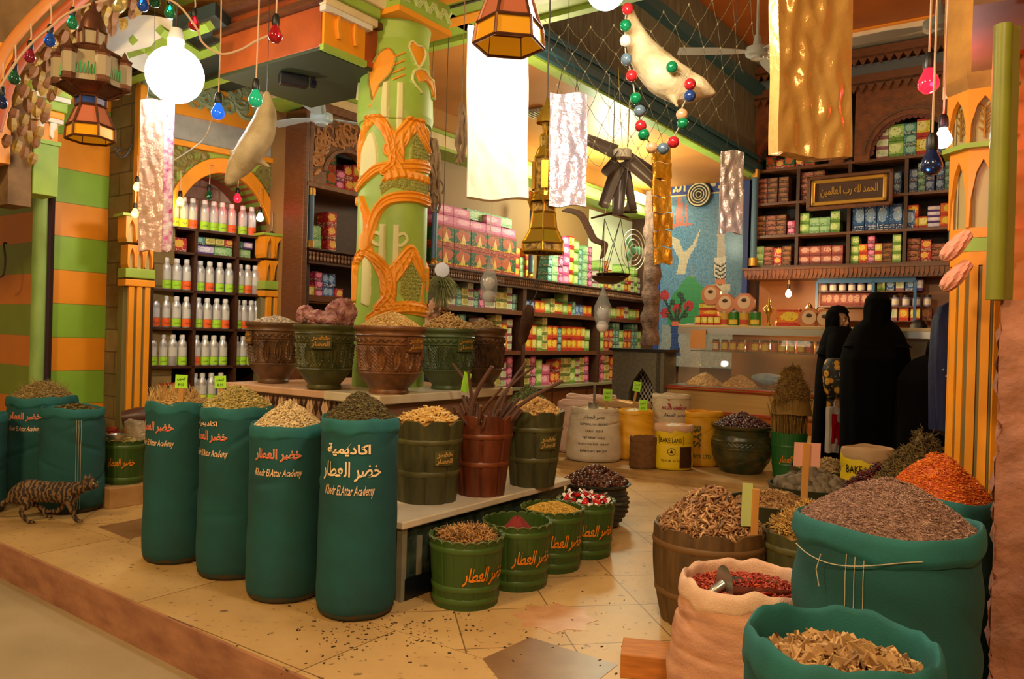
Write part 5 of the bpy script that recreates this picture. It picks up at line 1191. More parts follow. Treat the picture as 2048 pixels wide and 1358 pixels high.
obj('top_board',bx(ks0+.1,ks1,.02,kd_,zT-.0,zT+.03),mat('pale_counter_top','c8b48c',.3),KC,bev=.005)
obj('top_edge',bx(ks0+.1,ks1,.01,.05,zT2-.0,zT),m_steel,KC)
obj('glass_shelf',bx(ks0+.2,ks1,.14,.5,zM-.012,zM),mat('smoky_glass_shelf','4a5048',.1,alpha=.6),KC)
obj('back_mirror',bx(ks0+.5,ks1,kd_-.02,kd_,zR,zT),mat('warm_mirror','c88a58',.12,.9),KC)
obj('tray_deck',bx(ks0,ks1,0,kd_,zR-.01,zR+.01),m_steel,KC)
for s in (ks0+.15,ks0+1.3,ks1-.2):
    for n in (.08,kd_-.08): obj('leg',bx(s-.02,s+.02,n-.02,n+.02,.07,zB-.03),m_steel,KC)
gp=KF.w(ks0+.32,.26,zR+.01)
heap('nut_heap','pale roasted nuts heaped in the left tray of the glass counter',gp,.20,.12,'ball',700,.022,mat('pale_nut',island=['d8a860','c89048','e8c484','b07838'],rough=.5),51,1.4)
heap('nut_heap','second heap of pale nuts in the counter beside the leftmost',KF.w(ks0+.72,.24,zR+.01),.19,.12,'ball',650,.022,MATS['pale_nut'],52,1.4)
heap('raisin_heap','dark raisin heap in the middle tray of the glass counter',KF.w(ks0+1.15,.25,zR+.01),.2,.06,'ball',500,.022,mat('dark_raisin',island=['5a2c14','7c4420','3c1c0c'],rough=.4),53,1.4)
heap('raisin_heap','dark raisin heap at the right end of the glass counter',KF.w(ks0+1.6,.25,zR+.01),.2,.05,'ball',500,.022,MATS['dark_raisin'],54,1.4)
tag(obj('blue_cloth_bag',xf(ball(1,nu=30,nv=16),(0,0,0),(0,0,0),(.24,.09,.07)),mat('blue_white_plastic','9ab0c0',.3,noise=(6,'2f6fa0',.9)),None,KF.w(ks0+1.02,.42,zR+.09),(0,.1,KF.rz),smooth=True),'blue and white plastic bag lying in the glass counter','bag')
# honey jars on the glass shelf
jp=[(1432,'k'),(1450,'h'),(1467,'h'),(1484,'h'),(1512,'h'),(1532,'h'),(1549,'r'),(1565,'h'),(1583,'h'),(1603,'h'),(1620,'r'),(1640,'w')]
for i,(px,k) in enumerate(jp):
    s=Ks(px,690,.2)[0]; jar(f"honey jar with {dict(h='yellow',r='red',k='white',w='white')[k]} label, {ORD[i]} from the left on the counter glass shelf",KF.w(s,.2,zM),.125,.042,m_j2,dict(h=m_yl,r=m_rl,k=m_wl,w=m_wl)[k],m_lid,KF.rz)
tag(obj('pale_sign_card',bx(-.085,.085,-.006,.0,-.1,.1),mat('orange_card','e0a060',.5),None,KF.w(Ks(1397,678,-.0)[0],-.01,Ks(1397,678)[1]),(0,0,KF.rz)),'orange card stuck on the left end of the glass counter','sign')
p=MATS['orange_card']
for i_,px in enumerate((1545,1602)):
    s_,z__=Ks(px,672,.4); simple_bulb('case_lamp',('left','right')[i_]+' of two small glowing bulbs inside the glass counter',KF.w(s_,.4,zM+.10),'ffd8a0',4,.022,.05,30)
# brass coffee pots and hookah fittings against the amber wall
for i_,(px,h_) in enumerate(((1600,.20),(1618,.26),(1560,.16))):
    s_=Ks(px,640,.45)[0]; e=E_('brass_pot',('short','tall','small')[i_]+' gilt brass pot against the amber wall behind the sweet boxes','pot',KF.w(s_,.45,zT+.03),KF.rz+i_); obj('pot_body',lathe([(0,0),(.05,0),(.06,h_*.25),(.03,h_*.6),(.035,h_*.8),(.012,h_*.95),(0,h_)],20),m_brass,e,smooth=True); obj('spout',tube([(.04,0,h_*.3),(.08,0,h_*.5),(.10,0,h_*.8)],[.014,.01,.006],8),m_brass,e,smooth=True); obj('handle',tube(smooth_pts([(-.03,0,h_*.7),(-.08,0,h_*.6),(-.055,0,h_*.25)],4),.006,6),m_brass,e)
# goods on the counter top
zt=zT+.03
for i,px in enumerate((1395,1408,1421,1434)): put_box(KF,Ks(px,640,.1)[0],.1,zt,.065,.10,.1,'yel',f'small yellow carton, {ORD[i]} from the left on the counter top')
for r in range(2): put_box(KF,Ks(1415,620,.12)[0],.14,zt+.10+r*.07,.21,.07,.12,('ora','yel')[r],f'flat {("orange","yellow")[r]} tray carton stacked on the small yellow cartons, {ORD[r]} up')
def tin(label,px,r=.055,h=.14,col='g'):
    e=E_('food_tin',label,'tin',KF.w(Ks(px,640,.16)[0],.16,zt),KF.rz); obj('tin_body',lathe([(0,0),(r,0),(r,h),(0,h)],20),mat('green_yellow_tin','2f7a2c' ,.35) if col=='g' else mat('amber_tin','c8a040',.35),e,smooth=True,ang=40)
    obj('tin_label',grid(10,2,lambda a,b:((r+.001)*np.sin((a-.5)*2),-(r+.001)*np.cos((a-.5)*2),h*(.1+.35*b))),m_yl if col=='g' else m_rl,e); obj('rim',lathe([(r-.004,h),(r+.003,h),(r+.003,h+.006),(r-.004,h+.006)],20),m_steel,e)
for i,(px,c) in enumerate(((1449,'a'),(1468,'g'),(1489,'a'),(1511,'g'))): tin(f"{'green' if c=='g' else 'amber'} food tin, {ORD[i]} from the left on the counter top",px,col=c)
m_ros=mat('copper_foil_box','c07850',.3,.4)
def rosette(label,px,py,n=.12):
    s,z=Ks(px,py,n); e=E_('octagonal_sweet_box',label,'sweet box',KF.w(s,n,z),KF.rz)
    pts=[(.115*math.cos(a),.115*math.sin(a)) for a in np.linspace(PI/8,TAU+PI/8,9)[:-1]]
    obj('box_body',prism(pts,.05),m_ros,e,bev=.004); obj('window',xf(lathe([(0,0),(.07,0),(.07,.004),(0,.006)],24),(0,-.002,.015),(PI/2,0,0),(1,1,.6)),mat('pale_window','e0c0a0',.3),e); obj('emblem',xf(ball(.02,nu=12,nv=6,sc=(1.5,.3,1)),(0,-.006,.035)),m_brown,e)
rosette('copper coloured octagonal sweet box topmost on the yellow cartons',1421,590); rosette('octagonal sweet box standing on the amber tin',1450,608); rosette('octagonal sweet box above the right-hand tins',1488,607)
rosette('octagonal sweet box lying at the right of the sign card',1618,638,.08); rosette('octagonal sweet box beside the veiled woman',1649,640,.08)
br=E_('brass_urn','slender gilt urn ornament on the counter top behind the tins','ornament',KF.w(Ks(1537,640,.2)[0],.2,zt),KF.rz)
obj('urn_body',lathe([(0,0),(.04,0),(.04,.01),(.015,.03),(.012,.1),(.03,.13),(.035,.17),(.02,.21),(.012,.23),(.018,.25),(.006,.28),(.003,.33),(0,.34)],20),m_brass,br,smooth=True); obj('handle',join([tube([(sg*.03,0,.14),(sg*.06,0,.18),(sg*.02,0,.22)],.004,6) for sg in(-1,)]),m_brass,br); obj('handle',join([tube([(sg*.03,0,.14),(sg*.06,0,.18),(sg*.02,0,.22)],.004,6) for sg in(1,)]),m_brass,br)
put_box(KF,Ks(1576,635,.12)[0],.12,zt,.23,.17,.05,'ora','flat gold and copper picture box standing on the counter top')
# ---------------- fireplace-like stone stand ----------------
gpt=P(1276,760,8.6); gs=Fr(gpt.to_2d(),125); GS=E_('stone_fireplace','grey stone hearth block with a pointed arch and checkered tiles inside','fireplace',gs.o,gs.rz)
gl=gs.sz(1224,760)[0]; gr_=gs.sz(1320,760)[0]; gz0=gs.sz(1276,812)[1]; gz1=gs.sz(1276,703)[1]; gc=gs.sz(1284,760)[0]; gw=(gs.sz(1309,800)[0]-gs.sz(1257,800)[0])/2
ptp=[(gl,.07),(gc-gw,.07),(gc-gw,gz0+.15),(gc-gw*.7,gz0+.28),(gc,gz0+.42),(gc+gw*.7,gz0+.28),(gc+gw,gz0+.15),(gc+gw,.07),(gr_,.07),(gr_,gz1),(gl,gz1)]
m_gst=mat('dark_grey_granite','5a5648',.6,noise=(26,'6f6a58',.8))
obj('front_slab',prism(ptp,.06),m_gst,GS); obj('body',join([bx(gl,gl+.05,.05,.33,.07,gz1),bx(gr_-.05,gr_+.04,.0,.33,.07,gz1),bx(gl,gr_+.04,.05,.33,gz1-.05,gz1),bx(gl,gr_,.3,.33,.07,gz1)]),m_gst,GS); obj('top_rim',bx(gl-.03,gr_+.06,-.03,.34,gz1,gz1+.03),m_black,GS)
ck=[[],[]]
for i in range(14):
    for j in range(13):
        x=gc-gw+ (i+.5)*gw/7; z=.5+j*.035+gz0-.55; ck[(i+j)%2].append(box(gw/7.2,.01,.034,(x,.285,z)))
obj('checker_tiles',join(ck[0]),mat('dark_checker','1f1614',.4),GS); obj('checker_tiles',join(ck[1]),mat('cream_checker','d8ccb0',.4),GS)
# ---------------- raised ledge and the goods sacks on it ----------------
q1=G(1131,937); q2=G(1492,987); qd=(q2-q1).normalized(); qn=Vector((-qd.y,qd.x,0)); a=q1-qd*.5; b=q2+qd*6
struct('floor_ledge',hprism([(v.x,v.y) for v in (a,b,b+qn*6,a+qn*6)],-.02,.068),mat('tan_ledge','b8935c',.5,noise=(6,'94713f',.8)))
struct('trim_21',hprism([(v.x,v.y) for v in (a-qn*.03,b-qn*.03,b,a)],-.02,.03),mat('tan_ledge','b8935c'))
m_poly=mat('woven_white_plastic','cfc0a8',.6,noise=(20,'b8a888',.5),bump=(160,.2)); m_polyp=mat('woven_pinkish_plastic','d8b8a8',.6,noise=(20,'c8a090',.5),bump=(160,.2))
m_ylw=mat('woven_yellow_plastic','e0a418',.55,noise=(14,'c88c10',.5),bump=(120,.2)); m_lem=mat('lemon_paper','e8c818',.5); m_brl=mat('brown_burlap','7a5430',.9,noise=(20,'5e3e20',.7),bump=(160,.5))
def gsack(label,px,d,H,R,seed,m,oval=.75,cuff=.03,rotd=0,mr=None,name='goods_sack',taper=-.02,fold=.09,z0=.068):
    c=P(px,880,d); r,rf,H=sack(name,label,(c.x,c.y),z0,R,H,seed,m=m,mr=mr or m,cuff=cuff,oval=oval,rot=0,dirt=False,fold=fold,taper=taper); return r,c,H,rf
W1=gsack('white plastic rice sack printed with black lines of text, scoop standing in it',1188,7.45,.48,.265,61,m_poly,.8,taper=.13)
W0=gsack('pinkish white sack half hidden left of the rice sack',1152,7.95,.50,.2,62,m_polyp,.8)
Y1=gsack('plain yellow woven sack with a green price card, right of the rice sack',1268,7.6,.46,.21,63,m_ylw,.8,taper=.12)
N1=gsack('small brown burlap sack in front of the plain yellow sack',1287,7.05,.27,.125,64,m_brl,.8)
M1=gsack('white sack printed with red crossed swords behind the lemon yellow bag',1341,7.75,.61,.19,65,m_poly,.8)
K1_=gsack('lemon yellow flour sack with boxed black print, nearest on the ledge',1348,7.05,.385,.175,66,m_lem,.75,mr=m_burl2,cuff=.05)
O1=gsack('orange-yellow sack with vertical black letters beside the dark clay pot',1406,7.3,.49,.175,67,m_ylw,.8,cuff=.04)
B0=gsack('rolled down beige sack behind the rice sack',1243,8.1,.50,.30,68,m_brl,.7,cuff=.07,mr=mat('beige_burlap','a8855c',.9))
B9=gsack('pale folded sack top left of the price cards',1180,8.5,.52,.28,69,m_polyp,.7,cuff=.08)
def fl_text(S,deg,z,s,w_,h,m=None,shear=0,bold=.01,rot90=False):
    f=face_of(S[1],deg); vf=text(s,w_,h,shear,bold)
    if rot90: v=vf[0]; vf=(np.stack([-v[:,2],v[:,1],v[:,0]],1)*np.array([-1,1,-1]),vf[1])
    obj('lettering',wrap(vf,S[3],f,z,.004),m or m_black,S[0])
for i,(s,w_) in enumerate(((shape_ar('ارز طويل الحب') if 0 else shape_ar('ارض الطبيعة') if 0 else shape_ar('لحم ودجاج') if 0 else NAME_AR,.2),('EGYPTIAN LONG GRAIN RICE',.26),('CAIRO - INDIA',.17),('NET WEIGHT : 50 KGS',.2),('PRODUCTION DATE : JUNE 2007',.28),('EXPIRY DATE : MAY 2009',.24))):
    fl_text(W1,0,.42-i*.062,s if i else NAME_AR,w_,.022 if i else .04)
mr_=mat('dark_red_print','9a2838',.5)
fl_text(M1,14,.50,'MASAN HAMMOUR',.24,.035,mr_,bold=.03); fl_text(M1,14,.43,NAME_AR,.22,.04,mat('navy_print','2f3a70',.5)); 
f=face_of(M1[1],14)
obj('crossed_swords_emblem',wrap(join([mxf(bx(-.07,.07,-.001,0,-.006,.006),Matrix.Rotation(sg*.5,4,'Y')) for sg in(-1,1)]+[mxf(bx(-.075,-.055,-.001,0,-.02,.02),Matrix.Rotation(sg*.5,4,'Y')) for sg in(-1,1)]),M1[3],f,.56,.004),mr_,M1[0])
fl_text(K1_,-8,.27,'BAKE LAND',.19,.04); f=face_of(K1_[1],-8)
obj('print_frame',wrap(join([bx(-.105,.105,-.001,0,.032,.035),bx(-.105,.105,-.001,0,-.035,-.032),bx(-.105,-.102,-.001,0,-.035,.035),bx(.102,.105,-.001,0,-.035,.035)]),K1_[3],f,.27,.004),m_black,K1_[0])
obj('round_emblem',wrap(join([band(0,0,.03,.034,1,-.001,0,24,0,TAU),prism([(-.015,-.012),(.015,-.012),(0,.02)],.001)]),K1_[3],f,.17,.004),m_black,K1_[0]); obj('brown_panel',wrap(xf(grid(6,4,lambda a,b:((a-.5)*.12,0*a-.001,(b-.5)*.19)),(0,0,0)),K1_[3],face_of(K1_[1],48),.12,.003),m_brown,K1_[0])
fl_text(K1_,-8,.09,'FLOUR  50 KG',.16,.02); fl_text(O1,-22,.28,'BYS',.2,.075,mat('olive_print','5a5a20',.5),bold=.03,rot90=True); fl_text(O1,0,.10,'BYS LTD',.16,.035,mat('olive_print','5a5a20',.5),bold=.03)
for i,(S,nm,lb,mt,kind,sz) in enumerate(((W1,'rice_heap','white rice in the printed rice sack',mat('rice',island=['d8ccb0','c8bca0','e8e0c8']),'seed',.01),(K1_,'flour_heap','white flour mound in the lemon yellow sack',mat('flour','e8e4dc',.9),'seed',.008),(O1,'spice_heap','orange spice in the sack with vertical letters',mat('orange_spice','c85a10',.9,bump=(60,.5)),'seed',.008),(Y1,'grain_heap','pale grain in the plain yellow sack',MATS['rice'],'seed',.01),(B0,'grain_heap','brown grain in the rolled beige sack',MATS['pale_nut'],'seed',.012))):
    Rr=S[0]['R']*.88; heap(nm,lb,(S[1].x,S[1].y,.068+S[2]-.03),Rr,.06 if nm!='spice_heap' else .02,kind,500,sz,mt,70+i,1.5,oval=.78)
# price cards on sticks
m_lime=mat('lime_price_card','a8e838',.6); m_stk=mat('pale_wooden_stick','b88440',.6)
def card(label,px,py,d,w_,h_,sl,m=m_lime,tilt=0,txt=True,sw=.012,rz=0,below=None):
    p=P(px,py,d); e=E_('price_card',label,'price card',p,rot=(0,tilt,rz)); obj('card',bx(-w_/2,w_/2,-.003,0,-h_/2,h_/2),m,e)
    if sl: obj('stake',bx(-sw,sw,0,.008,-h_/2-sl,.0 if below is None else below),m_stk,e)
    if txt: obj('lettering',join([xf(text(shape_ar('كركم') if 0 else shape_ar('كمون'),w_*.7,h_*.25),(0,-.005,h_*.2)),xf(text('8.00',w_*.5,h_*.22),(0,-.005,-h_*.22))]),m_black,e)
    return e
card('lime price card above the rice sack',1215,790,7.35,.085,.11,.16,tilt=.04); card('lime price card above the plain yellow sack',1286,811,7.5,.08,.11,.16,tilt=-.03); card('lime price card before the hearth arch',1274,773,7.9,.08,.10,.2,tilt=.15)
card('lime price card standing in the leftmost front sack stems',363,763,4.0,.062,.068,.12,tilt=.03); card('lime price card above the second front sack',441,764,3.95,.058,.062,.1,tilt=-.06); card('lime price card propped behind the bark sticks',932,765,4.35,.06,.11,.0,tilt=.25,txt=False,rz=.9)
sc2=E_('metal_scoop','steel scoop standing upright in the rice sack','scoop',P(1188,822,7.4)); obj('bowl',xf(grid(14,6,lambda u,v:(.05*np.sin((u-.5)*PI),.04-.05*np.cos((u-.5)*PI),-.08+.16*v)),(0,0,0)),m_steel,sc2,smooth=True); obj('handle',tube([(0,0,.07),(.0,0,.24)],.012,8),m_steel,sc2)
# ---------------- big round glazed pots ----------------
def roundpot(label,c,z0,R,H,m,seed,ribs=0,bandm=None):
    e=E_('round_pot',label,'pot',(c[0],c[1],z0)); q=wob(seed)
    def rf(th,z):
        t=np.asarray(z,float)/H; r=R*np.interp(t,[0,.1,.35,.6,.78,.84,.90,.94,1],[.62,.74,.93,.98,.90,.84,.86,.97,1.0])
        if ribs: r=r+.006*np.sin(th*3+t*60)*(t<.84)
        else: r=r+.006*np.exp(-((t-.68)/.012)**2)+.006*np.exp(-((t-.52)/.012)**2)+.004*np.sin(th*40)*np.sin(t*90)*(t>.54)*(t<.66)+.007*np.maximum(0,np.sin(th*9+3*np.sin(t*14)))*np.maximum(0,np.sin((t-.12)*9))*(t>.13)*(t<.47)
        return r
    def fn(U_,V_):
        z=np.interp(V_,[0,.02,.9,.93,1],[0,0,1,1,.75])*H; th=U_*TAU; r=rf(th,z)+(.006*np.sin(th*22)*(V_>.86) if ribs else 0); r=np.where(V_<.01,0,r); r=np.where(V_>.92,R*.88,r); return r*np.cos(th),r*np.sin(th),z
    obj('vessel',grid(200,90,fn,cu=True),m,e,smooth=True); return e
c=P(1192,1000,5.13); roundpot('ribbed black clay pot heaped with dried dates at the end of the marble step',c,0,.222,.285,mat('black_ribbed_clay','2a2a24',.45,noise=(14,'45453a',.7)),81,1)
m_date=mat('dried_dates',island=['3a1810','5c2a18','2a120c','7a4424','4a2014'],rough=.28)
heap('date_heap','dark glossy dried dates heaped in the ribbed black pot',(c.x,c.y,.27),.215,.11,'ball',520,.032,m_date,82,1.4)
c=P(1483,900,7.0); roundpot('large dark green glazed pot with a carved gilt band standing on the ledge',c,.068,.275,.42,mat('dark_green_glaze','1f3020',.3,noise=(9,'5a4a20',.7)),83)
heap('date_heap','very dark dates heaped in the large green glazed pot',(c.x,c.y,.068+.40),.25,.115,'ball',620,.032,mat('black_dates',island=['2a0c10','401418','1c080a','58242a'],rough=.3),84,1.4)
c=P(1577,900,6.75); stavebarrel('tin_bucket','tall green tin bucket with orange lettering holding dried herb stalks before the counter',c,.068,.125,.155,.40,20,.012,mat('bright_green_tin','1f5f2a',.4),mat('bright_green_tin','1f5f2a'),(.3,.7),None,9,0,cat='bucket',groove=.0015,letter=(10,.42,.2,.075))
m_brnh=mat('brown_dry_herb',island=['5a3c14','7c5820','94702c','3f2a0e','a8843c'],rough=.8)
stems('dried_herb_bunch','tall bushy brown dried herb bunch standing in the tall green bucket',(c.x,c.y,.44),.14,.58,900,m_brnh,85,.0022,.30)
heap('dried_herb_tips','feathery brown seed heads at the top of the tall herb bunch',(c.x+.02,c.y,.62),.17,.36,'twig',2600,.05,m_brnh,86,2.4,tilt=1.2,lump=.2)
# left: small bucket on a plinth, scoops and plastic bag
c=P(250,930,5.42); pe=tag(obj('wooden_plinth',bx(-.19,.19,-.17,.17,0,.135),mat('tan_tiled_plinth','b58a56',.6,noise=(8,'94683a',.8)),None,(c.x,c.y,0),(0,0,UVROT),bev=.004),'low tan block under the small lettered green bucket','plinth')
stavebarrel('tin_bucket','small green tin bucket with orange lettering on the low tan block',c,.135,.12,.135,.30,16,.012,m_gmet,m_gmeth,(.12,.86),None,3,0,cat='bucket',groove=.0015,letter=(-14,.5,.18,.07),rim=m_wornrim)
heap('brown_pods','brown seed mix in the small lettered bucket',(c.x,c.y,.415),.115,.03,'seed',500,.012,m_stalk,88,1.5)
c2=P(225,880,5.68); stavebarrel('tin_bucket','dark bucket of red pods behind the small lettered bucket',c2,0,.10,.12,.42,16,.01,mat('very_dark_tin','16180f',.5),mat('very_dark_tin','16180f'),(.2,.8),None,4,0,cat='bucket',groove=.001)
heap('red_pods','red dried pods behind the small lettered bucket',(c2.x,c2.y,.40),.108,.07,'curl',300,.025,m_redp,87,1.5)
pb=P(283,865,5.5); tag(obj('plastic_bag',xf(rock(12,(.13,.1,.10)),(0,0,0)),mat('cloudy_plastic','b8a890',.25,alpha=.55),None,pb,smooth=True),'crumpled cloudy plastic bag beside the small lettered bucket','bag')
tag(obj('brown_bottle_gourd',xf(lathe([(0,-.13),(.05,-.12),(.065,-.03),(.06,.05),(.04,.1),(.03,.13),(0,.14)],18),rot=(0,1.45,0)),mat('purple_brown_skin','4a2a24',.4),None,P(283,832,5.55),(0,0,.3),smooth=True),'purple-brown oval gourd lying above the plastic bag','gourd')
sm=E_('metal_sieve','round metal scoop resting on the rim of the small bucket','scoop',P(233,868,5.28)); obj('bowl',lathe([(0,-.04),(.04,-.035),(.06,-.01),(.065,.0),(.06,.0),(.04,-.03),(0,-.036)],20),m_steel,sm,smooth=True); obj('handle',tube([(-.06,0,0),(-.14,0,.01)],.006,6),m_steel,sm)
# ---------------- right pillar, pipe and broken plaster ----------------
pc_=P(1962,600,3.22); RP=E_('fluted_pillar','orange and olive fluted pillar with stalactite capital at the right of the opening','pillar',(pc_.x,pc_.y,0),R_(22.5)+.2)
def octo(r,z0,z1): return lathe([(0,z0),(r,z0),(r,z1),(0,z1)],8)
zc0=P(1962,470,3.2).z; zc1=P(1962,300,3.2).z; zc2=P(1962,190,3.2).z
obj('shaft',octo(.115,.25,zc0-.08),mat('olive_pilaster','6e6438',.6),RP)
fl_=[];rc_=[];cp_=[];lf_=[]
for k in range(8):
    a=R_(22.5+45*k); ap=.115*math.cos(PI/8)
    for dx in (-.022,.022):
        b_=box(.012,.030,zc0-.5,(ap,dx,(zc0+.3)/2)); fl_.append(xf(b_,rot=(0,0,a)))
    for (z0,z1,rr) in ((zc0+.02,zc1-.01,.135),(zc1+.01,zc2,.15)):
        ap2=rr*math.cos(PI/8)*1.0; hw_=rr*math.sin(PI/8); h=z1-z0
        pr=prism([(-hw_,0),(-hw_*.86,0),(-hw_*.8,h*.35),(-hw_*.45,h*.7),(0,h*.86),(hw_*.45,h*.7),(hw_*.8,h*.35),(hw_*.86,0),(hw_,0),(hw_,h),(-hw_,h)],.02)
        cp_.append(xf(pr,(math.cos(a)*ap2,math.sin(a)*ap2,z0),(0,0,a+PI/2))); rc_.append(xf(bx(-hw_,hw_,-.0,.005,0,h*.9),(math.cos(a)*(ap2-.03),math.sin(a)*(ap2-.03),z0),(0,0,a+PI/2)))
        if z0>zc1: lf_.append(xf(join([tube([(0,0,.02),(0,0,h*.7)],.004,5)]+[tube([(0,0,zz_),(s_*.02,0,zz_+.025)],.003,5) for zz_ in (.04,.07,.1,.13) for s_ in(-1,1)]),(math.cos(a)*(ap2-.018),math.sin(a)*(ap2-.018),z0),(0,0,a+PI/2)))
obj('flute',join(fl_),m_orange,RP); obj('capital',join(cp_),m_orange,RP); obj('capital_recess',join(rc_+[octo(.10,zc0,zc2)]),mat('gold_recess','b8a468',.5),RP); obj('leaf_carving',join(lf_),m_gold,RP)
obj('green_band',join([octo(.125,zc0-.075,zc0-.02),octo(.165,zc1-.012,zc1+.008),octo(.13,.12,.25)]),m_green,RP); obj('orange_band',join([octo(.128,zc0-.02,zc0+.02),octo(.122,zc0-.13,zc0-.075),octo(.13,0,.12)]),m_orange,RP)
obj('plaster_head',lathe([(.15,zc2),(.17,zc2+.05),(.17,4.0),(0,4.0)],8),mat('patchy_yellow_plaster','c98f3a',.8,noise=(5,'8a6030',1.),bump=(14,.6)),RP)
obj('light_band',bx(-.10,-.085,-.13,.13,zc2,3.9),m_cream,RP)
m_plas=mat('broken_pink_plaster','b87c64',.9,noise=(5,'7a4e38',1.),bump=(9,1.0,.03))
def rough_block(x0,x1,y0,y1,z0,z1,seed,am=.02):
    q=np.random.default_rng(seed); vs=[]
    n=26
    def side(fn): return grid(n,n*2,fn)
    def nz_(x,y,z): return am*(np.sin(x*31+seed)*np.sin(z*23)+.6*np.sin(z*61+x*40)+.5*np.sin(z*9+seed*2))
    return join([side(lambda u,v:(x0+(x1-x0)*u+0*v,y0+nz_(u,0,v*3)+0*u,z0+(z1-z0)*v)),side(lambda u,v:(x0+nz_(u,1,v*3),y0+(y1-y0)*u,z0+(z1-z0)*v))])
zt1=P(2010,600,2.2).z; bp=P(1992,900,2.2)
struct('wall_right_pier',rough_block(0,1.0,0,.6,-.19,zt1,3,.010),m_plas,(bp.x,bp.y,0),(0,0,R_(-36)),smooth=True)
bp2=P(2008,500,2.5); struct('wall_right_upper',rough_block(0,1.2,0,.6,zt1-.02,2.25,5,.006),mat('orange_red_wall','b8561c',.7,noise=(4,'8a6a20',.8)),(bp2.x+.02,bp2.y,0),(0,0,R_(-36)),smooth=True)
pp=P(1999,300,2.2); PG=E_('drain_pipe','olive green vertical pipe with a flat board beside it at the right edge','pipe',(pp.x,pp.y,0))
obj('pipe',cyl(.024,zt1-.0,P(1999,50,2.2).z,20),mat('olive_green_paint','8a8f28',.45,noise=(6,'6a6a1c',.6)),PG,smooth=True,ang=50); obj('flat_board',bx(.026,.05,.0,.05,zt1,P(1999,50,2.2).z),mat('olive_board','7a6a1c',.6),PG)
bq=P(1945,62,2.35); struct('beam_end',bx(0,.9,-.2,.4,0,.3),mat('brown_yellow_beam','7a4a18',.6,noise=(4,'5a3410',.8)),(bq.x,bq.y,bq.z),(0,0,R_(-30)))
# ---------------- facade bracket over the street, left of the column ----------------
bz=2.83; e1=G(640,100,bz); e0=G(452,160,bz); bu=e1.dot(U); BV0=e1.dot(Vv_); BV1=e0.dot(Vv_)
BRK=E_('facade_bracket','stepped orange and green box bracket with white pendants hanging left of the column','bracket',(0,0,0),UVROT)
L1=lambda a0,a1,b0,b1,z0,z1: bx(a0,a1,b0,b1,z0,z1)
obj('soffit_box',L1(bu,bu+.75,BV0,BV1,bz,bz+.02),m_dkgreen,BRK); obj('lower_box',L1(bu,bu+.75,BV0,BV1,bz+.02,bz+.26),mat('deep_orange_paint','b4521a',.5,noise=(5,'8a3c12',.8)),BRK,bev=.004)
obj('ledge',join([L1(bu-.04,bu+.8,BV0-.04,BV1+.03,bz+.26,bz+.30),L1(bu-.10,bu+.8,BV0+.12,BV1+.02,bz+.36,bz+.42)]),m_brown2,BRK); obj('upper_box',L1(bu+.0,bu+.8,BV0+.05,BV1-.05,bz+.30,bz+.56),MATS['deep_orange_paint'],BRK)
obj('cornice',join([L1(bu-.16,bu+.8,BV0+.35,BV1+.0,bz+.56,bz+.62),L1(bu-.22,bu+.8,BV0+.35,BV1-.0,bz+.70,bz+.78),L1(bu-.12,bu+.8,BV0+.3,BV1-.0,bz+.62,bz+.70)]),MATS['deep_orange_paint'],BRK)
fx=BV0-.0
obj('end_panel',L1(bu+.01,bu+.33,fx-.02,fx,bz+.02,bz+.28),m_orange,BRK); obj('green_lip',L1(bu+.0,bu+.34,fx-.03,fx+.01,bz,bz+.035),m_green,BRK)
pn=[prism([(-.012,0),(.012,0),(.012,-.06),(.03,-.13),(.018,-.15),(.0,-.15),(-.012,-.09)],.03) for _ in range(1)]
for k in range(2):
    obj('pendant',xf(pn[0],(bu+.10+k*.13,fx-.045,bz+.24),(0,0,0)),m_orange,BRK,bev=.005)
obj('white_band',L1(bu-.01,bu+.36,fx-.05,fx,bz+.22,bz+.25),m_white,BRK); obj('cream_cornice',join([L1(bu-.02,bu+.4,fx-.06,fx,bz+.25,bz+.30),L1(bu-.04,bu+.44,fx-.10,fx+.05,bz+.36,bz+.50)]),m_cream,BRK,bev=.01); obj('green_cove',L1(bu-.02,bu+.4,fx-.08,fx+.02,bz+.30,bz+.36),m_green,BRK,bev=.01)
obj('side_post',join([L1(bu+.0,bu+.06,BV0-.0+.12,BV0+.22,bz+.3,bz+.9)]),m_green,BRK,bev=.01)
# black camera under the bracket
cp=P(590,160,4.9); CA=E_('security_camera','small black camera fixed under the facade beam','camera',cp,.5); obj('camera_body',bx(-.10,.08,-.035,.035,-.04,.03),m_black,CA,bev=.01); obj('lens',xf(cyl(.025,0,.03,14),(.1,0,-.005),(0,PI/2,0)),mat('lens_glass','181428',.1),CA); obj('mount',bx(.10,.125,-.02,.02,-.02,.16),m_black,CA)
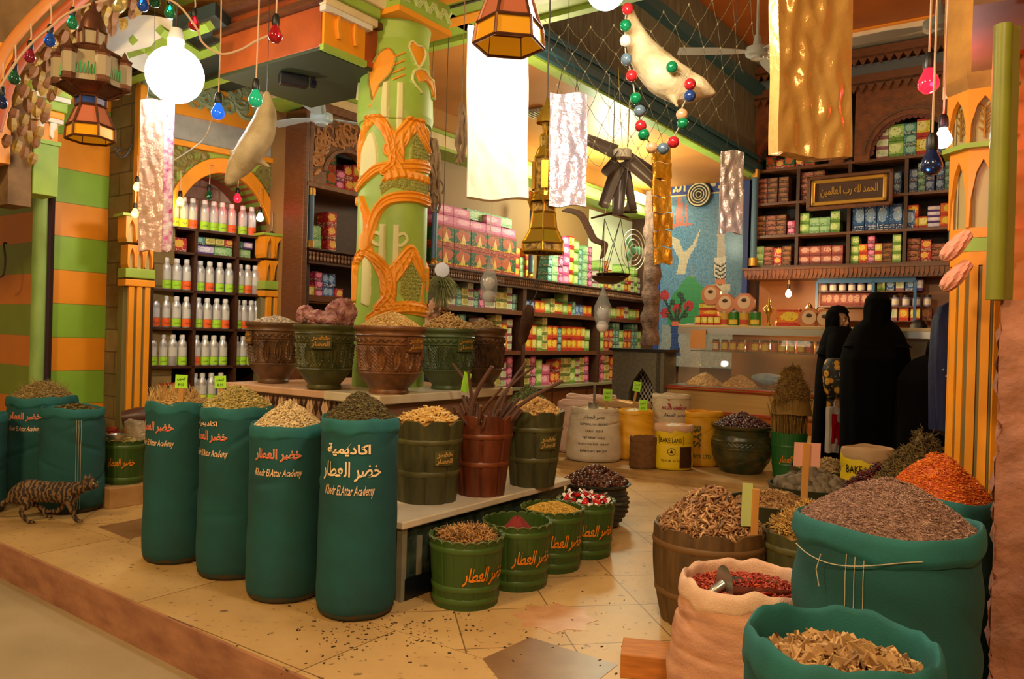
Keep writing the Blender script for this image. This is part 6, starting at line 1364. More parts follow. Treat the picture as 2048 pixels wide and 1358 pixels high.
# ---------------- left edge: hanging pier, capital block, round pipe, arch vault ----------------
lp=P(75,395,4.75); LB=E_('capital_pier','green hanging pier block with white pendant capital at the left edge','pier',(lp.x,lp.y,0),UVROT)
z_=lambda y: P(75,y,4.75).z
obj('pier_block',bx(-.07,.07,-.10,.10,z_(393),z_(292)),m_green,LB,bev=.004); obj('orange_neck',bx(-.065,.065,-.095,.1,z_(285),z_(245)),m_orange,LB); obj('green_lip',bx(-.08,.08,-.11,.1,z_(292),z_(284)),m_green,LB)
for k in(-.5,.5):
    obj('pendant',xf(prism([(-.012,0),(.03,0),(.026,-.03),(.012,-.05),(.012,-.09),(0,-.1),(-.012,-.08),(-.012,-.03)],.02),(.0+k*.07-.01,-.112,z_(248))),m_white,LB,bev=.004)
obj('cornice',join([bx(-.085,.085,-.12,.1,z_(248),z_(240)),bx(-.11,.11,-.15,.1,z_(206),z_(197))]),m_white,LB); obj('orange_cove',bx(-.09,.09,-.125,.1,z_(240),z_(225)),m_orange,LB,bev=.01); obj('green_cove',join([bx(-.10,.10,-.14,.1,z_(225),z_(206)),bx(-.12,.12,-.16,.1,z_(197),z_(178))]),m_green,LB,bev=.01)
obj('stone_backing',bx(-.20,-.075,-.09,.14,z_(420),z_(150)),mat('brown_stone_pier','8a6a44',.85,noise=(6,'5c4228',.9),bump=(16,.6)),LB); obj('orange_strip',bx(-.27,-.20,-.11,.1,z_(345),z_(120)),m_orange,LB); obj('green_strip',bx(-.40,-.27,-.11,.1,z_(350),z_(200)),m_green,LB)
pz=P(80,560,5.64); PI_=E_('round_post','pale green round post under the pier at the left edge','post',(pz.x,pz.y,0)); obj('post_shaft',cyl(.055,0,P(80,385,5.74).z,20),mat('pale_green_post','8fae5a',.5,noise=(8,'6a8a40',.7,(1,1,.4))),PI_,smooth=True,ang=50); obj('gap_shade_strip',bx(.06,.085,-.02,.02,0,P(78,300,5.74).z),mat('gap_shade_purple','2e1a28',.4),PI_)  # dark strip stands in for the shade of the gap beside the post
dp=P(12,520,6.1); tag(obj('door_pull',tube(smooth_pts([(0,0,.13),(.0,-.03,.12),(.02,-.04,0),(0,-.03,-.12),(-.08,0,-.14)],5),.008,8),m_wire,None,dp),'thin dark curved door pull on the striped jamb','handle bar')
# muqarnas vault curve
m_mq=mat('honeycomb_ochre','b88f3c',.6,noise=(12,'7f5f24',.9))
VA=E_('stalactite_vault','ochre honeycomb vault edge with orange moulding at the top left','vault',(0,0,0)); 
curve=[(-10,260),(8,195),(28,140),(60,95),(100,52),(140,15),(185,-25),(230,-60)]
mo=[P(x,y,4.2) for x,y in curve]; obj('orange_moulding',tube(smooth_pts(mo,6),.035,10),MATS['deep_orange_paint'],VA,smooth=True)
mo2=[P(x-22,y-30,4.15) for x,y in curve]; obj('tan_moulding',tube(smooth_pts(mo2,6),.028,10),mat('tan_plaster','c8782c',.6),VA,smooth=True)
cells=[];cel2=[];g=random.Random(3)
for lay in range(4):
    pts=smooth_pts([P(x+26+lay*17,y+22+lay*12,4.3+lay*.10) for x,y in curve],5)
    for i,p in enumerate(pts[::2]):
        c_=xf(lathe([(0,-.045),(.02,-.025),(.027,.0),(.02,.035),(0,.035)],5),(p.x+g.uniform(-.01,.01),p.y,p.z+.02*(i%2)),(.3,.2*g.random(),g.random()*3)); (cells if (i+lay)%2 else cel2).append(c_)
o=obj('honeycomb_cells',join(cells),m_mq,VA); o['kind']='stuff'; o=obj('honeycomb_cells',join(cel2),mat('honeycomb_brown','8a5a30',.7),VA); o['kind']='stuff'
wallp=[P(x,y,4.75) for x,y in ((-300,330),(30,250),(60,190),(100,130),(150,80),(200,40),(260,-20),(300,-120),(-300,-400))]
struct('wall_vault',(np.array([p[:] for p in wallp]+[(p.x,p.y+.1,p.z) for p in wallp]),[tuple(range(9)),tuple(range(17,8,-1))]+[(i,(i+1)%9,(i+1)%9+9,i+9) for i in range(9)]),mat('brown_stone_pier','8a6a44'))
# white arch and green lattice ceiling over the niche
wa=[P(x,y,5.0) for x,y in ((185,95),(200,62),(235,38),(290,30),(345,40),(385,58))]
WAp=smooth_pts(wa,6); V=[];F=[]
for p in WAp: V+= [(p.x,p.y,p.z),(p.x+.25,p.y+.6,p.z-.05)]
lo=[P(x,y,5.05) for x,y in ((190,128),(240,112),(300,85),(385,58))]
struct('trim_22',(np.array(V),[(2*i,2*i+2,2*i+3,2*i+1) for i in range(len(WAp)-1)]),m_white)
fw=[p for p in WAp]+[P(385,62,5.0),P(200,110,5.0)]
struct('wall_white_arch',(np.array([(p.x,p.y,p.z) for p in fw]+[(p.x,p.y+.06,p.z) for p in fw]),[tuple(range(len(fw)))]+[(i,(i+1)%len(fw),(i+1)%len(fw)+len(fw),i+len(fw)) for i in range(len(fw))]),m_white)
lat=[]
for a,b in (((195,128),(420,52)),((210,180),(440,95)),((225,232),(470,150)),((265,80),(345,130)),((320,60),(400,110)),((205,150),(260,215))):
    A_,B_=G(*a,3.05),G(*b,3.05); lat.append(tube([A_,B_],.035,4))
struct('trim_23',join(lat),m_green); 
ck_=[G(x,y,3.12) for x,y in ((180,120),(430,30),(560,150),(240,260))]
struct('ceiling_lattice',hprism([(p.x,p.y) for p in ck_],3.12,3.2),mat('dark_green_ceiling','2c3a34',.6))
# iron scroll on the brick edge
isp=P(258,300,5.77); tag(obj('iron_scroll',join([tube(smooth_pts([(.03,0,.17),(.02,0,.05),(-.02,0,-.04),(-.06,0,-.06),(-.085,0,-.03),(-.06,0,.0),(-.04,0,-.02)],5),.008,7),tube(smooth_pts([(-.06,0,-.0),(-.09,0,.01),(-.1,0,-.01)],4),.006,6)]),m_wire,None,isp,(0,0,.4),smooth=True),'black wrought iron scroll bracket on the brick edge','bracket')
# air vent
vp=G(1077,224,3.41); tag(obj('air_vent',join([bx(-.13,.13,-.13,.13,-.012,0)]+[bx(-.11,.11,-.1+.04*i,-.085+.04*i,-.03,-.012) for i in range(6)]),m_steel,None,vp,(0,0,UVROT)),'small square vent grille in the orange ceiling','vent')
# ---------------- goods on the right: barrels, trays, stakes ----------------
c=P(1422,1000,3.44); stavebarrel('wooden_barrel','large brown wooden barrel heaped with curled brown bark, right foreground',c,0,.205,.245,.425,9,.030,m_bwood,m_bwoodh,(.33,.82),None,7,.018,notch=True)
heap('curled_bark_heap','great mound of curled brown bark on the large wooden barrel',(c.x,c.y,.375),.235,.19,'curl',2600,.042,mat('curled_bark',island=['8a5830','b88450','6a3f20','d8a870','4c2c16'],rough=.7),91,1.5,tilt=1.)
wp=G(1322,1362); tag(obj('wooden_block',xf(hprism([(-.13,-.09),(.12,-.09),(.12,.08),(-.13,.08)],0,.085)),mat('raw_orange_wood','c87c30',.6,noise=(12,'9a5a20',.7,(1,6,6))),None,(wp.x,wp.y+.08,0),(0,0,-.2),bev=.004),'raw orange-brown wood block on the floor under the large barrel','block')
c=P(1622,1000,3.30); stavebarrel('wooden_barrel','greenish wooden barrel of straw behind the large teal sack',c,0,.15,.195,.44,8,.02,m_gwood,m_gwoodh,(.4,.85),None,8,.01,notch=True)
heap('straw_heap','straw-like golden stems in the greenish barrel',(c.x,c.y,.41),.185,.13,'twig',1300,.06,mat('golden_straw',island=['a8742c','c8983f','6e4a1c','d8b060'],rough=.7),92,1.4,tilt=1.)
m_tray=mat('dark_green_tray','2f3018',.5)
def tray(lb,px,py,d,R,z,hl,kind,n,size,m,seed,h=.08,name='seed_heap'):
    p=P(px,900,d); e=E_('round_tub',lb,'tub',(p.x,p.y,0)); obj('tub_body',lathe([(0,0),(R*.8,0),(R,z-.02),(R+.008,z),(R-.008,z),(R-.015,z-.03),(0,z-.04)],28),m_tray,e,smooth=True,ang=40)
    heap(name,hl,(p.x,p.y,z-.035),R-.018,h,kind,n,size,m,seed,1.5,tilt=.8)
tray('dark green tub of brown seeds behind the large barrel',1550,0,4.25,.24,.37,'brown split seeds in the tub behind the large barrel','chip',1200,.028,mat('brown_split_seed',island=['8f6434','b88a50','5f3f1c'],rough=.6),93)
tray('dark green tub of grey round roots near the pink price card',1625,0,4.75,.25,.37,'grey round roots heaped in the tub near the pink price card','ball',170,.065,mat('grey_round_root',island=['5f503c','7a6a50','463a2a'],rough=.7),94,.1,'root_heap')
tray('shallow tub of pale bark pieces before the tall green bucket',1660,0,5.4,.26,.38,'pale brown bark pieces in the shallow tub before the tall bucket','chip',800,.035,mat('pale_bark',island=['94784a','b89c68','6e5430'],rough=.7),95,.08,'bark_heap')
tray('tub of rusty brown herb right of the wooden stakes',1706,0,3.85,.21,.40,'rusty brown herb between the stakes and the large teal sack','twig',900,.045,m_twig,96,.09,'herb_heap')
S8=gsack('folded open flour sack with BAKE LAND print in front of the black robes',1736,5.0,.56,.165,97,m_lem,.8,cuff=.07,mr=mat('tan_paper_cuff','c8a070',.7),z0=0); fl_text(S8,-6,.445,'BAKE LAND',.2,.05)
tag(obj('creased_paper',rock(5,(.13,.10,.03)),MATS['tan_paper_cuff'],None,(S8[1].x,S8[1].y,.54),smooth=False),'creased brown paper folded inside the open flour sack','paper')
c=P(1762,900,4.42)
r_,rf_,H_=sack('dark_sack','dark brown sack under the dark red chilli heap',(c.x,c.y),0,.19,.40,98,m=mat('dark_brown_sack','2a1c10',.9),mr=mat('dark_brown_sack','2a1c10'),dirt=False)
heap('chilli_heap','dark red dried chilli heap before the folded flour sack',(c.x,c.y,.39),.20,.16,'root',900,.045,mat('dark_chilli',island=['3f0c08','5f160c','2a0805','7a2412'],rough=.4),98,1.3)
c=P(1858,900,4.12); r_,rf_,H_=sack('dark_sack','dark brown sack under the bushy brown herb bundle by the pillar',(c.x,c.y),0,.23,.42,99,m=mat('dark_brown_sack','2a1c10'),mr=mat('dark_brown_sack','2a1c10'),dirt=False)
heap('bushy_herb_bundle','bushy tangled brown herb bundle beside the orange pillar',(c.x-.02,c.y,.41),.27,.32,'twig',3800,.06,mat('bushy_herb',island=['4a3414','6e5424','8a7038','2f200c'],rough=.8),99,1.6,tilt=1.2,lump=.25)
c=P(1875,1000,2.72); r_,rf_,H_=sack('canvas_sack','teal canvas sack of saffron-orange petals behind the largest sack',(c.x,c.y),0,.19,.70,100); 
heap('saffron_heap','bright orange petal mound behind the greyish pink herb',(c.x,c.y,.69),.182,.16,'stick',4200,.013,mat('orange_petals',island=['c8560c','e87a14','a83c08','f09a28'],rough=.6),100,1.5)
m_pale=mat('pale_green_card','b8c070',.6); m_pkc=mat('pink_card','d8987c',.6); m_tst=mat('tan_stake','c08438',.6)
def stake(lb,px,y0,y1,d,w_=.03,cardp=None,cm=None,tilt=.02):
    a,b=P(px,y0,d),P(px,y1,d); h=(a-b).length+.08; e=E_('wooden_stake',lb,'stake',(b.x,b.y,b.z-.08),rot=(0,tilt,0)); obj('stake',bx(-w_/2,w_/2,0,.012,0,h),m_tst,e,bev=.002)
    if cardp: x0,x1,z0,z1=cardp; obj('price_card',bx(x0,x1,.012,.016,h+z0,h+z1),cm,e)
stake('tan wooden stake with a pale green card in the curled bark',1487+20,978,1090,3.25,.028,(-.055,-.012,-.16,.02),m_pale)
stake('tan wooden stake with a pink card before the tall green bucket',1608,886,1005,4.0,.034,(-.06,.075,-.12,.0),m_pkc)
stake('short yellow stake in the saffron beside the orange pillar',1897,950,990,2.75,.022,None,None,.25)
# hanging pink loofahs at the pillar
for py,lb in ((492,'upper pink loofah hanging on the left side of the orange pillar'),(552,'lower pink loofah hanging on the left side of the orange pillar')):
    p=P(1912,py,3.0); tag(obj('loofah',xf(lathe([(0,-.075),(.022,-.065),(.032,-.02),(.028,.03),(.018,.07),(0,.075)],24,res=40,disp=lambda th,z:.003*np.sin(th*8+z*60)),rot=(.0,.75,0)),mat('pink_loofah','d89878',.8,noise=(30,'b87858',.6),bump=(40,.6)),None,p,smooth=True),lb,'loofah')
# ---------------- bulbs on cords ----------------
def glassm(col,lit): 
    return mat(('lit_glass_' if lit else 'tinted_glass_')+col,col,.08,emit=(col,lit) if lit else None,trans=0 if lit else .55,coat=.5)
BCN={'b':('blue','1560d8'),'g':('green','14a070'),'r':('red','c01020'),'m':('dark blue','14306a'),'w':('white','f4f0e8'),'a':('amber','d8a848'),'p':('purple red','a01840'),'y':('clear yellow','d8c878'),'k':('dark green','0c6a44')}
def bulb(px,py,d,key,lit=0,cord=.2,r=.03,where='',power=0,wall=False):
    p=P(px,py,d)
    if wall: q=A.sz(px,py,-.09); p=A.w(q[0],-.09,q[1])
    if cord>1: cord=cord-p.z
    nm,col=BCN[key]; e=E_('light_bulb',f"{'glowing ' if lit else ''}{nm} bulb {where}",'light bulb',(p.x,p.y,p.z+r*1.4),group=None)
    obj('glass_bulb',lathe([(0,-r*2.4),(r*.5,-r*2.3),(r*.92,-r*1.85),(r,-r*1.4),(r*.85,-r*.9),(r*.48,-r*.2),(r*.45,r*.1),(0,r*.1)],18),glassm(col,lit),e,smooth=True)
    obj('socket',lathe([(0,r*.0),(r*.5,r*.0),(r*.56,r*.3),(r*.5,r*1.2),(r*.3,r*1.6),(0,r*1.6)],12),m_black,e,smooth=True,ang=40)
    if cord: obj('cord',tube([(0,0,r*1.5),(.004,0,cord*.5),(0,0,cord)]+([(0,.10,cord+.01)] if wall else []),.0035,5),m_cord,e)
    if power: light('bulb_glow',(p.x,p.y-.05,p.z-.02),power,lin(col)[:3],.02)
for px,py,k,c_,wh in ((4,207,'m',.15,'lowest on the vault edge at the far left'),(29,158,'k',.12,'second up along the vault edge'),(60,115,'p',.12,'third up along the vault edge'),(100,83,'b',.14,'fourth up the vault edge, above the lantern'),(145,48,'g',.12,'fifth up, left of the lantern cap'),(236,14,'y',.1,'hanging at the top, right of the lantern'),(286,12,'b',.08,'hanging at the top over the white arch'),(310,4,'k',.08,'beside the blue one over the white arch'),(340,26,'g',.1,'over the white arch, nearer the bracket'),(388,50,'r',.1,'touching the left end of the facade bracket')): bulb(px,py,3.6,k,0,c_,.026,wh)
bulb(436,226,3.7,'b',.8,2.83,.032,'hanging below the bracket corner'); bulb(511,200,3.3,'g',.4,2.83,.030,'hanging before the stuffed fish'); bulb(551,72,3.2,'r',0,3.37,.030,'hanging in front of the facade bracket')
for px,py,k,l,wh,pw in ((418,392,'k',0,'in the niche arch above the bottles',0),(475,398,'r',4,'in the niche arch right of the green one',1.5),(520,436,'w',3,'at the right inside of the niche arch',0),(360,405,'a',8,'inside the niche arch at its left',2),(543,484,'a',0,'at the right foot of the niche arch',0),(589,425,'a',25,'on the spandrel right of the niche, upper',4),(592,487,'r',5,'between the two warm ones right of the niche',2),(574,531,'a',25,'on the right pilaster capital, lowest',4)): bulb(px,py,5.75,k,l,.20,.03,wh,pw,True)
for px,py,wh in ((274,375,'upper of two beside the left pilaster'),(270,428,'lower of two beside the left pilaster')): bulb(px,py,5.35,'a',12,.18,.026,wh,3)
bulb(1857,167,2.6,'r',5,3.3,.034,'hanging at the right beside the orange pillar',5); bulb(1886,280,2.75,'w',14,3.3,.030,'hanging below the red one by the pillar',3); bulb(1863,330,2.5,'m',0,3.3,.034,'lowest of the three beside the right pillar')
for px,py,r in ((395,128,.0),):
    pass
# the two shop lamps; glare is shaped as a glowing globe round each
for loc,lb,rr in ((LAMP1,'glaring white globe lamp hanging at the left before the niche',.15),(LAMP2,'glaring white globe lamp hanging at the top over the street edge',.065)):
    e=E_('globe_lamp',lb,'lamp',loc)
    o=obj('glare_globe',ball(rr,nu=32,nv=20),mat('lamp_glare','f4fbff',.3,emit=('f0f8ff',22)),e,smooth=True)
    obj('lamp_base',lathe([(0,rr*.9),(.04,rr*.9),(.045,rr+.04),(.03,.25),(0,.25)],16),m_white,e); obj('cord',tube([(0,0,.25),(0,0,3.4-loc[2])],.005,6),m_wire,e)
# ceiling fans
def fan(lb,px,py,d,R,rod,col,rz,hub=.085):
    p=P(px,py,d); e=E_('ceiling_fan',lb,'fan',p,rz); m=mat('fan_enamel_'+col,col,.35)
    obj('motor_housing',lathe([(0,-.055),(hub*.55,-.055),(hub*.6,-.04),(hub,-.025),(hub*1.05,0),(hub,.03),(hub*.4,.04),(hub*.35,.08),(hub*.25,.13),(0,.13)],28),m,e,smooth=True,ang=45)
    obj('down_rod',cyl(.011,.1,rod,10),m,e); obj('canopy',lathe([(0,rod-.05),(.03,rod-.05),(.05,rod),(0,rod)],16),m,e)
    obj('trim_ring',lathe([(hub*.5,-.058),(hub*.54,-.058),(hub*.54,-.05),(hub*.5,-.05)],24),m_steel,e)
    for k in range(3): obj('blade',xf(join([hprism([(hub*.9,-.02),(hub*1.6,-.035),(R*.6,-.06),(R,-.065),(R,.05),(R*.5,.055),(hub*1.5,.03),(hub*.9,.02)],0,.006)]),(0,0,.0),(.12,0,TAU*k/3)),m,e)
fan('pale blue ceiling fan seen between the fish and the column',643,236,6.1,.52,.42,'b8d0d8',.55); fan('white ceiling fan hanging between the net and the golden slab',1514,104,6.0,.60,.75,'c8c8c0',1.0); fan('ceiling fan with long grey blades at the upper right',1880,50,5.2,.62,.5,'a8a498',2.5,.10)
cr_=P(1740,25,6.6); tag(obj('ceiling_rose',join([lathe([(0,0),(.34,0),(.36,-.03),(.30,-.05),(0,-.05)],36)]),mat('white_green_rose','cfc8b8',.5),None,(cr_.x,cr_.y,4.88),smooth=True,ang=30),'round white plaster rose on the ceiling behind the fan','ceiling rose')
# ---------------- hanging slabs, foil packs ----------------
def crinkle(w_,h_,t_,seed,am=.004,nx=60,nz=150):
    q=wob(seed); g_=np.random.default_rng(seed); K_=[(g_.uniform(20,120),g_.uniform(10,40),g_.uniform(0,6)) for _ in range(7)]
    def f(x,z): 
        o=0
        for a,b,c in K_: o=o+np.sin(a*x+c+2*np.sin(b*z*.4+c))*np.sin(b*z+c*2)
        return o*am/3
    outs=[]
    for s in(-1,1): outs.append(grid(nx,nz,lambda u,v:((u-.5)*w_*(1+.02*np.sin(v*9+seed)),s*(t_/2+f(u*w_,v*h_)*np.clip(8*u*(1-u),0,1)),(v-1)*h_+.006*np.sin(u*7+seed))))
    for s in(-1,1): outs.append(grid(6,nz,lambda u,v:(s*.5*w_*(1+.02*np.sin(v*9+seed))+0*u,(u-.5)*t_,(v-1)*h_+.006*np.sin((.5+s*.5)*7+seed))))
    outs.append(grid(nx,4,lambda u,v:((u-.5)*w_*(1+.02*np.sin(seed)),(v-.5)*t_,-h_+.006*np.sin(u*7+seed)))); outs.append(grid(nx,4,lambda u,v:((u-.5)*w_*(1+.02*np.sin(9+seed)),(v-.5)*t_,.006*np.sin(u*7+seed)+0*v)))
    return join(outs)
def slab(name,lb,px0,px1,py0,py1,d,t_,m,seed,rz=0,am=.004,cat='hanging pack',roll=0):
    a=P((px0+px1)/2,py0,d); w_=(px1-px0)*d/FPX/math.cos(rz); h_=(py1-py0)*d/FPX; e=E_(name,lb,cat,a,rot=(0,roll,rz)); obj('slab_body',crinkle(w_,h_,t_,seed,am),m,e,smooth=True,ang=50)
    obj('string',join([tube([(s*w_*.3,0,0),(0,0,.25)],.0015,4) for s in(-1,1)]+[tube([(0,0,.25),(0,0,3.4-a.z)],.0015,4)]),m_wire,e); return e
m_gf=mat('golden_wrinkled_film','dcae66',.2,.3,noise=(4,'c0883c',.7,(1,1,.4)),bump=(24,.5,.01)); m_wf=mat('white_wax_film','f0e6d4',.35,noise=(5,'e0c8a4',.5),bump=(16,.4)); m_sf=mat('silver_foil','d4ccdc',.2,.45,bump=(30,.9,.01)); m_sf2=mat('clear_wrap','d8b4a4',.2,.15,bump=(24,.9,.01))
slab('wrapped_slab','large golden translucent slab hanging at the upper right',1541,1704,-70,314,2.45,.05,m_gf,1,.28,.009,roll=-.03)
slab('wrapped_slab','overlit white slab hanging under the amber lantern',934,1054,60,398,3.05,.05,m_wf,2,.12,.003,roll=-.03)
slab('foil_pack','silver crinkled foil pack hanging beside the brass lantern',1099,1174,188,412,3.7,.02,m_sf,3,.1,.006,roll=-.02)
slab('foil_pack','narrow silver foil pack hanging in front of the mosaic edge',1442,1488,302,466,4.4,.02,m_sf,4,.1,.006)
e=slab('wrapped_slab','clear wrapped pack with a pink flowered side strip beside the brick edge',284,330,200,502,4.35,.03,m_sf2,5,.05,.006,roll=-.01)
obj('flowered_strip',xf(crinkle(.05,.84,.02,7,.002,12,80),(.088,0,0)),mat('pink_flower_print','e8e0e4',.3,noise=(38,'c01890',1.)),e,smooth=True)
# gold sachet strip
sp0=P(1322,292,4.6); e=E_('sachet_strip','hanging strip of seven gold foil sachets left of the mosaic','sachet strip',sp0,rot=(0,-.05,.2))
for i in range(7):
    hh_=.092; z0=-i*.1; obj('sachet',xf(crinkle(.115,.094,.014,30+i,.004,16,16),(.004*math.sin(i*2),.0,z0)),mat('gold_sachet_foil','e09a18',.2,.6,noise=(14,'f0c850',.6),bump=(40,.6)),e,smooth=True)
# ---------------- lanterns ----------------
m_cop=mat('dark_copper','5a3424',.35,.6,noise=(20,'8a5a3c',.5)); m_ambg=mat('amber_glass','c88a10',.15,emit=('c88010',.35)); m_rg=mat('ribbed_glass','b8a888',.2,alpha=.75); m_rsg=mat('rose_glass','b8684c',.2); m_blg=mat('blue_glass','2c4a90',.2)
def hexa(r0,z0,r1,z1,n=6): 
    return lathe([(r0,z0),(r1,z1)],n)
def hexframe(r0,z0,r1,z1,w_=.006,n=6):
    o=[]
    for k in range(n):
        a,b=TAU*k/n,TAU*(k+1)/n; A0=(r0*math.cos(a),r0*math.sin(a),z0);A1=(r1*math.cos(a),r1*math.sin(a),z1);B0=(r0*math.cos(b),r0*math.sin(b),z0);B1=(r1*math.cos(b),r1*math.sin(b),z1)
        o+= [tube([A0,A1],w_,5),tube([A0,B0],w_,5),tube([A1,B1],w_,5)]
    return join(o)
def lantern(lb,p,tiers,s=1,rz=0,cap=True,fm=None):
    e=E_('glass_lantern',lb,'lantern',p,rz); fm=fm or m_cop
    for (r0,z0,r1,z1,m) in tiers:
        if m: obj('glass_panes',hexa(r0*s*.97,z0*s,r1*s*.97,z1*s),m,e)
        obj('tier_frame',hexframe(r0*s,z0*s,r1*s,z1*s,.005*s),fm,e)
    zt=tiers[0][3]*s
    if cap: obj('dome_cap',lathe([(.05*s,zt),(.045*s,zt+.03*s),(.03*s,zt+.07*s),(.012*s,zt+.09*s),(.006*s,zt+.12*s),(0,zt+.12*s)],12),fm,e,smooth=True); obj('chain',tube([(0,0,zt+.1*s),(0,0,zt+.6*s)],.004,6),m_wire,e)
    return e
lq=P(180,280,3.05)
e=lantern('copper and glass hexagonal lantern with side towers hanging at the left',lq,[(.045,.36,.05,.42,m_rg),(.10,.335,.05,.36,m_cop),(.125,.20,.10,.33,m_rg),(.06,.165,.125,.20,m_cop),(.055,.13,.055,.165,m_blg),(.085,.05,.052,.13,m_rsg),(.088,.0,.086,.05,m_ambg)],1.0,.3)
for k in range(6):
    a=TAU*(k+.0)/6; q_=E_; t_=obj('side_tower',xf(join([lathe([(.0,.33),(.03,.32),(.026,.31),(.026,.21),(.03,.2),(0,.19)],6),lathe([(.018,.32),(.0,.36)],6)]),(.115*math.cos(a),.115*math.sin(a),0)),m_cop,e); obj('tower_pane',xf(lathe([(.0272,.225),(.0272,.30)],6),(.115*math.cos(a),.115*math.sin(a),0)),m_rg,t_)
for k in range(6):
    a=TAU*(k+.5)/6; obj('painted_pane',xf(join([tube([(x*.012-.03,0,0),(x*.012-.027,0,.035+.01*(x%2))],.003,4) for x in range(6)]),(.104*math.cos(a),.104*math.sin(a),.23),(0,0,a+PI/2)),mat('green_glass_paint','2f9a50',.4),e)
l2=P(1018,92,2.35); lantern('amber glass hexagonal lantern cut by the top edge over the white slab',l2,[(.05,.20,.04,.30,m_ambg),(.095,.065,.05,.20,m_rsg),(.108,.0,.10,.062,m_ambg)],1.0,.15)
m_dkp=mat('dark_pierced_panel','3a2414',.4,noise=(60,'c8a040',.7)); m_br2=mat('bright_brass','d8b040',.2,.9)
l3=P(1086,505,3.75); e=lantern('tall tiered brass lantern with dark pierced bands beside the silver foil pack',l3,[(.012,.56,.02,.62,m_dkp),(.028,.50,.03,.56,m_dkp),(.055,.45,.035,.50,m_br2),(.05,.28,.055,.45,m_dkp),(.075,.245,.055,.28,m_br2),(.06,.19,.06,.235,m_dkp),(.072,.11,.06,.19,m_br2),(.108,.045,.072,.11,m_br2),(.11,.0,.11,.042,m_dkp)],1.0,.45,True,m_br2)
for k in range(6):
    a=TAU*k/6; obj('brass_drop',xf(lathe([(0,-.04),(.012,-.02),(.018,0),(.02,.02),(0,.03)],6),(.08*math.cos(a),.08*math.sin(a),.26)),m_br2,e); obj('brass_panel',xf(bx(-.016,.016,-.003,.0,.30,.43),(.062*math.cos(a),.062*math.sin(a),0),(0,0,a+PI/2)),m_br2,e)
# ---------------- stuffed fish ----------------
def remesh(vf,size,sm=6,m=None):
    me=mesh('tmp',vf,None); o=bpy.data.objects.new('tmp',me); COL.objects.link(o); r=o.modifiers.new('r','REMESH'); r.mode='VOXEL'; r.voxel_size=size; s=o.modifiers.new('s','SMOOTH'); s.factor=.5; s.iterations=sm
    bpy.context.view_layer.update(); n=bpy.data.meshes.new_from_object(o.evaluated_get(bpy.context.evaluated_depsgraph_get())); bpy.data.objects.remove(o)
    n.materials.clear(); 
    if m: n.materials.append(m)
    n.polygons.foreach_set('use_smooth',[True]*len(n.polygons)); return n
m_fish=mat('dried_fish_skin','a8946a',.5,noise=(9,'dccca4',.8),bump=(50,.5))
def fish(lb,pts,rad,seed,fins):
    P0=[P(x,y,d) for x,y,d in pts]; sp=smooth_pts(P0,6); k=len(sp); rr=np.interp(np.linspace(0,1,k),np.linspace(0,1,len(rad)),rad); c=P0[len(P0)//2]
    vs=[tube([p-c for p in sp],list(rr),14)]+[ball(rr[0]*1.0,tuple(sp[0]-c),12,8),ball(rr[-1],tuple(sp[-1]-c),12,8)]
    for (x,y,d),(x2,y2,d2),r in fins: a,b=P(x,y,d)-c,P(x2,y2,d2)-c; vs.append(tube([a,a.lerp(b,.5),b],[r,r*.8,r*.25],8))
    e=E_('stuffed_fish',lb,'stuffed fish',c); obj('body',remesh(join(vs),.009,4,m_fish),None,e); return e,c
e,c=fish('dried stuffed fish hanging head down left of the pale blue fan',[(534,186,3.9),(533,225,3.88),(522,265,3.86),(502,300,3.84),(476,335,3.82),(458,362,3.8)],[.014,.05,.07,.072,.056,.024],1,[((515,320,3.85),(541,335,3.84),.02),((485,310,3.83),(455,303,3.8),.022)])
obj('hook_string',tube([P(534,190,3.9)-c,Vector((P(534,190,3.9).x,3.9,3.36))-c],.002,4),m_wire,e)
e,c=fish('large pale stuffed fish arching over the net beside the bauble garland',[(1262,18,3.35),(1268,60,3.35),(1290,110,3.33),(1325,150,3.3),(1365,172,3.3),(1400,178,3.28),(1428,186,3.27)],[.012,.04,.07,.085,.078,.05,.012],2,[((1300,105,3.3),(1344,112,3.3),.03),((1340,185,3.28),(1356,214,3.26),.022)])
# dried roots bundles
m_rt=mat('dried_root','8f7454',.8,noise=(14,'5c4630',.8),bump=(40,.6))
def rootbundle(lb,px,py0,py1,d,w_,n,seed):
    g=random.Random(seed); a=P(px,py0,d); h=(py1-py0)*d/FPX; vs=[]
    vs.append(tube([(0,0,-.1),(0,0,3.43-a.z)],.003,5))
    for i in range(n):
        x=g.uniform(-w_,w_); y=g.uniform(-w_*.5,w_*.5); l=h*g.uniform(.5,1); z0=-g.uniform(0,h-l) ; r=g.uniform(.008,.016)
        pts=smooth_pts([(x*.4,y,z0)]+[(x*(.5+.3*t)+g.uniform(-.02,.02),y+g.uniform(-.015,.015),z0-l*t) for t in (.3,.6,.85,1)],3); vs.append(tube(pts,[r*(1-.4*k/len(pts)) for k in range(len(pts))],6))
    tag(obj('root_bundle',join(vs),m_rt,None,a,smooth=True),lb,'root bundle',None,'stuff')
rootbundle('bundle of twisted dried roots hanging right of the column',862,272,425,5.6,.11,34,1); rootbundle('thin strand of dried roots hanging left of the white slab',924,205,330,4.4,.03,9,2)
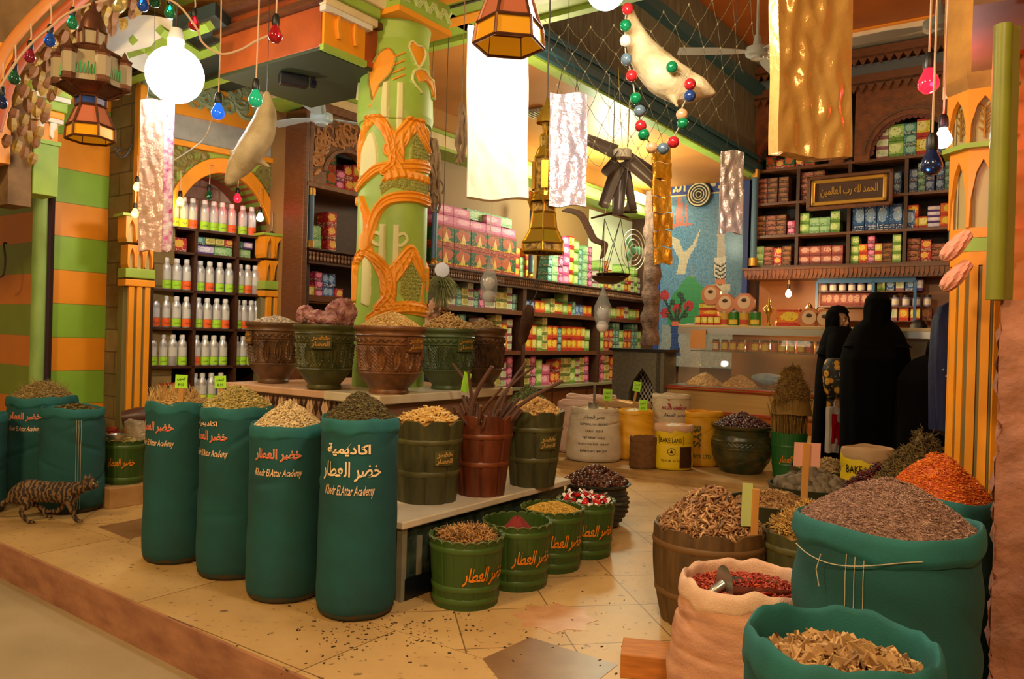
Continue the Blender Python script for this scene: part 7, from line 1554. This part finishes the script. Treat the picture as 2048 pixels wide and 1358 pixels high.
# ---------------- net, baubles, small hanging goods ----------------
def netpt(u,v):   # u across, v down; a sagging sheet
    tl,tr,bl,br=P(1090,40,4.3),P(1545,-30,4.6),P(1150,330,4.4),P(1440,330,4.7)
    a=tl.lerp(tr,u); b=bl.lerp(br,u); p=a.lerp(b,v); p.z-=.10*math.sin(PI*u)*(1-v)*1.2-.05*math.sin(v*5+u*4); p.y+=.12*math.sin(u*7+v*3); return p
ns=[];kn=[];nu,nv=10,9
for i in range(nu):
    for j in range(nv):
        for di in (-1,1):
            u0,v0=(i+.5*(j%2))/nu,j/nv; u1,v1=u0+di*.5/nu,(j+1)/nv
            if 0<=u1<=1.05 and not (j>6 and u0>.55): a,b=netpt(u0,v0),netpt(u1,v1); ns.append(tube([a,(a+b)/2+Vector((0,0,-.012)),b],.0014,4))
        if not (j>6 and i/nu>.55): kn.append(ball(.0045,tuple(netpt((i+.5*(j%2))/nu,j/nv)),6,4,(1,1,1.8)))
NE=E_('fishing_net','pale fishing net with knotted diamond mesh draped over the middle of the opening','net',(0,0,0)); m_net=mat('net_twine','8a866c',.8); obj('mesh_cords',join(ns),m_net,NE); o=obj('knots',join(kn),mat('net_knot','c0bc9c',.8),NE); o['kind']='stuff'
gp_=[(1254,12,3.2),(1250,45,3.2),(1250,75,3.2),(1252,112,3.2),(1262,145,3.2),(1270,190,3.2),(1278,215,3.2),(1280,245,3.2),(1286,262,3.2),(1302,288,3.2),(1325,290,3.2),(1345,277,3.2),(1364,240,3.2),(1362,222,3.2),(1378,185,3.2),(1378,162,3.2),(1342,128,3.2)]
GA=E_('bauble_garland','garland of coloured shiny baubles looping down beside the large stuffed fish','garland',(0,0,0)); obj('garland_cord',tube(smooth_pts([P(*q) for q in gp_],4),.003,5),m_net,GA)
bc_=['r','g','w','s','r','g','s','r','g','o','s','r','g','o','m','r','g']; bm={'r':'b8282c','g':'0f7a48','w':'e8e0d0','s':'5f7480','o':'d8a878','m':'24407a'}
for q,k in zip(gp_,bc_): obj('bauble',ball(.024,tuple(P(*q)+Vector((0,-.02,-.02))),14,9),mat('bauble_'+bm[k],bm[k],.15,.4),GA,smooth=True)
# cords of the bulb garland
gc_=[(-10,190),(28,130),(60,90),(100,55),(145,22),(236,-5),(340,0),(392,55),(405,85),(440,108),(480,100),(512,82),(540,70)]
tag(obj('festoon_cable',tube(smooth_pts([P(x,y,3.55 if x<400 else 3.5) for x,y in gc_],5),.005,6),m_cord,None),'twisted cord carrying the coloured bulbs along the vault edge','cord')
tag(obj('white_cable',tube(smooth_pts([P(345,322,4.6),P(380,300,4.5),P(410,275,4.3),(P(425,235,4.2)),P(436,205,3.75)],5),.003,5),m_white,None),'thin white cable sagging across the green spandrel','cable')
# dark flaps cluster (leather pouches) 
cl=P(1245,300,4.7); e=E_('scoop_cluster','cluster of dark grey tin scoops hanging under a white cap near the net','scoop cluster',cl); m_tp=mat('taupe_tin','75695f',.35,.3); obj('white_cap',lathe([(0,0),(.055,0),(.055,-.05),(.0,-.05)],16),m_white,e)
for i,(an,ln,yw) in enumerate(((1.9,.2,.2),(1.0,.22,1.0),(.35,.30,.3),(.05,.32,-.4),(-.35,.3,.7),(-.85,.26,-.2),(-1.25,.30,.5))):
    obj('tin_scoop',xf(grid(12,8,lambda u,v:((u-.5)*.085*(1.1-.3*v),.028*np.cos((u-.5)*PI),-.04-v*ln)),(0,0,-.03),(0,an,yw)),m_tp,e,smooth=True).modifiers.new('s','SOLIDIFY').thickness=.003
obj('tie_cords',join([tube([(.03,0,0),(.035,0,.30)],.004,5),tube([(.0,0,0),(-.04,0,.5)],.002,4)]),mat('yellow_cord','a89838',.6),e)
# balance scale
bs_=P(1222,548,5.8); e=E_('balance_scale','old balance scale with two dark brass pans hanging before the bright room','scale',bs_); m_db=mat('dark_brass','4a3018',.35,.6); Hs=(548-395)*5.8/FPX
for s,dz in ((-1,-.03),(1,0)):
    o=obj('scale_pan',xf(lathe([(0,-.05),(.06,-.045),(.11,-.02),(.13,.0),(.128,.004),(.06,-.035),(0,-.042)],28),(.02*s,.03*s,dz)),m_db,e,smooth=True)
    obj('pan_cords',join([tube([(.02*s+.125*math.cos(a),.03*s+.125*math.sin(a),dz),(.06*s,0,Hs*.72)],.0025,4) for a in (0,2.1,4.2)]),m_wire,e)
obj('beam',tube([(-.16,0,Hs*.72),(0,0,Hs*.8),(.12,0,Hs*.74)],[.006,.012,.006],8),m_db,e); obj('hanger',tube([(0,0,Hs*.78),(-.01,0,Hs*1.2),(-.01,0,3.4-bs_.z)],.004,6),m_wire,e)
# braided bundle on a hook, spoon
bb=P(1060,610,5.9); e=E_('braided_bundle','brown braided bundle hanging on a long dark hook before the shelves','bundle',bb,rot=(0,.18,0)); obj('bundle_body',rock(9,(.045,.04,.17)) if 0 else xf(lathe([(0,-.32),(.03,-.28),(.045,-.15),(.04,-.05),(.02,0),(0,0)],14,disp=lambda th,z:.006*np.sin(th*5+z*120)),(0,0,0)),mat('brown_braid','5a3c28',.8,bump=(60,.8)),e,smooth=True); obj('hook',tube(smooth_pts([(0,0,0),(.03,0,.1),(.02,0,.2),(0,0,.28),(0,0,3.4-bb.z)],5),.004,6),m_wire,e)
# plastic bags of puffs
m_pb=mat('clear_plastic_bag','c8d0d8',.12,alpha=.35,spec=.8); m_puff=mat('white_puff','ded8d8',.9)
for px,py,d,lb in ((980,512,5.4,'clear bag of white puffs hanging before the henna cartons'),(1207,572,6.4,'clear bag of white puffs hanging below the balance scale')):
    p=P(px,py,d); e=E_('puff_bag',lb,'bag',p); k=d/5.4; obj('bag_film',lathe([(0,0),(.006*k,-.02),(.03*k,-.09),(.058*k,-.17),(.055*k,-.27),(.03*k,-.34),(0,-.35)],20,disp=lambda th,z:.005*np.sin(th*7+z*50)),m_pb,e,smooth=True)
    for z in (-.19,-.28): obj('puff',ball(.042*k,(0,0,z*k),14,9),m_puff,e,smooth=True)
    obj('string',tube([(0,0,0),(0,0,3.4-p.z)],.002,4),m_white,e)
# dried palm brush with disc and pod ornament
p=P(884,540,5.25); e=E_('palm_brush','grey-green bristly dried brush with a white disc hanging right of the column','brush',p); obj('white_disc',xf(lathe([(0,-.004),(.05,-.004),(.05,.004),(0,.004)],24),(.0,0,0),(PI/2,0,.2)),mat('pearly_disc','d8d8dc',.2,.3),e)
g=random.Random(2); vs=[]
for i in range(420):
    t=g.random(); a=g.uniform(0,TAU); l=.04+.085*math.sin(PI*min(1,t+.15)); z0=-.06-t*.13; vs.append(tube([(0,0,z0),(l*.6*math.cos(a),l*.6*math.sin(a),z0+.02),(l*math.cos(a),l*math.sin(a),z0-.01-.06*t)],.0014,3))
o=obj('bristles',join(vs),mat('grey_green_bristle','8a9060',.8),e); o['kind']='stuff'
vs=[]
for j in range(2):
    for i in range(9): a=TAU*i/9; vs.append(tube([(.012*math.cos(a),.012*math.sin(a),-.24-j*.07),(.05*math.cos(a),.05*math.sin(a),-.26-j*.07),(.03*math.cos(a),.03*math.sin(a),-.29-j*.07)],[.003,.006,.002],5))
obj('pod_ornament',join(vs),mat('brown_pods','8a5c34',.6),e)
obj('string',tube([(0,0,.05),(-.0,0,3.38-p.z)],.002,4),m_wire,e)
# knotted fibre column, scroll board, bright back room
p=P(1299,690,9.4); e=tag(obj('bark_pillar',lathe([(0,0),(.11,0)]+[(.10+.015*math.sin(i*1.7),i*.07) for i in range(1,26)]+[(.09,1.85),(0,1.85)],20,disp=lambda th,z:.012*np.sin(th*3+z*17)),mat('woven_bark','6e5040',.9,noise=(20,'3f2c20',.9),bump=(40,1.)),None,p,smooth=True),'rough brown bark-like pillar left of the blue mosaic','pillar')
bxp=P(1170,420,7.2); sb=smooth_pts([(-.16,0,.02),(-.02,0,-.02),(.06,0,-.14),(.12,0,-.25),(.22,0,-.30),(.20,0,-.42)],6)
tag(obj('scroll_bracket',xf(prism([(q.x,q.z) for q in sb]+[(q.x-.05,q.z-.03) for q in sb[::-1]],.06)),m_brown2,None,bxp),'brown scroll-cut wooden bracket at the edge of the bright room','bracket')
p=G(1250,425,3.0); struct('ceiling_panel',bx(-.5,.5,-.35,.35,-.02,.0),mat('lit_ceiling_panel','f4ffd8',.5,emit=('f0ffd0',9)),(p.x,p.y,3.2),(0,0,UVROT))
bs2=B.sz(1248,500,.18)
struct('wall_bright_panel',bx(Bs(1205)[0],Bs(1288)[0],.235,.249,zb1,B.sz(1240,425)[1]),mat('white_green_wall','e8f0d0',.6),B.o,(0,0,B.rz))
p=P(1267,500,8.8); fa=E_('desk_fan','green and white round fan on the wall of the bright room','fan',p,.5); m_fg=mat('fan_green','6fc0a0',.4)
for r in (.17,.13,.09,.05): obj('guard_ring',tube([(r*math.cos(a),0,r*1.35*math.sin(a)) for a in np.linspace(0,TAU,29)[:-1]],.005,5,True),m_white,fa)
for k in range(3): obj('blade',xf(ball(1,nu=12,nv=6,sc=(.07,.008,.045)),(0,.02,0),(0,0,0)) if 0 else xf(xf(ball(1,nu=12,nv=6,sc=(.075,.008,.045)),(.08,.02,0)),rot=(0,TAU*k/3,0)),m_fg,fa,smooth=True)
obj('fan_hub',xf(ball(.035,nu=12,nv=8),(0,.01,0)),m_fg,fa,smooth=True)
p=P(1258,412,7.6); e=E_('lamp_shade','small dark conical lamp shade hanging before the bright room','lamp',p); obj('shade',lathe([(.09,-.06),(.06,-.02),(.03,.0),(.02,.06),(0,.07)],20),mat('dark_shade','5a5850',.5),e,smooth=True); obj('cord',tube([(0,0,.06),(0,0,.35)],.004,5),m_wire,e)
# ---------------- people ----------------
m_skin=mat('warm_skin','c08860',.5,sss=.05); m_skin2=mat('pale_brown_skin','cc9870',.5,sss=.05); m_hair=mat('black_hair','0c0a09',.45,bump=(120,.4)); m_abaya=mat('black_cloth','050405',.95,bump=(60,.2),spec=.12); m_eye=mat('eye_white','e0d8cc',.2); m_iris=mat('dark_iris','140c08',.15); m_lip=mat('lip','8a4438',.5)
def headvf(s=1.):
    """head facing -y, centre of the skull at the origin, 0.23 m tall"""
    v=[ball(1,(0,.01,.025),28,20,(.076,.092,.092)),ball(1,(0,-.02,-.035),24,16,(.062,.068,.078)),ball(1,(0,-.052,-.085),14,10,(.03,.03,.024)),
       tube([(0,-.088,.012),(0,-.100,-.012),(0,-.110,-.030)],[.009,.011,.014],8),ball(.012,(.012,-.096,-.033),8,6),ball(.012,(-.012,-.096,-.033),8,6),
       ball(1,(0,-.083,.030),16,8,(.055,.016,.012)),ball(1,(0,-.088,-.060),14,8,(.026,.012,.007)),ball(1,(0,-.086,-.069),12,8,(.02,.012,.008)),
       tube([(0,.02,-.06),(0,.03,-.17)],[.052,.056],14)]
    for q in(-1,1): v+= [ball(1,(q*.076,.012,-.005),12,10,(.012,.02,.032)),ball(1,(q*.045,-.062,-.03),12,8,(.022,.02,.022))]
    return join(v)
def handvf(curl=.9,side=1):
    """right hand hanging, fingers down -z, palm facing x"""
    v=[xf(ball(1,(0,0,-.045),14,10),sc=(1,1,1))] if 0 else [ball(1,(0,0,-.045),16,10,(.016,.042,.05)),tube([(0,0,.06),(0,0,-.02)],[.028,.026],10)]
    for i,(y,l) in enumerate(((-.030,.062),(-.010,.072),(.010,.068),(.028,.052))):
        a=curl; pts=[Vector((0,y,-.075))]; ang=0
        for sgm,f in ((.42,.5),(.32,1.),(.26,1.)): ang+=a*f; pts.append(pts[-1]+Vector((-side*math.sin(ang)*l*sgm,0,-math.cos(ang)*l*sgm)))
        v.append(tube(pts,[.0095,.009,.0085,.007],8)); v.append(ball(.0072,tuple(pts[-1]),8,6))
    th=[(0,-.035,-.02),(-side*.02,-.052,-.045),(-side*.038,-.045,-.068),(-side*.045,-.03,-.082)]; v.append(tube(th,[.013,.012,.010,.008],8)); v.append(ball(.008,th[-1],8,6)); return join(v)
def figure(root,H,headrot=(0,0,0),headoff=(0,0,0),arms=(),skin=None,bend=0,sit=False,lean=(0,0)):
    """continuous body; H = standing height, facing -y"""
    k=H/1.7; hz=H-.115*k; lx,ly=lean; ho=Vector(headoff)+Vector((lx,ly,0)); parts=[]
    parts.append(xf(headvf(),Vector((0,0,hz))+ho,headrot,k))
    sh=Vector((lx,ly,1.40*k)); parts+= [ball(1,tuple(sh+Vector((0,0,-.06))),20,14,(.185*k,.10*k,.10*k)),tube([tuple(sh+Vector((0,.01,-.05))),(lx*.6,ly*.6,1.15*k),(0,0,.95*k)],[.13*k,.125*k,.15*k],18),ball(1,(0,.01,.93*k),18,12,(.17*k,.12*k,.12*k)),tube([tuple(Vector((0,.02,hz-.1*k))+ho),tuple(sh)],[.055*k,.065*k],12)]
    for q in(-1,1):
        parts.append(tube([(q*.09*k,0,.9*k),(q*.10*k,-.01,.5*k),(q*.10*k,.01,.09*k)],[.085*k,.058*k,.04*k],12)); parts.append(ball(1,(q*.10*k,-.05*k,.035*k),12,8,(.045*k,.12*k,.035*k)))
    for side,el,wr,hrot in arms:
        s0=sh+Vector((side*.17*k,0,-.03)); e_=Vector(el); w_=Vector(wr); parts.append(tube([s0,s0.lerp(e_,.5),e_],[.052*k,.048*k,.040*k],12)); parts.append(ball(.041*k,tuple(e_),12,8)); parts.append(tube([e_,e_.lerp(w_,.5),w_],[.040*k,.036*k,.026*k],12)); parts.append(xf(handvf(.9,side),w_,hrot))
    me=remesh(join(parts),.0075,3,skin or m_skin); return obj('body',me,None,root),Vector((0,0,hz))+ho
def eyes(root,hc,headrot,k=1):
    for q in(-1,1):
        o=obj('eye',xf(xf(ball(.0125,(q*.030,-.078,.008),12,8),(0,0,0)),hc,headrot,k),m_eye,root,smooth=True); obj('iris',xf(ball(.0062,(q*.030,-.0875,.008),10,6),hc,headrot,k),m_iris,o,smooth=True)
        obj('eyebrow',xf(tube([(q*.014,-.098,.03),(q*.03,-.097,.036),(q*.048,-.086,.030)],[.003,.004,.002],6),hc,headrot,k),m_hair,root)
    obj('lips',xf(join([ball(1,(0,-.0965,-.0595),12,6,(.022,.005,.004)),ball(1,(0,-.095,-.0665),12,6,(.018,.005,.0045))]),hc,headrot,k),m_lip,root,smooth=True)
def robe(root,prof,seed,m,fold=.03,lean=None,nm='robe',drop=0):
    """prof: z, half width x, half depth y"""
    q=wob(seed); pz=[p[0] for p in prof]; z0,z1=min(pz),max(pz); pr=sorted(prof)
    def fn(U_,V_):
        z=z1+(z0-z1)*V_; th=U_*TAU; w_=np.interp(z,[p[0] for p in pr],[p[1] for p in pr]); d=np.interp(z,[p[0] for p in pr],[p[2] for p in pr])
        f=1+fold*(1-((z-z0)/(z1-z0))**2)*np.sin(th*9+2*np.sin(th*2+seed)+z*1.5)+fold*.6*q(th,z)
        lx=np.interp(z,[0,1.5],[0,lean[0]]) if lean else 0; ly=np.interp(z,[0,1.5],[0,lean[1]]) if lean else 0
        return w_*f*np.cos(th)+lx,d*f*np.sin(th)+ly,z
    return obj(nm,grid(90,60,fn,cu=True),m,root,smooth=True)
def veil(root,hc,headrot,k,open_,m,seed=1,neck=.26):
    def fn(U_,V_):
        th=U_*TAU; t=V_; ph=t*PI*.62
        r=np.interp(t,[0,.12,.3,.5,.62,.8,1],[0,.06,.100,.112,.105,.13,neck]); z=np.interp(t,[0,.12,.3,.5,.62,.8,1],[.145,.132,.08,.0,-.10,-.19,-.30])
        x=r*np.cos(th)*np.where(t>.7,1.15,.92); y=r*np.sin(th)*np.where(t>.7,.75,.98)+.012; f=1+.03*np.sin(th*7+t*9+seed)*(t>.4); return x*f,y*f,z
    vf=grid(64,40,fn,cu=True)
    if open_:
        V=vf[0]; F=[f for f in vf[1] if not ((lambda c:(c[1]<-.02 and -.10<c[2]<.078 and abs(c[0])<.078))(V[list(f)].mean(0)))]; vf=(V,F)
    return obj('head_veil',xf(vf,hc,headrot,k),m,root,smooth=True)
ZF=.068
# woman seen from behind
p=P(1752,700,6.62); W2=E_('person','woman in a plain black robe and veil seen from behind at the counter','person',(p.x,p.y,ZF),R_(180-20)); H2=P(1752,589,6.62).z-ZF
b,hc=figure(W2,H2-.02,arms=((1,(.205,-.0,1.08),(.08,-.13,1.0),(1.2,0,.5)),(-1,(-.205,-.0,1.08),(-.08,-.13,1.0),(1.2,0,-.5))))
robe(W2,[(.01,.27,.25),(.4,.26,.23),(.9,.27,.22),(1.05,.275,.23),(1.15,.255,.19),(1.25,.22,.155),(1.33,.17,.13),(1.40,.09,.08)],3,m_abaya); veil(W2,hc,(0,0,0),1.06,False,m_abaya,2,.22)
# woman with floral sleeve, face towards the right
p=P(1676,700,7.15); W1p=E_('person','veiled woman with a floral sleeve turning her face to her companion, holding a bag','person',(p.x,p.y,ZF),R_(70)); H1=P(1684,616,7.15).z-ZF
hr=(0,0,R_(-35))
b,hc=figure(W1p,H1-.02,headrot=hr,arms=((-1,(-.25,.02,.93),(-.27,.0,.69),(0,0,.3)),(1,(.18,.02,1.0),(.13,-.06,.80),(0,0,0))),skin=m_skin2)
eyes(W1p,hc,hr,H1/1.7)
robe(W1p,[(.01,.25,.22),(.4,.235,.20),(.9,.22,.19),(1.1,.21,.17),(1.18,.20,.16),(1.27,.16,.13),(1.33,.11,.10)],5,m_abaya); veil(W1p,hc,hr,1.02,True,m_abaya,4,.20)
m_flor=mat('black_cloth_with_flowers','0e0c0c',.7)
def floral():
    m,t,b=nt('floral_print'); tc=N(t,'TexCoord'); v=N(t,'TexVoronoi'); v.inputs['Scale'].default_value=13; L(t,tc.outputs['Object'],v.inputs['Vector']); b.inputs['Roughness'].default_value=.6
    r=ramp(t,['8a2a18','d8a838','c88a28','0d0b0c'],True); e=r.color_ramp.elements; e[1].position=.10; e[2].position=.26; e[3].position=.40; L(t,v.outputs['Distance'],r.inputs[0])
    v2=N(t,'TexVoronoi'); v2.inputs['Scale'].default_value=29; L(t,tc.outputs['Object'],v2.inputs['Vector']); r2=ramp(t,['c83a2c','4a5a2c','0d0b0c'],True); r2.color_ramp.elements[1].position=.12; r2.color_ramp.elements[2].position=.27; L(t,v2.outputs['Distance'],r2.inputs[0])
    c=mix(t,1,r.outputs[0],r2.outputs[0],'LIGHTEN'); L(t,c,b.inputs[0]); return m
m_flp=floral()
sl=smooth_pts([(-.22,0.02,1.06),(-.25,.02,.95),(-.265,.01,.84),(-.27,.0,.70)],5)
obj('floral_sleeve',tube(sl,[.06,.08,.095,.105,.11,.115,.12,.12,.12,.12,.12,.12,.115,.11,.10,.085][:len(sl)],18),m_flp,W1p,smooth=True)
obj('upper_sleeve',tube([(-.12,.02,1.24),(-.18,.02,1.17),(-.225,.02,1.08),(-.245,.02,.98)],[.07,.085,.09,.085],18),m_abaya,W1p,smooth=True)
obj('floral_panel',grid(24,20,lambda u,v:((.245+.01*v)*np.cos(2.75+u*1.3),(.235+.01*v)*np.sin(2.75+u*1.3),.92-.36*v)) ,m_flp,W1p,smooth=True)
wr=Matrix.Rotation(R_(70),4,'Z')@Vector((-.27,.0,.70)); bgp=Vector((p.x,p.y,ZF))+wr
BG=E_('shopping_bag','white plastic shopping bag with a red blob print held by the veiled woman','bag',(bgp.x-.01,bgp.y-.02,bgp.z-.09),.25)
obj('bag_body',join([crinkle(.20,.40,.05,44,.008,20,30)]),mat('white_plastic','d0c4bc',.3),BG,smooth=True); obj('red_print',xf(crinkle(.15,.26,.06,45,.006,16,20),(0,0,-.06)),mat('red_print_plastic','b8141c',.3),BG,smooth=True); obj('bag_handle',tube(smooth_pts([(-.04,0,-.0),(-.02,0,.06),(.02,0,.06),(.04,0,0)],5),.004,6),mat('white_plastic','d0c4bc'),BG)
# man serving, mostly hidden
p=P(1836,700,7.9); M2=E_('person','dark haired man with lowered head half hidden behind the black robes','person',(p.x,p.y,ZF),R_(-30)); HM=P(1822,648,7.9).z-ZF+.04
b,hc=figure(M2,HM,headrot=(.45,0,.3),headoff=(0,-.06,-.03)); robe(M2,[(.01,.18,.15),(.9,.19,.15),(1.1,.21,.15),(HM-.33,.22,.15),(HM-.27,.12,.11)],9,mat('dark_shirt','16131a',.7),.02,nm='shirt')
eyes(M2,hc,(.45,0,.3)); obj('hair',xf(lathe([(.093,-.03),(.098,.01),(.088,.07),(.05,.115),(0,.128)],24),hc+Vector((0,.012,.008)),(.45-.35,0,.3),(.86,1.05,1)),m_hair,M2,smooth=True)
# third robed person bending at the right
p=P(1878,700,6.15); W3=E_('person','stooping figure in a black robe with faint rust pattern beside the blue garment','person',(p.x,p.y,ZF),R_(150)); H3=1.30
b,hc=figure(W3,H3,headoff=(0,-.10,-.10),headrot=(.5,0,0),lean=(0,-.10)); robe(W3,[(.01,.30,.27),(.5,.30,.25),(.9,.29,.22),(1.0,.24,.18),(1.06,.19,.16),(1.10,.10,.10)],7,m_abaya,.04,(0,-.10)); veil(W3,hc,(.5,0,0),1.0,False,m_abaya,6,.22)
obj('rust_pattern',xf(grid(20,10,lambda u,v:(.285*np.sin((u-.7)*.6),.268*np.cos((u-.7)*.6)+.0,.86-.10*v)),(0,-.0,0)),mat('rust_print_cloth','0d0a0a',.7,noise=(30,'8a3a18',1.)),W3,smooth=True)
# navy garment with beads
p=P(1903,605,4.9); e=E_('navy_garment','navy blue garment with strings of small beads hanging by the orange pillar','garment',p); 
obj('garment_cloth',lathe([(.02,0),(.07,-.03),(.10,-.12),(.11,-.4),(.10,-.8),(.0,-.85)],30,disp=lambda th,z:.012*np.sin(th*6+z*4)),mat('navy_cloth','141a48',.7,bump=(20,.4)),e,smooth=True)
obj('bead_string',join([ball(.005,(-.1+.02*i,-.11+.003*i,-.42-.02*i-.02*(i%3)),6,4) for i in range(10)]),mat('pearl_bead','c8ccd8',.2),e)
# man bending behind the column
p=P(860,700,6.05); M1p=E_('person','dark haired man bending his head down behind the planters right of the column','person',(p.x,p.y,0),R_(10)); HM=P(860,592,6.05).z+.05; hr=(.62,0,.55)
b,hc=figure(M1p,HM,headrot=hr,headoff=(.0,-.05,-.03),skin=m_skin2); eyes(M1p,hc,hr,HM/1.7)
robe(M1p,[(.01,.16,.13),(.8,.17,.14),(1.0,.20,.14),(HM-.32,.20,.13),(HM-.27,.11,.10)],11,mat('navy_jacket','151a24',.7),.02,nm='jacket')
obj('hair',xf(lathe([(.070,-.045),(.090,-.01),(.094,.03),(.080,.08),(.045,.118),(0,.13)],26),hc+Vector((-.01,.02,.01)),(.62-.5,0,.55),(.90,1.08,1.0)),m_hair,M1p,smooth=True)
# ---------------- tabby cat ----------------
cp_=P(95,1035,4.78); cp_.z=0
def cpt(px,py,dy=0): v=P(px,py,4.78+dy)-Vector((cp_.x,cp_.y,0)); return v
def cat():
    v=[]
    spn=[cpt(32,985),cpt(55,976),cpt(85,978),cpt(115,980),cpt(140,978),cpt(158,970)]; v.append(tube(smooth_pts(spn,4),[.05,.055,.06,.064,.066,.067,.067,.066,.066,.065,.065,.065,.066,.067,.067,.064,.058,.05,.046,.044,.042][:21],16)); v.append(ball(.052,tuple(cpt(34,986)),14,10)); v.append(ball(.058,tuple(cpt(140,984)),14,10,(1,1,1.0)) if 0 else xf(ball(1,nu=14,nv=10,sc=(.062,.05,.07)),cpt(138,984)))
    v.append(tube([cpt(156,972),cpt(170,968)],[.042,.036],12)); hd=cpt(178,963); v.append(xf(ball(1,nu=18,nv=14,sc=(.046,.042,.040)),hd)); v.append(xf(ball(1,nu=12,nv=8,sc=(.024,.022,.018)),hd+Vector((.036,-.012,-.012))))
    for dy in(-.024,.024): v.append(tube([hd+Vector((-.005,dy,.025)),hd+Vector((-.008,dy*1.3,.064))],[.018,.003],8))
    # front legs, one forward, one back
    v.append(tube(smooth_pts([cpt(138,990,-.03),cpt(142,1008,-.03),cpt(147,1022,-.03),cpt(152,1035,-.03)],3),[.030,.028,.024,.021,.019,.017,.015,.014,.014,.015][:10],10)); v.append(xf(ball(1,nu=10,nv=6,sc=(.026,.014,.012)),cpt(158,1037,-.03)))
    v.append(tube(smooth_pts([cpt(132,992,.04),cpt(124,1008,.04),cpt(112,1018,.04),cpt(101,1016,.04)],3),[.028,.026,.022,.019,.017,.016,.015,.014,.013,.013],10)); v.append(xf(ball(1,nu=10,nv=6,sc=(.022,.013,.012)),cpt(98,1017,.04)))
    # hind legs: thigh, knee forward, hock back
    v.append(tube(smooth_pts([cpt(44,988,-.03),cpt(58,1004,-.03),cpt(42,1018,-.03),cpt(52,1036,-.03)],4),[.046,.042,.036,.03,.025,.021,.018,.016,.015,.014,.014,.014,.014],10)); v.append(xf(ball(1,nu=10,nv=6,sc=(.03,.014,.011)),cpt(62,1039,-.03)))
    v.append(tube(smooth_pts([cpt(46,988,.04),cpt(66,1002,.04),cpt(84,1010,.04),cpt(92,1026,.04)],4),[.042,.038,.032,.027,.023,.019,.016,.015,.014,.014,.013,.013,.013],10)); v.append(xf(ball(1,nu=10,nv=6,sc=(.026,.013,.011)),cpt(99,1029,.04)))
    v.append(tube(smooth_pts([cpt(28,986),cpt(10,1000),cpt(-8,1006),cpt(-30,1004)],4),[.026,.024,.021,.019,.018,.017,.016,.015,.014,.013,.012,.011,.010],10))
    return remesh(join(v),.0055,4)
def tabby():
    m,t,b=nt('tabby_fur'); tc=N(t,'TexCoord'); b.inputs['Roughness'].default_value=.8; w_=N(t,'TexWave'); w_.inputs['Scale'].default_value=11; w_.inputs['Distortion'].default_value=9; w_.inputs['Detail'].default_value=3; w_.inputs['Detail Scale'].default_value=2.2; L(t,tc.outputs['Object'],w_.inputs[0])
    r=ramp(t,['20160f','3a2818','5c4226','7a5c38']); r.color_ramp.elements[1].position=.42; r.color_ramp.elements[2].position=.62; L(t,w_.outputs[1],r.inputs[0]); n=N(t,'TexNoise'); n.inputs['Scale'].default_value=120; L(t,tc.outputs['Object'],n.inputs[0]); c=mix(t,.4,r.outputs[0],n.outputs[0],'MULTIPLY'); L(t,r.outputs[0],b.inputs[0]); bm=N(t,'Bump'); bm.inputs['Strength'].default_value=.5; bm.inputs['Distance'].default_value=.004; L(t,n.outputs[0],bm.inputs['Height']); L(t,bm.outputs[0],b.inputs['Normal']); return m
CT=E_('tabby_cat','striped tabby cat walking to the right along the pale floor at the left','cat',(cp_.x,cp_.y,0)); me=cat(); me.materials.append(tabby()); ob=obj('body',me,None,CT)
zmin=min((v.co.z for v in me.vertices)); CT.location.z=-zmin
hd=cpt(178,963)
for dy in(-.02,.02): obj('eye',ball(.006,tuple(hd+Vector((.038,dy,.008))),8,6),mat('cat_eye','c8b840',.1),CT,smooth=True)
obj('nose',ball(.005,tuple(hd+Vector((.060,-.012,-.008))),8,6),mat('cat_nose','7a4038',.4),CT)
# small litter crumbs on the floor
g=random.Random(4); cr=[]
for i in range(260):
    x,y=g.gauss(760,110),g.gauss(1262,26)
    if g.random()<.3: x,y=g.uniform(560,1250),g.uniform(1180,1350)
    q=G(x,y); s=g.uniform(.002,.006); cr.append(xf(box(s*g.uniform(1,3),s,s*.5),(q.x,q.y,s*.3),(0,0,g.uniform(0,3))))
tag(obj('herb_crumbs',join(cr),mat('herb_crumb','3a2a14',.8),None),'scattered dark herb crumbs on the floor before the teal sacks','crumbs',None,'stuff')
